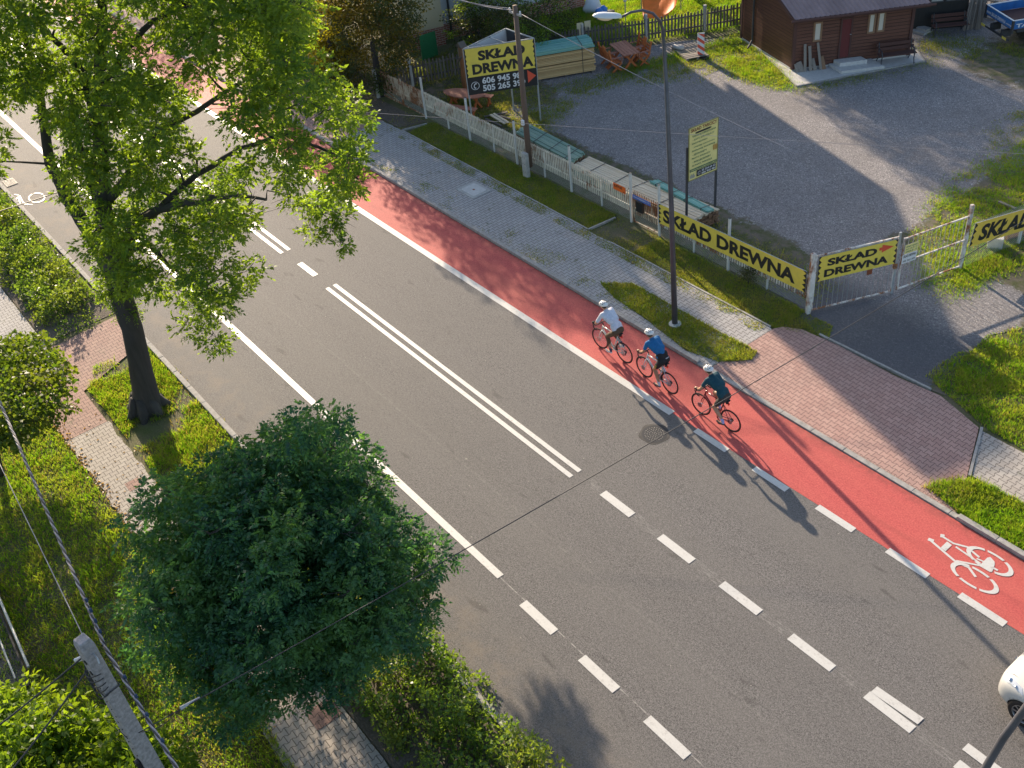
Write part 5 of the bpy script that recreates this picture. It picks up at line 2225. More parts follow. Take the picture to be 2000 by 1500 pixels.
def rider(label, loc, rz, crank, jersey, shorts, sock, shoe, glove=None, skin='skin', knee='mid', lean=0., cap='shell_white', sleeves=.62, leg_print=None, back_print=None, tights=False):
    t = thing('person', label, 'person', loc, rz)
    V_ = Vector
    hipc = V_((-.27, 0, 1.00))
    neck = V_((.19+lean, 0, 1.475))
    sh = {s: V_((.165+lean, s*.185, 1.425)) for s in (-1, 1)}
    hip = {s: hipc+V_((0, s*.095, -.01)) for s in (-1, 1)}
    hand = {s: V_((.495, s*.213, 1.012)) for s in (-1, 1)}
    BB = V_((-.09, 0, .27))
    ca_ = math.radians(crank)
    mid = hipc.lerp(neck, .5)+V_((-.035, 0, .045))
    low = hipc.lerp(neck, .22)+V_((-.03, 0, .03))
    body, jer, sho, socks, shoes, gloves = [], [], [], [], [], []
    # trunk
    body += [(hipc+V_((0, -.07, 0)), .115, hipc+V_((0, .07, 0)), .115), (low+V_((0, -.06, 0)), .105, low+V_((0, .06, 0)), .105),
             (hipc, .12, mid, .115), (mid+V_((0, -.07, 0)), .105, mid+V_((0, .07, 0)), .105),
             (neck+V_((-.07, -.10, -.07)), .085, neck+V_((-.07, .10, -.07)), .085), (mid, .11, neck+V_((-.06, 0, -.05)), .09), (neck+V_((-.03, 0, -.03)), .062, neck+V_((.055, 0, .055)), .053)]
    jer += [(low+V_((0, -.07, 0)), .116, low+V_((0, .07, 0)), .116), (mid+V_((0, -.08, 0)), .115, mid+V_((0, .08, 0)), .115), (low, .118, mid, .122),
            (neck+V_((-.07, -.11, -.07)), .092, neck+V_((-.07, .11, -.07)), .092), (mid, .12, neck+V_((-.06, 0, -.05)), .098), (hipc+V_((.03, -.075, .07)), .108, hipc+V_((.03, .075, .07)), .108),
            (neck+V_((-.03, 0, -.03)), .066, neck+V_((.005, 0, .005)), .062)]
    if leg_print:
        sho += [(low+V_((.0, -.065, .0)), .120, low+V_((.0, .065, .0)), .120)]
    for s in (-1, 1):
        jer += [(mid+V_((0, s*.075, 0)), .112, sh[s]+V_((-.02, -s*.01, -.01)), .070), (neck+V_((-.03, s*.02, -.03)), .062, sh[s]+V_((0, 0, -.004)), .062)]
    if leg_print:
        jer = [j for j in jer if j[1] != .108]
    sho += [(hipc+V_((0, -.075, 0)), .124, hipc+V_((0, .075, 0)), .124), (hipc+V_((.02, -.06, .05)), .115, hipc+V_((.02, .06, .05)), .115)]
    for s in (-1, 1):
        aa = ca_ if s > 0 else ca_+PI
        ped = BB+V_((.17*math.cos(aa), s*.118, .17*math.sin(aa)))
        toe = ped+V_((.085, 0, .028))
        heel = ped+V_((-.125, 0, .055))
        ank = ped+V_((-.095, -s*.01, .115))
        kn = two_bone(hip[s], ank, .445, .435, V_((1, s*.05, .25)))
        calf = kn.lerp(ank, .32)+V_((-.02, 0, -.005))
        body += [(hip[s], .092, hip[s].lerp(kn, .5), .078), (hip[s].lerp(kn, .5), .078, kn, .054), (kn, .054, calf, .056), (calf, .056, ank, .034), (ank, .034, heel, .030), (heel, .030, toe, .024)]
        if tights:
            sho += [(hip[s], .102, kn, .064), (kn, .064, calf, .062), (calf, .062, kn.lerp(ank, .72), .045)]
        else:
            f = {'mid': .66, 'long': .85}[knee]
            sho += [(hip[s], .100, hip[s].lerp(kn, .5), .086), (hip[s].lerp(kn, .5), .086, hip[s].lerp(kn, f), .074)]
        socks += [(kn.lerp(ank, .66), .045, ank, .039), (ank, .039, heel, .034)]
        shoes += [(heel+V_((0, 0, -.012)), .040, ped+V_((.0, 0, .012)), .040), (ped+V_((0, 0, .012)), .040, toe, .030)]
        # arm
        wr = hand[s]+V_((-.065, 0, .005))
        el = two_bone(sh[s], wr, .285, .255, V_((-.2, s*(.8 if not leg_print else .3), -.45)))
        body += [(sh[s], .056, sh[s].lerp(el, .45), .049), (sh[s].lerp(el, .45), .049, el, .038), (el, .040, el.lerp(wr, .35), .038), (el.lerp(wr, .35), .038, wr, .025)]
        jer += [(neck+V_((-.05, s*.08, -.05)), .075, sh[s], .068), (sh[s], .064, sh[s].lerp(el, sleeves), .056)]
        palm = hand[s]+V_((-.012, 0, .022))
        body += [(wr, .024, palm, .026), (palm, (.045, .036, .018))]
        for k in range(4):
            y = s*(.026-.0175*k)*1.0
            k1 = palm+V_((.036, s*.004+y*.9, .000))
            ln = (.026, .030, .028, .022)[k]
            k2 = k1+V_((ln*.45, s*.012, -ln*.5))
            k3 = k2+V_((-.004, s*.002, -ln*.8))
            body += [(palm+V_((.01, y*.8, 0)), .011, k1, .0095), (k1, .0095, k2, .009), (k2, .009, k3, .008)]
        th1 = palm+V_((-.018, -s*.030, -.008))
        body += [(palm+V_((-.025, -s*.012, 0)), .013, th1, .0115), (th1, .0115, th1+V_((.028, -s*.004, -.020)), .0095)]
        if glove:
            gloves += [(wr, .029, palm, .032), (palm, (.052, .043, .025)), (palm+V_((.03, 0, -.004)), (.026, .044, .022)), (palm+V_((.045, s*.01, -.022)), (.014, .036, .018))]
    # head
    hc = neck+V_((.105, 0, .125))
    look = V_((.93, 0, -.12)).normalized()
    body += [(hc, (.098, .076, .112)), (hc+V_((.03, 0, -.055)), (.070, .058, .062)), (hc+V_((.098, 0, -.012)), .012, hc+V_((.112, 0, -.035)), .014),
             (hc+V_((.075, 0, -.095)), (.028, .030, .020)), (hc+V_((.01, .078, -.02)), (.018, .012, .030)), (hc+V_((.01, -.078, -.02)), (.018, .012, .030)), (hc+V_((.088, 0, -.066)), (.013, .024, .010)), (hc+V_((.083, 0, .022)), (.016, .05, .012))]
    organic('body', body, skin, t, .0075, 3)
    organic('jersey', jer, jersey, t, .010, 16)
    organic('shorts', sho, shorts, t, .010, 10)
    organic('socks', socks, sock, t, .008, 3)
    organic('shoes', shoes, shoe, t, .008, 3)
    if glove:
        organic('gloves', gloves, glove, t, .008, 3)
    organic('hair', [(hc+V_((-.035, 0, .0)), (.078, .080, .085)), (hc+V_((-.06, 0, -.045)), (.045, .060, .04))], 'hair_dark', t, .010, 3)
    mb = ball_tubes([(hc+V_((.086, s*.030, .004)), (.010, .014, .008)) for s in (-1, 1)])
    mb.build('eyes', 'eye_dark', t, smooth=True)
    # helmet with vents, tilted with the head
    mb, vents = MB(), MB()
    Mh = Matrix.Translation(hc+V_((-.008, 0, .036))) @ Matrix.Rotation(.16, 4, 'Y')
    nu, nv = 28, 12
    for j in range(nv+1):
        ph = (PI*.56)*j/nv
        for i in range(nu):
            th = 2*PI*i/nu
            x, y, z = .142*math.sin(ph)*math.cos(th), .108*math.sin(ph)*math.sin(th), .100*math.cos(ph)
            rid = 1+.028*math.cos(y*3*PI/.108)*(1 if abs(y) < .1 else 0)
            if x < 0:
                z *= 1.02
                x *= 1.08
            mb.v.append(tuple(Mh @ V_((x*rid, y*rid, z*rid))))
    for j in range(nv):
        for i in range(nu):
            i2 = (i+1) % nu
            mb.f.append((j*nu+i, (j+1)*nu+i, (j+1)*nu+i2, j*nu+i2))
            mb.mi.append(0)
    he = mb.build('helmet', cap, t, smooth=True)
    so = he.modifiers.new('s', 'SOLIDIFY')
    so.thickness = .012
    vt = []
    for yv, xs_ in ((0, (.075, -.01, -.085)), (.045, (.06, -.02, -.09)), (-.045, (.06, -.02, -.09)), (.082, (.02, -.06)), (-.082, (.02, -.06))):
        for xv in xs_:
            k = 1-(xv/.150)**2-(yv/.108)**2
            z = .102*math.sqrt(max(.02, k))
            vt.append((Mh @ V_((xv, yv, z+.000)), (.026, .010, .012)))
    ball_tubes(vt).build('vent', 'black_plastic', he, smooth=True)
    mb = MB()
    for s in (-1, 1):
        mb.tube([hc+V_((.02, s*.082, .02)), hc+V_((.03, s*.066, -.05)), hc+V_((.045, s*.02, -.115))], .005, 5)
    mb.build('strap', 'black_plastic', t)
    # details on the back of the jersey
    d = (neck-hipc).normalized()
    nrm = V_((-d.z, 0, d.x))
    if back_print:
        mb = MB()
        c0 = hipc+d*.155+nrm*.138
        ax = V_((0, -1, 0))
        mb.add([c0+ax*(x-.03)+d*z for x, z in ((-.035, -.008), (.035, -.008), (.035, .008), (-.035, .008))], [(0, 1, 2, 3)])
        c1 = neck+V_((-.12, 0, .012))
        mb.add([c1+ax*x+d*z for x, z in ((-.008, -.02), (.008, -.02), (.008, .0), (-.008, .0))], [(0, 1, 2, 3)])
        mb.build('emblem', back_print, t)
    if leg_print:
        vs, fs = text_mesh('SCOTT', .02)
        kn = two_bone(hip[1], BB+V_((.17*math.cos(ca_)-.095, .108, .17*math.sin(ca_)+.115)), .445, .435, V_((1, .05, .25)))
        a_, b_ = hip[1].lerp(kn, .30), hip[1].lerp(kn, .63)
        dd = (b_-a_).normalized()
        nn = V_((0, 1, .0))
        uu = dd.cross(nn).normalized()
        mb = MB()
        bx = max(v.x for v in vs)
        mb.add([b_+(-dd)*(v.x/bx*.15)+uu*(-.02+v.y*.065)+nn*(.098-.0*v.x) for v in vs], fs)
        mb.build('lettering', 'yellow_panel', t)
        mb = MB()
        p_ = hip[1].lerp(kn, .655)
        mb.tube([p_, p_+dd*.025], [.080, .077], 16)
        mb.build('leg_band', 'red_print', t)
        mb = MB()
        vs, fs = text_mesh('GIANT', .03)
        bx = max(v.x for v in vs)
        c0 = hipc+nrm*.125+V_((-.02, 0, .02))
        mb.add([c0+V_((0, -1, 0))*(v.x/bx*.12-.02)+d*(v.y*.035) for v in vs], fs)
        mb.build('lettering', 'white_print', t)
    return t


def spot(fx, fy, rx, ry):
    f, r = G(fx, fy), G(rx, ry)
    m = (f+r)/2
    return (m.x, m.y, .008), ang(r, f)


l1, z1_ = spot(1173, 679.4, 1220, 708)
l2, z2_ = spot(1260, 736, 1307, 767)
l3, z3_ = spot(1370, 809, 1425, 841)
bicycle('off-white road bicycle with thick dark tyres, ridden first in the row', l1, z1_, 'frame_white', 'tyre_wine', -38, bottle=False)
bicycle('silver road bicycle with a bottle, ridden between the other two', l2, z2_, 'frame_silver', 'tyre_wine', -95)
bicycle('dark red road bicycle with pale handlebar, ridden last in the row', l3, z3_, 'frame_red', 'tyre_wine', -150, bottle=False)
rider('cyclist in a white jersey and brown leggings with a white helmet, first of the row', l1, z1_, -38, 'cloth_white', 'cloth_brown', 'sock_navy', 'shoe_white', 'cloth_black', 'skin', tights=True, back_print='black_print', sleeves=.85)
rider('cyclist in a bright blue jersey and black lettered shorts riding in the middle', l2, z2_, -95, 'cloth_blue', 'cloth_black', 'sock_white', 'shoe_dark', None, 'skin_tan', leg_print=True)
rider('cyclist in a dark teal jersey and short charcoal shorts riding last', l3, z3_, -150, 'cloth_teal', 'cloth_charcoal', 'sock_lilac', 'shoe_dark', None, 'skin', back_print='white_print')


# ---------------------------------------------------------------- car
plain('car_paint', (.50, .50, .49), .3, .02, 2., coat=.6)
mat('car_glass', (.015, .018, .02), .06, spec=.8)
mat('chrome', (.7, .7, .72), .15, metal=1.)
mat('lens', (.55, .58, .62), .08, metal=.3, spec=.9)
c = G(1984, 1398)
car = thing('car', 'white small car entering at the right edge, only its front corner in view', 'car', (c.x+1.37, c.y+.71, .004), PI+.0)
st_ = [  # x, half width, sill z, top z, top centre z
    (1.92, .34, .34, .60, .62), (1.90, .60, .26, .64, .68), (1.80, .76, .22, .70, .76), (1.60, .83, .20, .77, .84), (1.25, .86, .20, .84, .92), (.85, .87, .20, .90, .99),
    (.40, .87, .20, .93, 1.03), (-.5, .87, .20, .95, 1.02), (-1.2, .86, .20, .97, 1.03), (-1.65, .82, .24, .95, 1.03), (-1.84, .66, .32, .88, .95)]
NP = 9
vs = []
for x, w_, s_, t_, c_ in st_:
    half = [(w_*.90, s_), (w_, s_+.10), (w_*1.005, (s_+t_)/2), (w_*.985, t_-.10), (w_*.90, t_), (w_*.72, t_+(c_-t_)*.55), (w_*.40, c_-.01), (0, c_)]
    full = half+[(-y, z) for y, z in half[-2::-1]]
    vs += [(x, y, z) for y, z in full]
NP = 15
fs = [(i*NP+k, i*NP+k+1, (i+1)*NP+k+1, (i+1)*NP+k) for i in range(len(st_)-1) for k in range(NP-1)]
fs += [tuple(range(NP-1, -1, -1)), tuple((len(st_)-1)*NP+k for k in range(NP))]
fs += [(i*NP, (i+1)*NP, (i+1)*NP+NP-1, i*NP+NP-1) for i in range(len(st_)-1)]
mb = MB()
mb.add(vs, fs)
bo = mb.build('body', 'car_paint', car, smooth=True)
sb = bo.modifiers.new('sub', 'SUBSURF')
sb.levels = sb.render_levels = 2
cut = MB()
for x in (1.22, -1.22):
    cut.tube([(x, -1.1, .31), (x, 1.1, .31)], .345, 28)
co = cut.build('tmpcut', 'black_plastic')
co.location = car.location
co.rotation_euler = car.rotation_euler
bm_ = bo.modifiers.new('b', 'BOOLEAN')
bm_.operation = 'DIFFERENCE'
bm_.object = co
bpy.context.view_layer.update()
me = bpy.data.meshes.new_from_object(bo.evaluated_get(bpy.context.evaluated_depsgraph_get()))
bo.modifiers.clear()
bo.data = me
bpy.data.objects.remove(co)
mb = MB()
gl = [(.78, .80, .97), (.10, .66, 1.42), (-.6, .66, 1.49), (-1.2, .62, 1.44), (-1.72, .60, 1.02)]
vs = []
for x, w_, z in gl:
    vs += [(x, -w_-.0, min(z, .95)), (x, -w_*.97, z-.03), (x, -w_*.7, z+.01), (x, w_*.7, z+.01), (x, w_*.97, z-.03), (x, w_, min(z, .95))]
mb.add(vs, [(i*6+k, i*6+k+1, (i+1)*6+k+1, (i+1)*6+k) for i in range(4) for k in range(5)])
mb.build('windows', 'car_glass', car, smooth=False)
mb = MB()
mb.add([(x, y, z+.015) for x, w_, z in gl[1:4] for y in (-w_*.9, 0, w_*.9)], [(0, 1, 4, 3), (1, 2, 5, 4), (3, 4, 7, 6), (4, 5, 8, 7)])
mb.build('roof', 'car_paint', car, smooth=True)
for x in (1.22, -1.22):
    for s in (-1, 1):
        M = Matrix.Rotation(-PI/2*s, 4, 'X')
        mb = MB()
        mb.lathe([(.20, -.09), (.29, -.10), (.318, -.07), (.318, .07), (.29, .10), (.215, .092), (.21, .05)], n=36, M=M)
        wo = mb.build('wheel', 'tyre', car, smooth=True, loc=(x, s*.755, .318))
        mb = MB()
        mb.lathe([(.20, .045), (.218, .092), (.208, .096), (.195, .06)], n=36, M=M)
        mb.f, mb.mi = mb.f[:-2], mb.mi[:-2]
        for k in range(9):
            a_ = 2*PI*k/9
            p0, p1 = Vector((.04*math.cos(a_), .04*math.sin(a_), .082)), Vector((.205*math.cos(a_+.12), .205*math.sin(a_+.12), .078))
            mb.beam(M @ p0, M @ p1, .030, .014, upv=tuple(M @ Vector((0, 0, 1))))
        mb.lathe([(.055, .06), (.055, .088), (.03, .094)], n=16, M=M)
        mb.build('rim', 'steel', wo)
        mb = MB()
        mb.lathe([(.19, .03), (.19, .04)], n=24, M=M)
        mb.build('brake_disc', 'black_plastic', wo)
        mb = MB()
        Ma = Matrix.Translation((x, s*.60, .31)) @ Matrix.Rotation(PI/2, 4, 'X')
        mb.lathe([(.343, -.18), (.343, .14), (.335, .14), (.335, -.18)], n=28, M=Ma)
        mb.f, mb.mi = mb.f[:-2], mb.mi[:-2]
        mb.build('wheel_arch', 'black_plastic', car)
# headlights laid on the wings
from mathutils.bvhtree import BVHTree
bv = BVHTree.FromPolygons([v.co for v in bo.data.vertices], [tuple(p.vertices) for p in bo.data.polygons])


def on_body(x, y, off=.006):
    h = bv.ray_cast(Vector((x, y, 2)), Vector((0, 0, -1)))
    return h[0]+h[1]*off if h[0] else Vector((x, y, .8))


def patch(pts, n, off, nm, m, parent=car):
    "surface patch following the body, corners as plan coordinates"
    mb = MB()
    a_, b_, c_, d__ = (Vector(p) for p in pts)
    for j in range(n+1):
        for i in range(n+1):
            q = a_.lerp(b_, i/n).lerp(d__.lerp(c_, i/n), j/n)
            mb.v.append(tuple(on_body(q.x, q.y, off)))
    for j in range(n):
        for i in range(n):
            mb.f.append((j*(n+1)+i, j*(n+1)+i+1, (j+1)*(n+1)+i+1, (j+1)*(n+1)+i))
            mb.mi.append(0)
    return mb.build(nm, m, parent, smooth=True)


for s in (-1, 1):
    hl = patch([(1.80, s*.54), (1.72, s*.70), (1.34, s*.80), (1.42, s*.70)], 8, .006, 'headlight', 'lens')
    for x, y, r in ((1.68, .64, .045), (1.52, .725, .032)):
        p = on_body(x, s*y, .012)
        mb = MB()
        mb.lathe([(r, 0), (r*.9, .010), (r*.5, .016)], c=p, n=14)
        mb.build('reflector', 'chrome', hl, smooth=True)
    mb = MB()
    pp = [on_body(x, s*y, .004) for x, y in ((1.84, .50), (1.70, .50), (1.30, .60), (.9, .66))]
    mb.tube(pp, .004, 5)
    mb.build('bonnet_gap', 'black_plastic', car)
    mb = MB()
    mb.beam((.62, s*.86, .98), (.60, s*1.00, 1.03), .14, .10)
    mb.build('mirror', 'car_paint', car, bevel=.02)
mb = MB()
mb.box(1.895, 1.925, -.30, .30, .36, .50)
mb.build('grille', 'black_plastic', car)
mb = MB()
mb.lathe([(.045, 0), (.045, .008), (.03, .012)], n=16, M=Matrix.Rotation(PI/2, 4, 'Y'), c=(1.925, 0, .60))
mb.build('emblem', 'chrome', car)
mb = MB()
mb.tube([(1.86, .56, .36), (1.82, .66, .37), (1.76, .72, .38)], .012, 6)
mb.build('bumper_trim', 'chrome', car)
# ---------------------------------------------------------------- vegetation
def leafmat(name, c1, c2, c3, trans=.45, tcol=None, gloss=.48, spec=.3, k3=.5, n3=.9):
    m = bpy.data.materials.new(name)
    m.use_nodes = True
    nt = m.node_tree
    b = nt.nodes['Principled BSDF']
    i = island(nt)
    p = pos(nt)
    c = mix(i, c1, c2)
    c = mix(noise(p, n3, 4.).step(.42, .64)*k3, c, c3)
    put(nt, b.inputs['Base Color'], c)
    b.inputs['Roughness'].default_value = gloss
    b.inputs['Specular IOR Level'].default_value = spec
    tr = nt.nodes.new('ShaderNodeBsdfTranslucent')
    k = nt.nodes.new('ShaderNodeMix')
    k.data_type = 'RGBA'
    k.blend_type = 'MULTIPLY'
    k.inputs[0].default_value = 1
    put(nt, k.inputs[6], c)
    k.inputs[7].default_value = (*(tcol or (2.7, 2.5, .65)), 1)
    nt.links.new(k.outputs[2], tr.inputs[0])
    ms = nt.nodes.new('ShaderNodeMixShader')
    ms.inputs[0].default_value = trans
    nt.links.new(b.outputs[0], ms.inputs[1])
    nt.links.new(tr.outputs[0], ms.inputs[2])
    nt.links.new(ms.outputs[0], nt.nodes['Material Output'].inputs[0])
    MATS[name] = m


leafmat('ash_leaf', (.040, .095, .032), (.115, .190, .045), (.13, .20, .045), .52, (3.9, 3.3, .6), k3=.55)
leafmat('robinia_leaf', (.018, .068, .046), (.062, .165, .088), (.15, .27, .065), .38, (2.4, 2.4, .8))
leafmat('maple_leaf', (.040, .085, .018), (.10, .15, .03), (.13, .14, .03), .45)
leafmat('walnut_leaf', (.065, .13, .018), (.14, .22, .03), (.15, .20, .03), .5)
leafmat('autumn_leaf', (.055, .065, .022), (.12, .125, .025), (.16, .125, .03), .5, (3., 2.3, .6))
leafmat('dark_leaf', (.025, .045, .020), (.06, .085, .030), (.08, .07, .03), .35)
leafmat('yellow_leaf', (.14, .15, .02), (.24, .22, .03), (.20, .17, .02), .55)
leafmat('rose_leaf', (.055, .11, .028), (.13, .22, .05), (.18, .20, .05), .4, gloss=.42, spec=.4)
leafmat('grass_green', (.10, .165, .03), (.20, .25, .06), (.26, .24, .10), .45, gloss=.5, k3=.5, n3=1.7)
leafmat('grass_bright', (.095, .19, .018), (.16, .28, .03), (.24, .27, .065), .5, gloss=.45, k3=.6, n3=1.5)
leafmat('grass_dry', (.16, .14, .07), (.32, .27, .14), (.16, .12, .06), .4, gloss=.6)


def unit(v):
    return v/np.maximum(1e-9, np.linalg.norm(v, axis=1, keepdims=True))


def leaf_mesh(name, C, D, Lh, Wd, material, droop=.0):
    "one folded quad per leaf: centre C, long axis D"
    n = len(C)
    D = unit(D)
    R_ = unit(RNG.normal(size=(n, 3)))
    N = unit(np.cross(D, R_))
    N[:, 2] = np.abs(N[:, 2])
    Sd = unit(np.cross(D, N))
    Lh = np.asarray(Lh).reshape(-1, 1)*np.ones((n, 1))
    Wd = np.asarray(Wd).reshape(-1, 1)*np.ones((n, 1))
    V = np.empty((n, 4, 3))
    V[:, 0] = C-D*Lh/2
    V[:, 1] = C+Sd*Wd/2-D*Lh*.05+N*Wd*.12
    V[:, 2] = C+D*Lh/2-N*Lh*.10
    V[:, 3] = C-Sd*Wd/2-D*Lh*.05+N*Wd*.12
    F = np.arange(n*4).reshape(n, 4)
    return big_mesh(name, V.reshape(-1, 3), F, material)


def pinnate(P, D, k, length, lf, wf):
    "compound leaves: k leaflets along rachises starting at P, direction D"
    n = len(P)
    D = unit(D)
    Rv = unit(RNG.normal(size=(n, 3))*.5+np.array([0, 0, 1.]))
    Sd = unit(np.cross(D, Rv))
    C, DD = [], []
    for i in range(k):
        f = (i//2+1)/((k+1)//2)
        sgn = 1 if i % 2 else -1
        tip = (i == k-1)
        o = P+D*(length*f)+np.array([0, 0, -1.])*(length*.22*f*f)
        d = D if tip else unit(D*.55+Sd*sgn+np.array([0, 0, -.15]))
        C.append(o+d*lf*.5)
        DD.append(d)
    return np.concatenate(C), np.concatenate(DD)


def lumps_points(L_, per, power=.5):
    "points in lumps (x, y, z, r): denser towards the skin; returns point and outward direction"
    P, D = [], []
    for x, y, z, r in L_:
        n = max(3, int(per*r*r))
        u = unit(RNG.normal(size=(n, 3)))
        rr = r*RNG.random(n)**power
        P.append(np.array([x, y, z])+u*rr[:, None]*np.array([1, 1, .72]))
        D.append(u)
    return np.concatenate(P), np.concatenate(D)


def in_poly(pt, poly):
    x, y = pt
    c = False
    j = len(poly)-1
    for i in range(len(poly)):
        if (poly[i][1] > y) != (poly[j][1] > y) and x < (poly[j][0]-poly[i][0])*(y-poly[i][1])/(poly[j][1]-poly[i][1])+poly[i][0]:
            c = not c
        j = i
    return c


def limb_tubes(mb, nodes, targets, r0=.03, r1=.008, wob=.18):
    "thin branches from the nearest limb node (point, radius) to every target"
    nodes = list(nodes)
    todo = sorted((Vector(t_) for t_ in targets), key=lambda q: min((n_[0]-q).length for n_ in nodes))
    for t_ in todo:
        best = min(nodes, key=lambda q: (q[0]-t_).length+max(0, q[0].z-t_.z)*.7)
        a_ = best[0]
        m1 = a_.lerp(t_, .35)+Vector((random.uniform(-wob, wob), random.uniform(-wob, wob), random.uniform(0, wob*1.5)))
        m2 = a_.lerp(t_, .7)+Vector((random.uniform(-wob, wob), random.uniform(-wob, wob), random.uniform(0, wob)))
        r = min(r0, best[1]*.7)
        mb.tube([a_, m1, m2, t_], [r, r*.75, r*.5, r1], 5, cap=False)
        nodes.append((m2, r*.8))
        nodes.append((t_, max(r1*1.6, r*.5)))
        for k in range(4):
            e = t_+Vector((random.uniform(-.5, .5), random.uniform(-.5, .5), random.uniform(-.3, .35)))
            mb.tube([m2.lerp(t_, random.random()), e], [r1*1.1, .003], 4, cap=False)


def near_axis(px, py, xy):
    d = ray(px, py)
    k = (xy[0]*d.x+xy[1]*d.y)/(d.x*d.x+d.y*d.y)
    return Vector((0, 0, H))+d*k


# big ash tree
t = thing('ash_tree', 'tall leafy ash tree with a dark trunk leaning over the road at the left', 'tree', (-25.98, 4.82, 0))
base = Vector((-25.98, 4.82, 0))
limbs = [
    ([(290, 806, (-25.98, 4.82)), (283, 760, (-25.95, 4.85)), (272, 705, (-25.9, 4.9)), (258, 640, (-25.8, 4.95)), (240, 590, (-25.7, 5.)), (226, 535, (-25.6, 5.))], [.46, .35, .30, .28, .30, .28]),
    ([(226, 535, (-25.6, 5.)), (210, 450, (-25.5, 5.1)), (197, 330, (-25.4, 5.2)), (193, 190, (-25.2, 5.3)), (200, 60, (-25.0, 5.4)), (190, -90, (-24.8, 5.4))], [.30, .24, .19, .16, .12, .06]),
    ([(226, 540, (-25.6, 5.)), (178, 455, (-26.3, 4.8)), (128, 385, (-27.0, 4.6)), (98, 320, (-27.6, 4.5)), (82, 220, (-28, 4.4)), (62, 110, (-28, 4.3)), (30, 20, (-28, 4.2))], [.26, .20, .16, .14, .11, .08, .04]),
    ([(232, 515, (-25.6, 5.1)), (262, 438, (-24.9, 5.5)), (310, 408, (-24., 5.9)), (370, 395, (-23, 6.4)), (440, 385, (-22, 7.)), (520, 390, (-21, 7.6))], [.18, .13, .11, .09, .06, .03]),
    ([(203, 400, (-25.4, 5.2)), (262, 325, (-24.8, 5.8)), (300, 270, (-24.3, 6.2)), (360, 230, (-23.6, 6.6)), (440, 180, (-22.6, 7.)), (560, 110, (-21.5, 7.6))], [.13, .11, .09, .07, .05, .03]),
    ([(310, 408, (-24., 5.9)), (385, 340, (-22.8, 6.7)), (470, 290, (-21.6, 7.4)), (560, 262, (-20.5, 8.)), (650, 300, (-19.5, 8.4)), (700, 350, (-18.9, 8.7))], [.08, .07, .055, .045, .03, .02]),
    ([(195, 250, (-25.2, 5.3)), (165, 150, (-25.6, 5.)), (120, 90, (-26, 4.8)), (60, 40, (-26.5, 4.6)), (-40, -20, (-27, 4.4))], [.11, .09, .07, .05, .03]),
    ([(194, 180, (-25.2, 5.3)), (240, 100, (-24.8, 5.6)), (300, 40, (-24.3, 5.9)), (400, 5, (-23.5, 6.3)), (480, -40, (-23, 6.6))], [.10, .08, .06, .045, .02]),
    ([(234, 500, (-25.5, 5.1)), (290, 470, (-24.8, 5.4)), (330, 520, (-24., 5.8)), (400, 560, (-23, 6.2)), (450, 520, (-22.3, 6.7))], [.10, .07, .05, .035, .02]),
    ([(215, 470, (-25.5, 5.1)), (185, 380, (-25.9, 4.9)), (150, 270, (-26.2, 4.7)), (130, 150, (-26.3, 4.6))], [.12, .09, .07, .04]),
]
tb = MB()
nodes = []
for pts, rr in limbs:
    P_ = [near_axis(*q[:2], q[2]) for q in pts]
    if pts[0][1] > 800:
        P_[0].z = -.05
    # subdivide for a rounder, slightly wandering limb
    Q, RR = [], []
    for i in range(len(P_)-1):
        for k in range(3):
            f = k/3
            w_ = Vector((random.uniform(-1, 1), random.uniform(-1, 1), random.uniform(-1, 1)))*(.05 if rr[i] < .25 else .015)*(1 if k else 0)
            Q.append(P_[i].lerp(P_[i+1], f)+w_)
            RR.append(rr[i]*(1-f)+rr[i+1]*f)
    Q.append(P_[-1])
    RR.append(rr[-1])
    tb.tube(Q, RR, 12)
    nodes += [(q, r_) for q, r_ in zip(Q, RR) if q.z > 3.6]
# root flare
for k in range(7):
    a_ = 2*PI*k/7+.3
    tb.tube([base+Vector((.22*math.cos(a_), .22*math.sin(a_), .55)), base+Vector((.42*math.cos(a_), .42*math.sin(a_), .15)), base+Vector((.66*math.cos(a_), .66*math.sin(a_), -.08))], [.16, .15, .08], 8)
outline = [(-150, -190), (540, -190), (600, 20), (580, 90), (640, 180), (690, 172), (705, 225), (680, 265), (722, 345), (690, 415), (640, 425), (560, 385), (500, 395), (450, 470), (512, 515), (505, 545), (455, 565), (430, 600), (440, 665), (385, 672), (340, 600), (300, 620), (275, 590), (215, 575), (205, 515), (150, 470), (140, 400), (105, 325), (0, 330), (-150, 330)]
holes = [(395, 240, 62), (330, 120, 50), (50, 320, 55), (150, 455, 38), (440, 290, 45), (520, 340, 34), (15, 235, 45), (300, 480, 26), (590, 350, 24), (290, 40, 34), (110, 170, 28), (350, 520, 24), (620, 390, 20)]
L_, lows = [], []
tries = 0
while len(L_) < 335 and tries < 20000:
    tries += 1
    px, py = random.uniform(-150, 740), random.uniform(-190, 690)
    if not in_poly((px, py), outline) or any(math.hypot(px-a_, py-b_) < r_ for a_, b_, r_ in holes):
        continue
    f = min(1, max(0, (px-150)/550))
    ax = (-25.6+f*6.4, 4.9+f*3.6)
    low_ = px > 585 and py > 388
    if low_:
        ax = (-22.8, 10.5)
    q = near_axis(px, py, ax)
    d = ray(px, py).normalized()
    q = q+d*random.uniform(-2.3, 2.3)*(1-.35*f)*(.15 if low_ else 1)
    if q.z < 3.2 or q.z > 15.5:
        continue
    r_ = random.uniform(.30, .60)
    if min([1e9]+[(Vector(l[:3])-q).length for l in L_]) < .50:
        continue
    L_.append((q.x, q.y, q.z, r_))
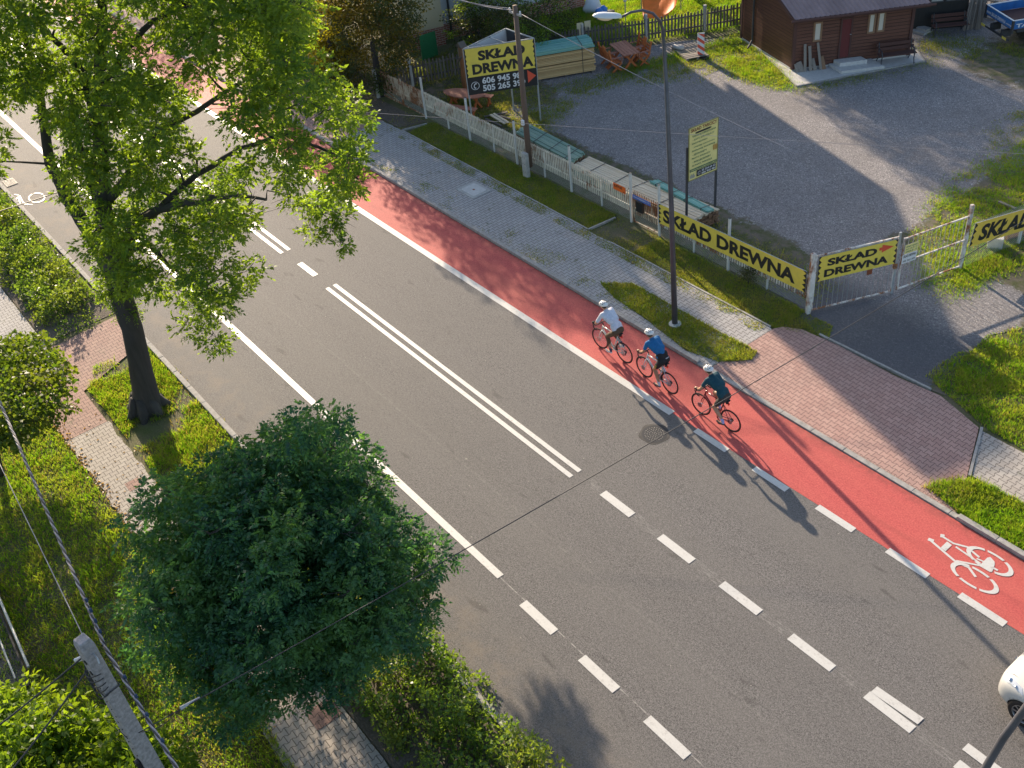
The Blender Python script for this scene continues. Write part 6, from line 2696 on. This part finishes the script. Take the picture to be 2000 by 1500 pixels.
for k in range(9):
    q = Vector((-23.0, 10.4, 4.95))+Vector((-2.625, .703, 1))*random.uniform(-.35, .45)+Vector((random.uniform(-.4, .4), random.uniform(-.55, .3), random.uniform(-.1, .1)))
    L_.append((*q, random.uniform(.28, .42)))
print('ash lumps', len(L_))
limb_tubes(tb, nodes, [l[:3] for l in L_], .035, .008)

def wchild(data_or_mb, name, m, parent, smooth=False):
    "part whose mesh is in world coordinates"
    if isinstance(data_or_mb, MB):
        o = data_or_mb.build(name, m, parent, smooth=smooth)
    else:
        o = link(name, data_or_mb, parent)
    o.location = -parent.location
    return o


def crown(parent, lumps, per, k, length, lf, wf, m, name='crown', down=.25, power=.5, limit=None):
    P, D = lumps_points(lumps, per, power)
    D = unit(D*.8+RNG.normal(size=D.shape)*.45+np.array([0, 0, -down]))
    if k > 1:
        C, DD = pinnate(P, D, k, length, lf, wf)
    else:
        C, DD = P, D
    s = RNG.uniform(.75, 1.25, len(C))
    me = leaf_mesh(name, C, DD, lf*s, wf*s, m)
    print(name, m, len(C))
    return wchild(me, name, m, parent)


wchild(tb, 'trunk', 'bark', t, True)
crown(t, L_, 265, 7, .16, .115, .050, 'ash_leaf', down=.0, power=.5)
# tufts of shoots on the trunk
sh_ = []
for px, py, xy, r_ in ((238, 600, (-25.7, 5.05), .34), (225, 565, (-25.6, 5.05), .36), (262, 605, (-25.5, 5.1), .28), (215, 585, (-25.8, 4.9), .26), (240, 555, (-25.5, 5.1), .3)):
    q = near_axis(px, py, xy)
    sh_.append((q.x, q.y, q.z, r_))
crown(t, sh_, 420, 7, .18, .08, .032, 'ash_leaf', 'shoots')

# round robinia
bx, by = -14.5, 4.45
t = thing('robinia_tree', 'round dense dark green robinia crown between pavement and road at the bottom', 'tree', (bx, by, 0))
tb = MB()
tb.tube([(bx, by, -.05), (bx, by, 1.2), (bx+.03, by-.05, 2.1)], [.17, .13, .13], 12)
L_ = []
cc = Vector((-14.42, 3.92, 3.75))
n = 185
for k in range(n):
    z = 1-2*(k+.5)/n
    if z < -.75:
        continue
    a_ = k*2.39996
    r_ = math.sqrt(1-z*z)
    ww = 1.0+.12*math.sin(3*a_+2.6*z)+.10*math.sin(7*a_-4*z+1)+.08*math.sin(11*z+2*a_)+random.uniform(-.13, .05)
    R1, R2 = 2.44*ww, 2.10*ww
    L_.append((cc.x+R1*r_*math.cos(a_), cc.y+R1*.95*r_*math.sin(a_), cc.z+R2*z-(.25 if z < 0 else 0), random.uniform(.38, .56)))
hole = Vector((-13.2, 3.6, 5.4))
cut_ = [G(610, 1075, 5.3), G(455, 1175, 4.6), G(700, 905, 5.3), G(745, 935, 5.0)]
L_ = [l for l in L_ if all((Vector(l[:3])-q).length > (.52, .42, .5, .5)[i] for i, q in enumerate(cut_))]
limb_tubes(tb, [(Vector((bx+.03, by-.05, 2.1)), .10), (Vector((bx, by-.2, 2.6)), .09), (Vector((bx+.3, by-.4, 3.2)), .06), (Vector((bx-.3, by-.3, 3.2)), .06)], [l[:3] for l in L_[::2]], .05, .009)
tb.tube([(bx+.03, by-.05, 2.05), (bx, by-.2, 2.6), (bx+.3, by-.4, 3.2)], [.12, .09, .06], 8)
tb.tube([(bx+.03, by-.05, 2.05), (bx-.3, by-.3, 3.2)], [.10, .06], 8)
wchild(tb, 'trunk', 'bark', t, True)
for px_, py_ in ((600, 815), (640, 828), (565, 850), (700, 880), (800, 1240), (540, 1395), (590, 1370), (340, 1290)):
    q = near_axis(px_, py_, (cc.x, cc.y))
    L_.append((*q, random.uniform(.30, .42)))
for k in range(70):
    u_ = unit(RNG.normal(size=(1, 3)))[0]*RNG.uniform(.35, .85)
    if u_[2] > -.5:
        q = Vector((cc.x+2.2*u_[0], cc.y+2.1*u_[1], cc.z+1.8*u_[2]))
        if all((q-v).length > .9 for v in cut_):
            L_.append((*q, .55))
crown(t, L_, 330, 9, .24, .10, .050, 'robinia_leaf', down=.5, power=.36)

# maple at the left edge
t = thing('maple_tree', 'small bushy maple over the near pavement at the left edge', 'tree', (-26.3, .6, 0))
tb = MB()
tb.tube([(-26.3, .6, -.05), (-26.2, .8, 1.0), (-26.1, 1.0, 1.9)], [.12, .09, .07], 10)
L_ = []
for px, py, xy in [(x, y, 0) for x in range(-90, 150, 34) for y in range(640, 880, 30)]:
    dx, dy = (px-10)/125, (py-752)/108
    if dx*dx+dy*dy > 1:
        continue
    for s in (-1, 1):
        h_ = math.sqrt(1-min(1, dx*dx+dy*dy))
        c = G(px+random.uniform(-12, 12), py+random.uniform(-10, 10), 2.5)
        d = ray(px, py).normalized()
        q = c+d*(s*1.35*h_)
        if q.z > .5:
            L_.append((q.x, q.y, q.z, random.uniform(.34, .50)))
limb_tubes(tb, [(Vector((-26.1, 1.0, 1.9)), .06), (Vector((-26.2, .8, 1.0)), .06)], [l[:3] for l in L_[::2]], .03, .007)
wchild(tb, 'trunk', 'bark', t, True)
crown(t, L_, 520, 1, 0, .115, .105, 'maple_leaf', down=.35, power=.45)

# walnut shrub in the bottom left corner
t = thing('walnut_shrub', 'bright green large-leaved shrub below the concrete pole in the corner', 'shrub', (-15.2, -1.6, 0))
tb = MB()
tb.tube([(-15.2, -1.6, -.05), (-15.0, -1.5, 1.3)], [.08, .06], 8)
L_ = []
for x in range(-110, 400, 32):
    for y in range(1330, 1680, 32):
        top_ = 1335+max(0, x)*.30+(18 if 120 < x < 160 else 0)
        if y < top_+12 or x > 330-.15*(y-1400)+(y-1400)*.25:
            continue
        z = 2.3+.4*math.sin(x*.03)+random.uniform(-.45, .35)
        q = G(x+random.uniform(-10, 10), y+random.uniform(-10, 10), z)
        L_.append((q.x, q.y, q.z, random.uniform(.26, .40)))
        if random.random() < .6:
            L_.append((q.x-.1, q.y-.1, q.z-.8, .4))
limb_tubes(tb, [(Vector((-15.0, -1.5, 1.3)), .05)], [l[:3] for l in L_[::3]], .03, .006)
wchild(tb, 'trunk', 'bark', t, True)
crown(t, L_, 300, 5, .20, .145, .075, 'walnut_leaf', down=.2, power=.4)


def hedge(name, label, x0, x1, y0, y1, h, m, per, lf, step=.36, cat='hedge', zmin=.1, shape=None):
    t = thing(name, label, cat, ((x0+x1)/2, (y0+y1)/2, 0))
    L_ = []
    y = y0
    while y <= y1:
        x = x0
        while x <= x1:
            xx, yy = x+random.uniform(-.14, .14), y+random.uniform(-.14, .14)
            f = min(1, min(yy-y0, y1-yy)/.5+.35)
            hh = h*f*random.uniform(.75, 1.12)*(.78+.34*math.sin(xx*2.3+1.7*math.sin(yy*2.9))*math.sin(yy*3.1+xx))
            if shape is None or shape(xx, yy):
                for z in np.arange(zmin, hh, .30):
                    L_.append((xx, yy, z, random.uniform(.17, .30)))
            x += step
        y += step
    tb = MB()
    for l in L_[::4]:
        b_ = Vector((l[0]+random.uniform(-.2, .2), l[1]+random.uniform(-.2, .2), 0))
        tb.tube([b_, Vector(l[:3])+Vector((random.uniform(-.1, .1), random.uniform(-.1, .1), .2))], [.009, .004], 4, cap=False)
    wchild(tb, 'stems', 'bark', t)['kind'] = 'stuff'
    crown(t, L_, per, 1, 0, lf, lf*.62, m, 'leaves', down=-.2, power=.5)
    return t


hedge('rose_hedge', 'low rose hedge between road and pavement at the far left', -58, -32.6, 3.95, 5.9, .95, 'rose_leaf', 700, .105, .36)
hedge('rose_hedge', 'low rose hedge between road and pavement right of the round robinia', -13.6, -6.5, 4.1, 6.32, 1.15, 'rose_leaf', 800, .095, .36)
hedge('shrub', 'low weedy shrub patch around the foot of the far rose hedge', -32.6, -31.4, 4.1, 5.5, .45, 'rose_leaf', 500, .08, .30, 'shrub')


def bush(name, label, blobs, m, per, lf, base, trunk=.12, k=1, cat='tree', seed=1, lump=.55, m2=None, f2=0., aspect=.6):
    "crown made of ellipsoid masses (x, y, z, rx, ry, rz) covered with lumps"
    rs = random.Random(seed)
    t = thing(name, label, cat, (*base, 0))
    L_ = []
    for bx_, by_, bz_, rx, ry, rz in blobs:
        n = int(8+(rx*ry+ry*rz+rx*rz)*4.2/(lump*lump)*.34)
        for i in range(n):
            z = 1-2*(i+.5)/n
            a_ = i*2.39996+seed
            r_ = math.sqrt(1-z*z)
            w_ = rs.uniform(.72, 1.04)
            p = (bx_+rx*w_*r_*math.cos(a_), by_+ry*w_*r_*math.sin(a_), bz_+rz*w_*z, lump*rs.uniform(.8, 1.25))
            if p[2] > .15:
                L_.append(p)
    tb = MB()
    top_ = Vector((blobs[0][0], blobs[0][1], blobs[0][2]*.8))
    b_ = Vector((*base, -.05))
    tb.tube([b_, b_.lerp(top_, .5), top_], [trunk, trunk*.8, trunk*.5], 8)
    limb_tubes(tb, [(b_.lerp(top_, f), trunk*.5) for f in (.4, .7, 1.)], [l[:3] for l in L_[::3]], .04, .008)
    wchild(tb, 'trunk', 'bark', t, True)
    if m2:
        A_ = [l for l in L_ if rs.random() >= f2]
        B_ = [l for l in L_ if l not in A_]
        crown(t, A_, per, k, .2, lf, lf*aspect, m, down=.1, power=.45)
        crown(t, B_, per, k, .2, lf, lf*aspect, m2, 'crown', down=.1, power=.45)
    else:
        crown(t, L_, per, k, .2, lf, lf*aspect, m, down=.1, power=.45)
    return t



def gb(px, py, z, rx, ry, rz):
    q = G(px, py, z)
    return (q.x, q.y, q.z, rx, ry, rz)


T = gb(722, 55, 3.0, 1.8, 1.6, 2.7)
T2 = gb(752, -25, 4.9, 1.5, 1.4, 2.3)
bush('tree', 'tall dark olive tree in front of the white house, behind the wooden fence', [T, T2, gb(690, -50, 5.0, 1.9, 1.8, 2.8), gb(770, 85, 1.5, .75, .7, 1.2), gb(668, 115, 1.4, .85, .8, 1.2)], 'autumn_leaf', 330, .12, (T[0], T[1]), .2, seed=3, m2='dark_leaf', f2=.55, lump=.6)
T = gb(632, 30, 3.6, 1.0, 1.0, 3.0)
bush('tree', 'yellow-leaved tree left of the dark olive tree', [T, gb(640, 110, 1.6, .7, .7, 1.2)], 'yellow_leaf', 360, .12, (T[0], T[1]), .14, seed=5)
T = gb(530, 60, 2.4, 1.5, 1.4, 2.2)
bush('conifer', 'dark green conifer left of the yellow-leaved tree', [T, gb(480, 40, 2.0, 1.2, 1.2, 1.8)], 'dark_leaf', 330, .12, (T[0], T[1]), .14, seed=8, cat='conifer', m2='ash_leaf', f2=.45)
T = gb(1005, 72, 1.4, 1.5, 1.5, 1.5)
bush('bush', 'dark green glossy bush behind the billboard stand', [gb(932, 52, 1.5, 1.15, 1.2, 1.7), T, gb(1075, 45, 1.2, 1.1, 1.1, 1.3), gb(960, 10, 1.8, 1.6, 1.4, 1.7)], 'dark_leaf', 420, .10, (T[0], T[1]), .09, seed=11, lump=.42, m2='ash_leaf', f2=.3, cat='bush')
# trees of the gardens beyond the upper edge, whose shade falls in the picture
DK = dict(lump=.8)
bush('tree', 'broad leafy tree behind the yellow-leaved tree, beyond the upper edge', [(-50.5, 26.5, 8.9, 2.4, 2.0, 4.6), (-49.5, 26.2, 7.4, 1.6, 1.6, 4.0), (-52, 25.5, 6.4, 2.2, 1.5, 4.2), (-56, 24.9, 5.2, 3.0, 1.6, 3.2), (-61, 26.2, 6.8, 3.0, 1.6, 4.0)], 'dark_leaf', 190, .19, (-53, 24.5), .3, seed=14, **DK)
bush('tree', 'tall leafy tree in the gardens beyond the upper edge of the photo', [(-43.6, 39.1, 9.6, 2.2, 2.2, 2.9), (-45.5, 41.8, 9.6, 2.8, 2.4, 4.6), (-46, 44.6, 8.6, 3.0, 2.2, 5.0)], 'dark_leaf', 190, .19, (-45.5, 41), .3, seed=17, **DK)
bush('tree', 'second tall leafy tree in the gardens beyond the upper edge', [(-44.0, 50.0, 7.6, 3.2, 3.4, 5.4)], 'dark_leaf', 190, .19, (-44, 50), .3, seed=19, **DK)
bush('tree', 'leafy tree standing far along the road beyond the upper edge', [(-72, 20.8, 6.0, 3.0, 2.6, 4.4)], 'ash_leaf', 160, .17, (-72, 20.8), .3, seed=23, **DK)
bush('tree', 'leafy tree by the near pavement beyond the upper left corner', [(-50, 1.2, 4.6, 2.6, 2.2, 3.2)], 'ash_leaf', 160, .15, (-50, 1.0), .22, seed=29, lump=.7)
bush('tree', 'small leafy tree over the left edge of the photo beside the maple', [(-33.6, .2, 4.2, 2.2, 1.6, 2.2)], 'maple_leaf', 200, .14, (-33.6, .2), .15, seed=41, lump=.6)
bush('garden_shrub', 'small leafy shrub against the long yellow board', [(-18.1, 21.30, .28, .24, .16, .34)], 'dark_leaf', 1500, .05, (-18.1, 21.3), .02, seed=31, lump=.16, cat='shrub')
bush('garden_shrub', 'green weed climbing the picket fence at its far end post', [(-39.2, 21.25, .35, .14, .12, .4)], 'ash_leaf', 1500, .05, (-39.2, 21.3), .02, seed=37, lump=.14, cat='shrub')


# ---------------------------------------------------------------- grass
def tri_area_sample(poly, n):
    xs_ = [p[0] for p in poly]
    ys_ = [p[1] for p in poly]
    out = []
    P = np.column_stack([RNG.uniform(min(xs_), max(xs_), n*3), RNG.uniform(min(ys_), max(ys_), n*3)])
    # vectorised point in polygon
    c = np.zeros(len(P), bool)
    j = len(poly)-1
    for i in range(len(poly)):
        xi, yi, xj, yj = poly[i][0], poly[i][1], poly[j][0], poly[j][1]
        if yi != yj:
            m_ = ((yi > P[:, 1]) != (yj > P[:, 1])) & (P[:, 0] < (xj-xi)*(P[:, 1]-yi)/(yj-yi)+xi)
            c ^= m_
        j = i
    return P[c][:n]


def fbm(P, sc, seed):
    rs = np.random.default_rng(seed)
    v = np.zeros(len(P))
    for o in range(4):
        for _ in range(3):
            a_ = rs.uniform(0, 2*PI)
            v += np.sin((P[:, 0]*math.cos(a_)+P[:, 1]*math.sin(a_))*sc*(1.9**o)+rs.uniform(0, 6.3))/(1.5**o)
    return v/6


GR = {}


def grass(poly, dens, h, m='grass_green', w=.012, bare=-.4, seed=1, z0=.01, dry=.12, feather=0.):
    area = abs(sum(poly[i][0]*poly[(i+1) % len(poly)][1]-poly[(i+1) % len(poly)][0]*poly[i][1] for i in range(len(poly))))/2
    P = tri_area_sample(poly, int(area*dens))
    P = P+RNG.normal(size=P.shape)*feather
    f = fbm(P, 1.6, seed)
    keep = f+RNG.normal(size=len(P))*.12 > bare
    P, f = P[keep], f[keep]
    n = len(P)
    hh = h*RNG.uniform(.5, 1.35, n)*(1+.95*fbm(P, 3.7, seed+9))
    hh = np.maximum(.015, hh)
    a_ = RNG.uniform(0, 2*PI, n)
    ln = RNG.uniform(.15, .95, n)*hh
    b_ = RNG.uniform(0, 2*PI, n)
    ww = w*RNG.uniform(.6, 1.3, n)
    V = np.zeros((n, 3, 3))
    V[:, 0, 0] = P[:, 0]-np.cos(a_)*ww
    V[:, 0, 1] = P[:, 1]-np.sin(a_)*ww
    V[:, 1, 0] = P[:, 0]+np.cos(a_)*ww
    V[:, 1, 1] = P[:, 1]+np.sin(a_)*ww
    V[:, 2, 0] = P[:, 0]+np.cos(b_)*ln
    V[:, 2, 1] = P[:, 1]+np.sin(b_)*ln
    V[:, 2, 2] = hh
    V[:, :, 2] += z0
    isdry = RNG.random(n) < dry+.25*np.clip(-f, 0, 1)
    for mm, sel in ((m, ~isdry), ('grass_dry', isdry)):
        GR.setdefault(mm, []).append(V[sel])


def gp(*pts):
    return [tuple(G(*p)[:2]) for p in pts]


grass(rect(-35.3, -24.1, 20.05, 21.36), 2600, .055, w=.010, bare=-1.2, seed=2, dry=.06)
grass(rect(-24.0, -22.0, 20.05, 21.36), 1300, .045, w=.010, bare=-.1, seed=3, dry=.3)
grass(rect(-22.0, -15.9, 20.05, 21.36), 2400, .055, w=.010, bare=-.7, seed=4, dry=.12)
grass([(-16.2, 20.0), (-15.0, 20.5), (-14.6, 20.75), (-14.9, 21.3), (-16.2, 21.3)], 2000, .06, bare=-.6, seed=5)
grass(rect(-38.8, -35.4, 19.7, 21.2), 500, .05, bare=.05, seed=6, dry=.4)
grass(rect(-36.5, -16.2, 19.55, 20.05), 1300, .04, bare=.0, seed=7, dry=.35, z0=.05)
grass(gp((1172, 556), (1235, 556), (1300, 592), (1400, 648), (1480, 690), (1468, 706), (1404, 710), (1340, 688), (1255, 622), (1200, 585)), 3000, .075, bare=-.8, seed=8, z0=.05)
grass(gp((1100, 520), (1180, 560), (1240, 610), (1180, 600)), 900, .03, bare=.15, seed=9, z0=.05, dry=.4)
grass([(-35.5, 17.5), (-20, 17.5), (-20.5, 18.5), (-30, 18.3)], 700, .035, bare=.22, seed=10, z0=.05, dry=.4)
grass([(-9.3, 17.7), (-8.9, 18.4), (-8.3, 18.8), (-2, 18.8), (-2, 17.46), (-8.2, 17.46)], 3000, .11, 'grass_bright', bare=-1.3, seed=11, z0=.03, dry=.03)
grass([(-9.35, 17.6), (-9.0, 18.5), (-8.4, 18.8), (-8.3, 17.5)], 900, .12, 'grass_green', bare=-.3, seed=12, z0=.03, dry=.4)
grass([(-11.8, 21.2), (-9.4, 20.45), (-2, 20.4), (-3, 25), (-10.5, 24.6), (-11.8, 22.6)], 1500, .09, 'grass_bright', bare=-.25, seed=13, dry=.18)
grass(gp((1868, 716), (1932, 652), (2015, 636), (2015, 770), (1870, 770)), 1500, .08, 'grass_bright', bare=-.3, seed=44, dry=.2)
grass(rect(-34, -8, -3.5, 2.45), 1100, .085, 'grass_bright', w=.013, bare=-.45, seed=14, dry=.15)
grass(rect(-50, -34, -1, 2.3), 400, .09, 'grass_green', w=.016, bare=-.4, seed=15, dry=.15)
grass([(-28.6, 3.85), (-14.4, 3.80), (-14.4, 6.02), (-28.9, 6.02), (-28.2, 4.9)], 1500, .11, 'grass_bright', w=.013, bare=-.35, seed=16, dry=.22)
grass([(-29.2, 4.4), (-27.6, 3.75), (-27.6, 5.0), (-29.0, 5.6)], 900, .10, 'grass_bright', bare=.0, seed=17)
grass(rect(-27.5, -14, 6.0, 6.28), 350, .05, 'grass_green', bare=.1, seed=18, dry=.6)
# yard turf
grass(gp((1080, 170), (1180, 145), (1300, 118), (1476, 98), (1545, 172), (1440, 160), (1330, 158), (1200, 168), (1130, 195), (1070, 260), (1040, 240)), 900, .075, bare=-.2, seed=20, feather=.22, dry=.15)
grass(gp((1200, 140), (1476, 60), (1480, 100), (1320, 122), (1210, 150)), 1300, .10, 'grass_bright', bare=-.6, seed=21, feather=.22)
grass(gp((1400, 110), (1490, 100), (1552, 172), (1530, 176), (1440, 150)), 1300, .10, 'grass_bright', bare=-.3, seed=22, feather=.22)
grass(gp((1550, 172), (1815, 118), (1830, 124), (1560, 186)), 1500, .05, bare=-.4, seed=23, feather=.22)
grass(gp((1800, 60), (1990, 90), (2020, 130), (1860, 110), (1790, 100)), 700, .07, bare=-.1, seed=24, feather=.22)
grass(gp((860, 205), (880, 160), (1050, 170), (1064, 262), (1000, 250), (920, 238)), 1000, .07, bare=-.5, seed=25, feather=.22, dry=.2)
grass(gp((1060, 240), (1100, 270), (1300, 385), (1400, 430), (1420, 470), (1380, 440), (1250, 350), (1050, 260)), 700, .06, bare=-.15, seed=26, feather=.22, dry=.3)
grass(rect(-21.5, -16.2, 21.6, 23.2), 700, .06, bare=-.2, seed=27, feather=.22, dry=.2)
grass(gp((1790, 470), (1830, 380), (1900, 330), (2020, 270), (2020, 460), (1890, 560), (1840, 570), (1800, 560)), 1100, .08, 'grass_bright', bare=-.35, seed=28, feather=.22, dry=.15)
grass(gp((1860, 540), (1890, 500), (2010, 470), (2010, 510), (1900, 560), (1840, 590)), 1500, .09, 'grass_bright', bare=-.5, seed=29, feather=.22)
grass(gp((1940, 250), (2020, 200), (2020, 300), (1940, 330)), 700, .06, bare=-.1, seed=30, feather=.22, dry=.3)
grass([(-42, 31), (-36.2, 30.6), (-33.2, 35.4), (-32, 37.8), (-36, 41), (-42, 37)], 1300, .10, 'grass_bright', bare=-1., seed=31, feather=.22, dry=.05)
grass([(-41, 24), (-38.8, 22.9), (-36.5, 30.3), (-41.5, 31)], 700, .08, 'grass_green', bare=-.4, seed=32, feather=.22)
for mm, arr in GR.items():
    V = np.concatenate(arr)
    print(mm, len(V))
    me = big_mesh('grass', V.reshape(-1, 3), np.arange(len(V)*3).reshape(-1, 3), mm)
    o = link('grass', me)
    tag(o, {'grass_green': 'short dark green grass of the verges and the yard', 'grass_bright': 'lusher bright green grass of the verges and gardens', 'grass_dry': 'dry straw-coloured blades among the grass'}[mm], 'grass', kind='stuff')

# fallen leaves and scraps
n = 700
P = np.concatenate([np.column_stack([RNG.uniform(-28, -14, n), RNG.uniform(2.3, 3.9, n)])])
side = RNG.random(n) < .7
P[side, 1] = 2.45+np.abs(RNG.normal(size=side.sum()))*.12
C = np.column_stack([P, np.full(n, .045)])
D = np.column_stack([RNG.normal(size=(n, 2)), RNG.uniform(-.1, .2, n)])
leafmat('fallen_leaf', (.22, .12, .04), (.42, .28, .12), (.30, .2, .1), .2)
o = link('fallen_leaves', leaf_mesh('fallen_leaves', C, D, .07, .05, 'fallen_leaf'))
tag(o, 'dry fallen leaves along the edge of the near pavement', 'leaves', kind='stuff')
# dark low boarding at the left edge
b0, b1 = G(-15, 1120), G(75, 1330)
t = thing('low_fence', 'dark low boarding with a pale rail at the left edge behind the concrete pole', 'fence', (b0.x, b0.y, 0))
mb = MB()
d = b1-b0
mb.beam((0, -.12, .25), d+Vector((0, -.12, .25)), .04, .5)
mb.build('boards', 'black_wood', t)
mb = MB()
mb.tube([(0, -.02, .52), d+Vector((0, -.02, .52))], .03, 6)
mb.tube([(0, -.35, .42), d+Vector((0, -.35, .42))], .022, 6)
mb.build('rail', 'galvanised', t)
mb = MB()
mb.add([Vector((0, -.16, .05)), d+Vector((0, -.16, .05)), d+Vector((0, -1.6, .05)), Vector((0, -1.6, .05))], [(0, 3, 2, 1)])
mb.build('cover_sheet', 'black_plastic', t)
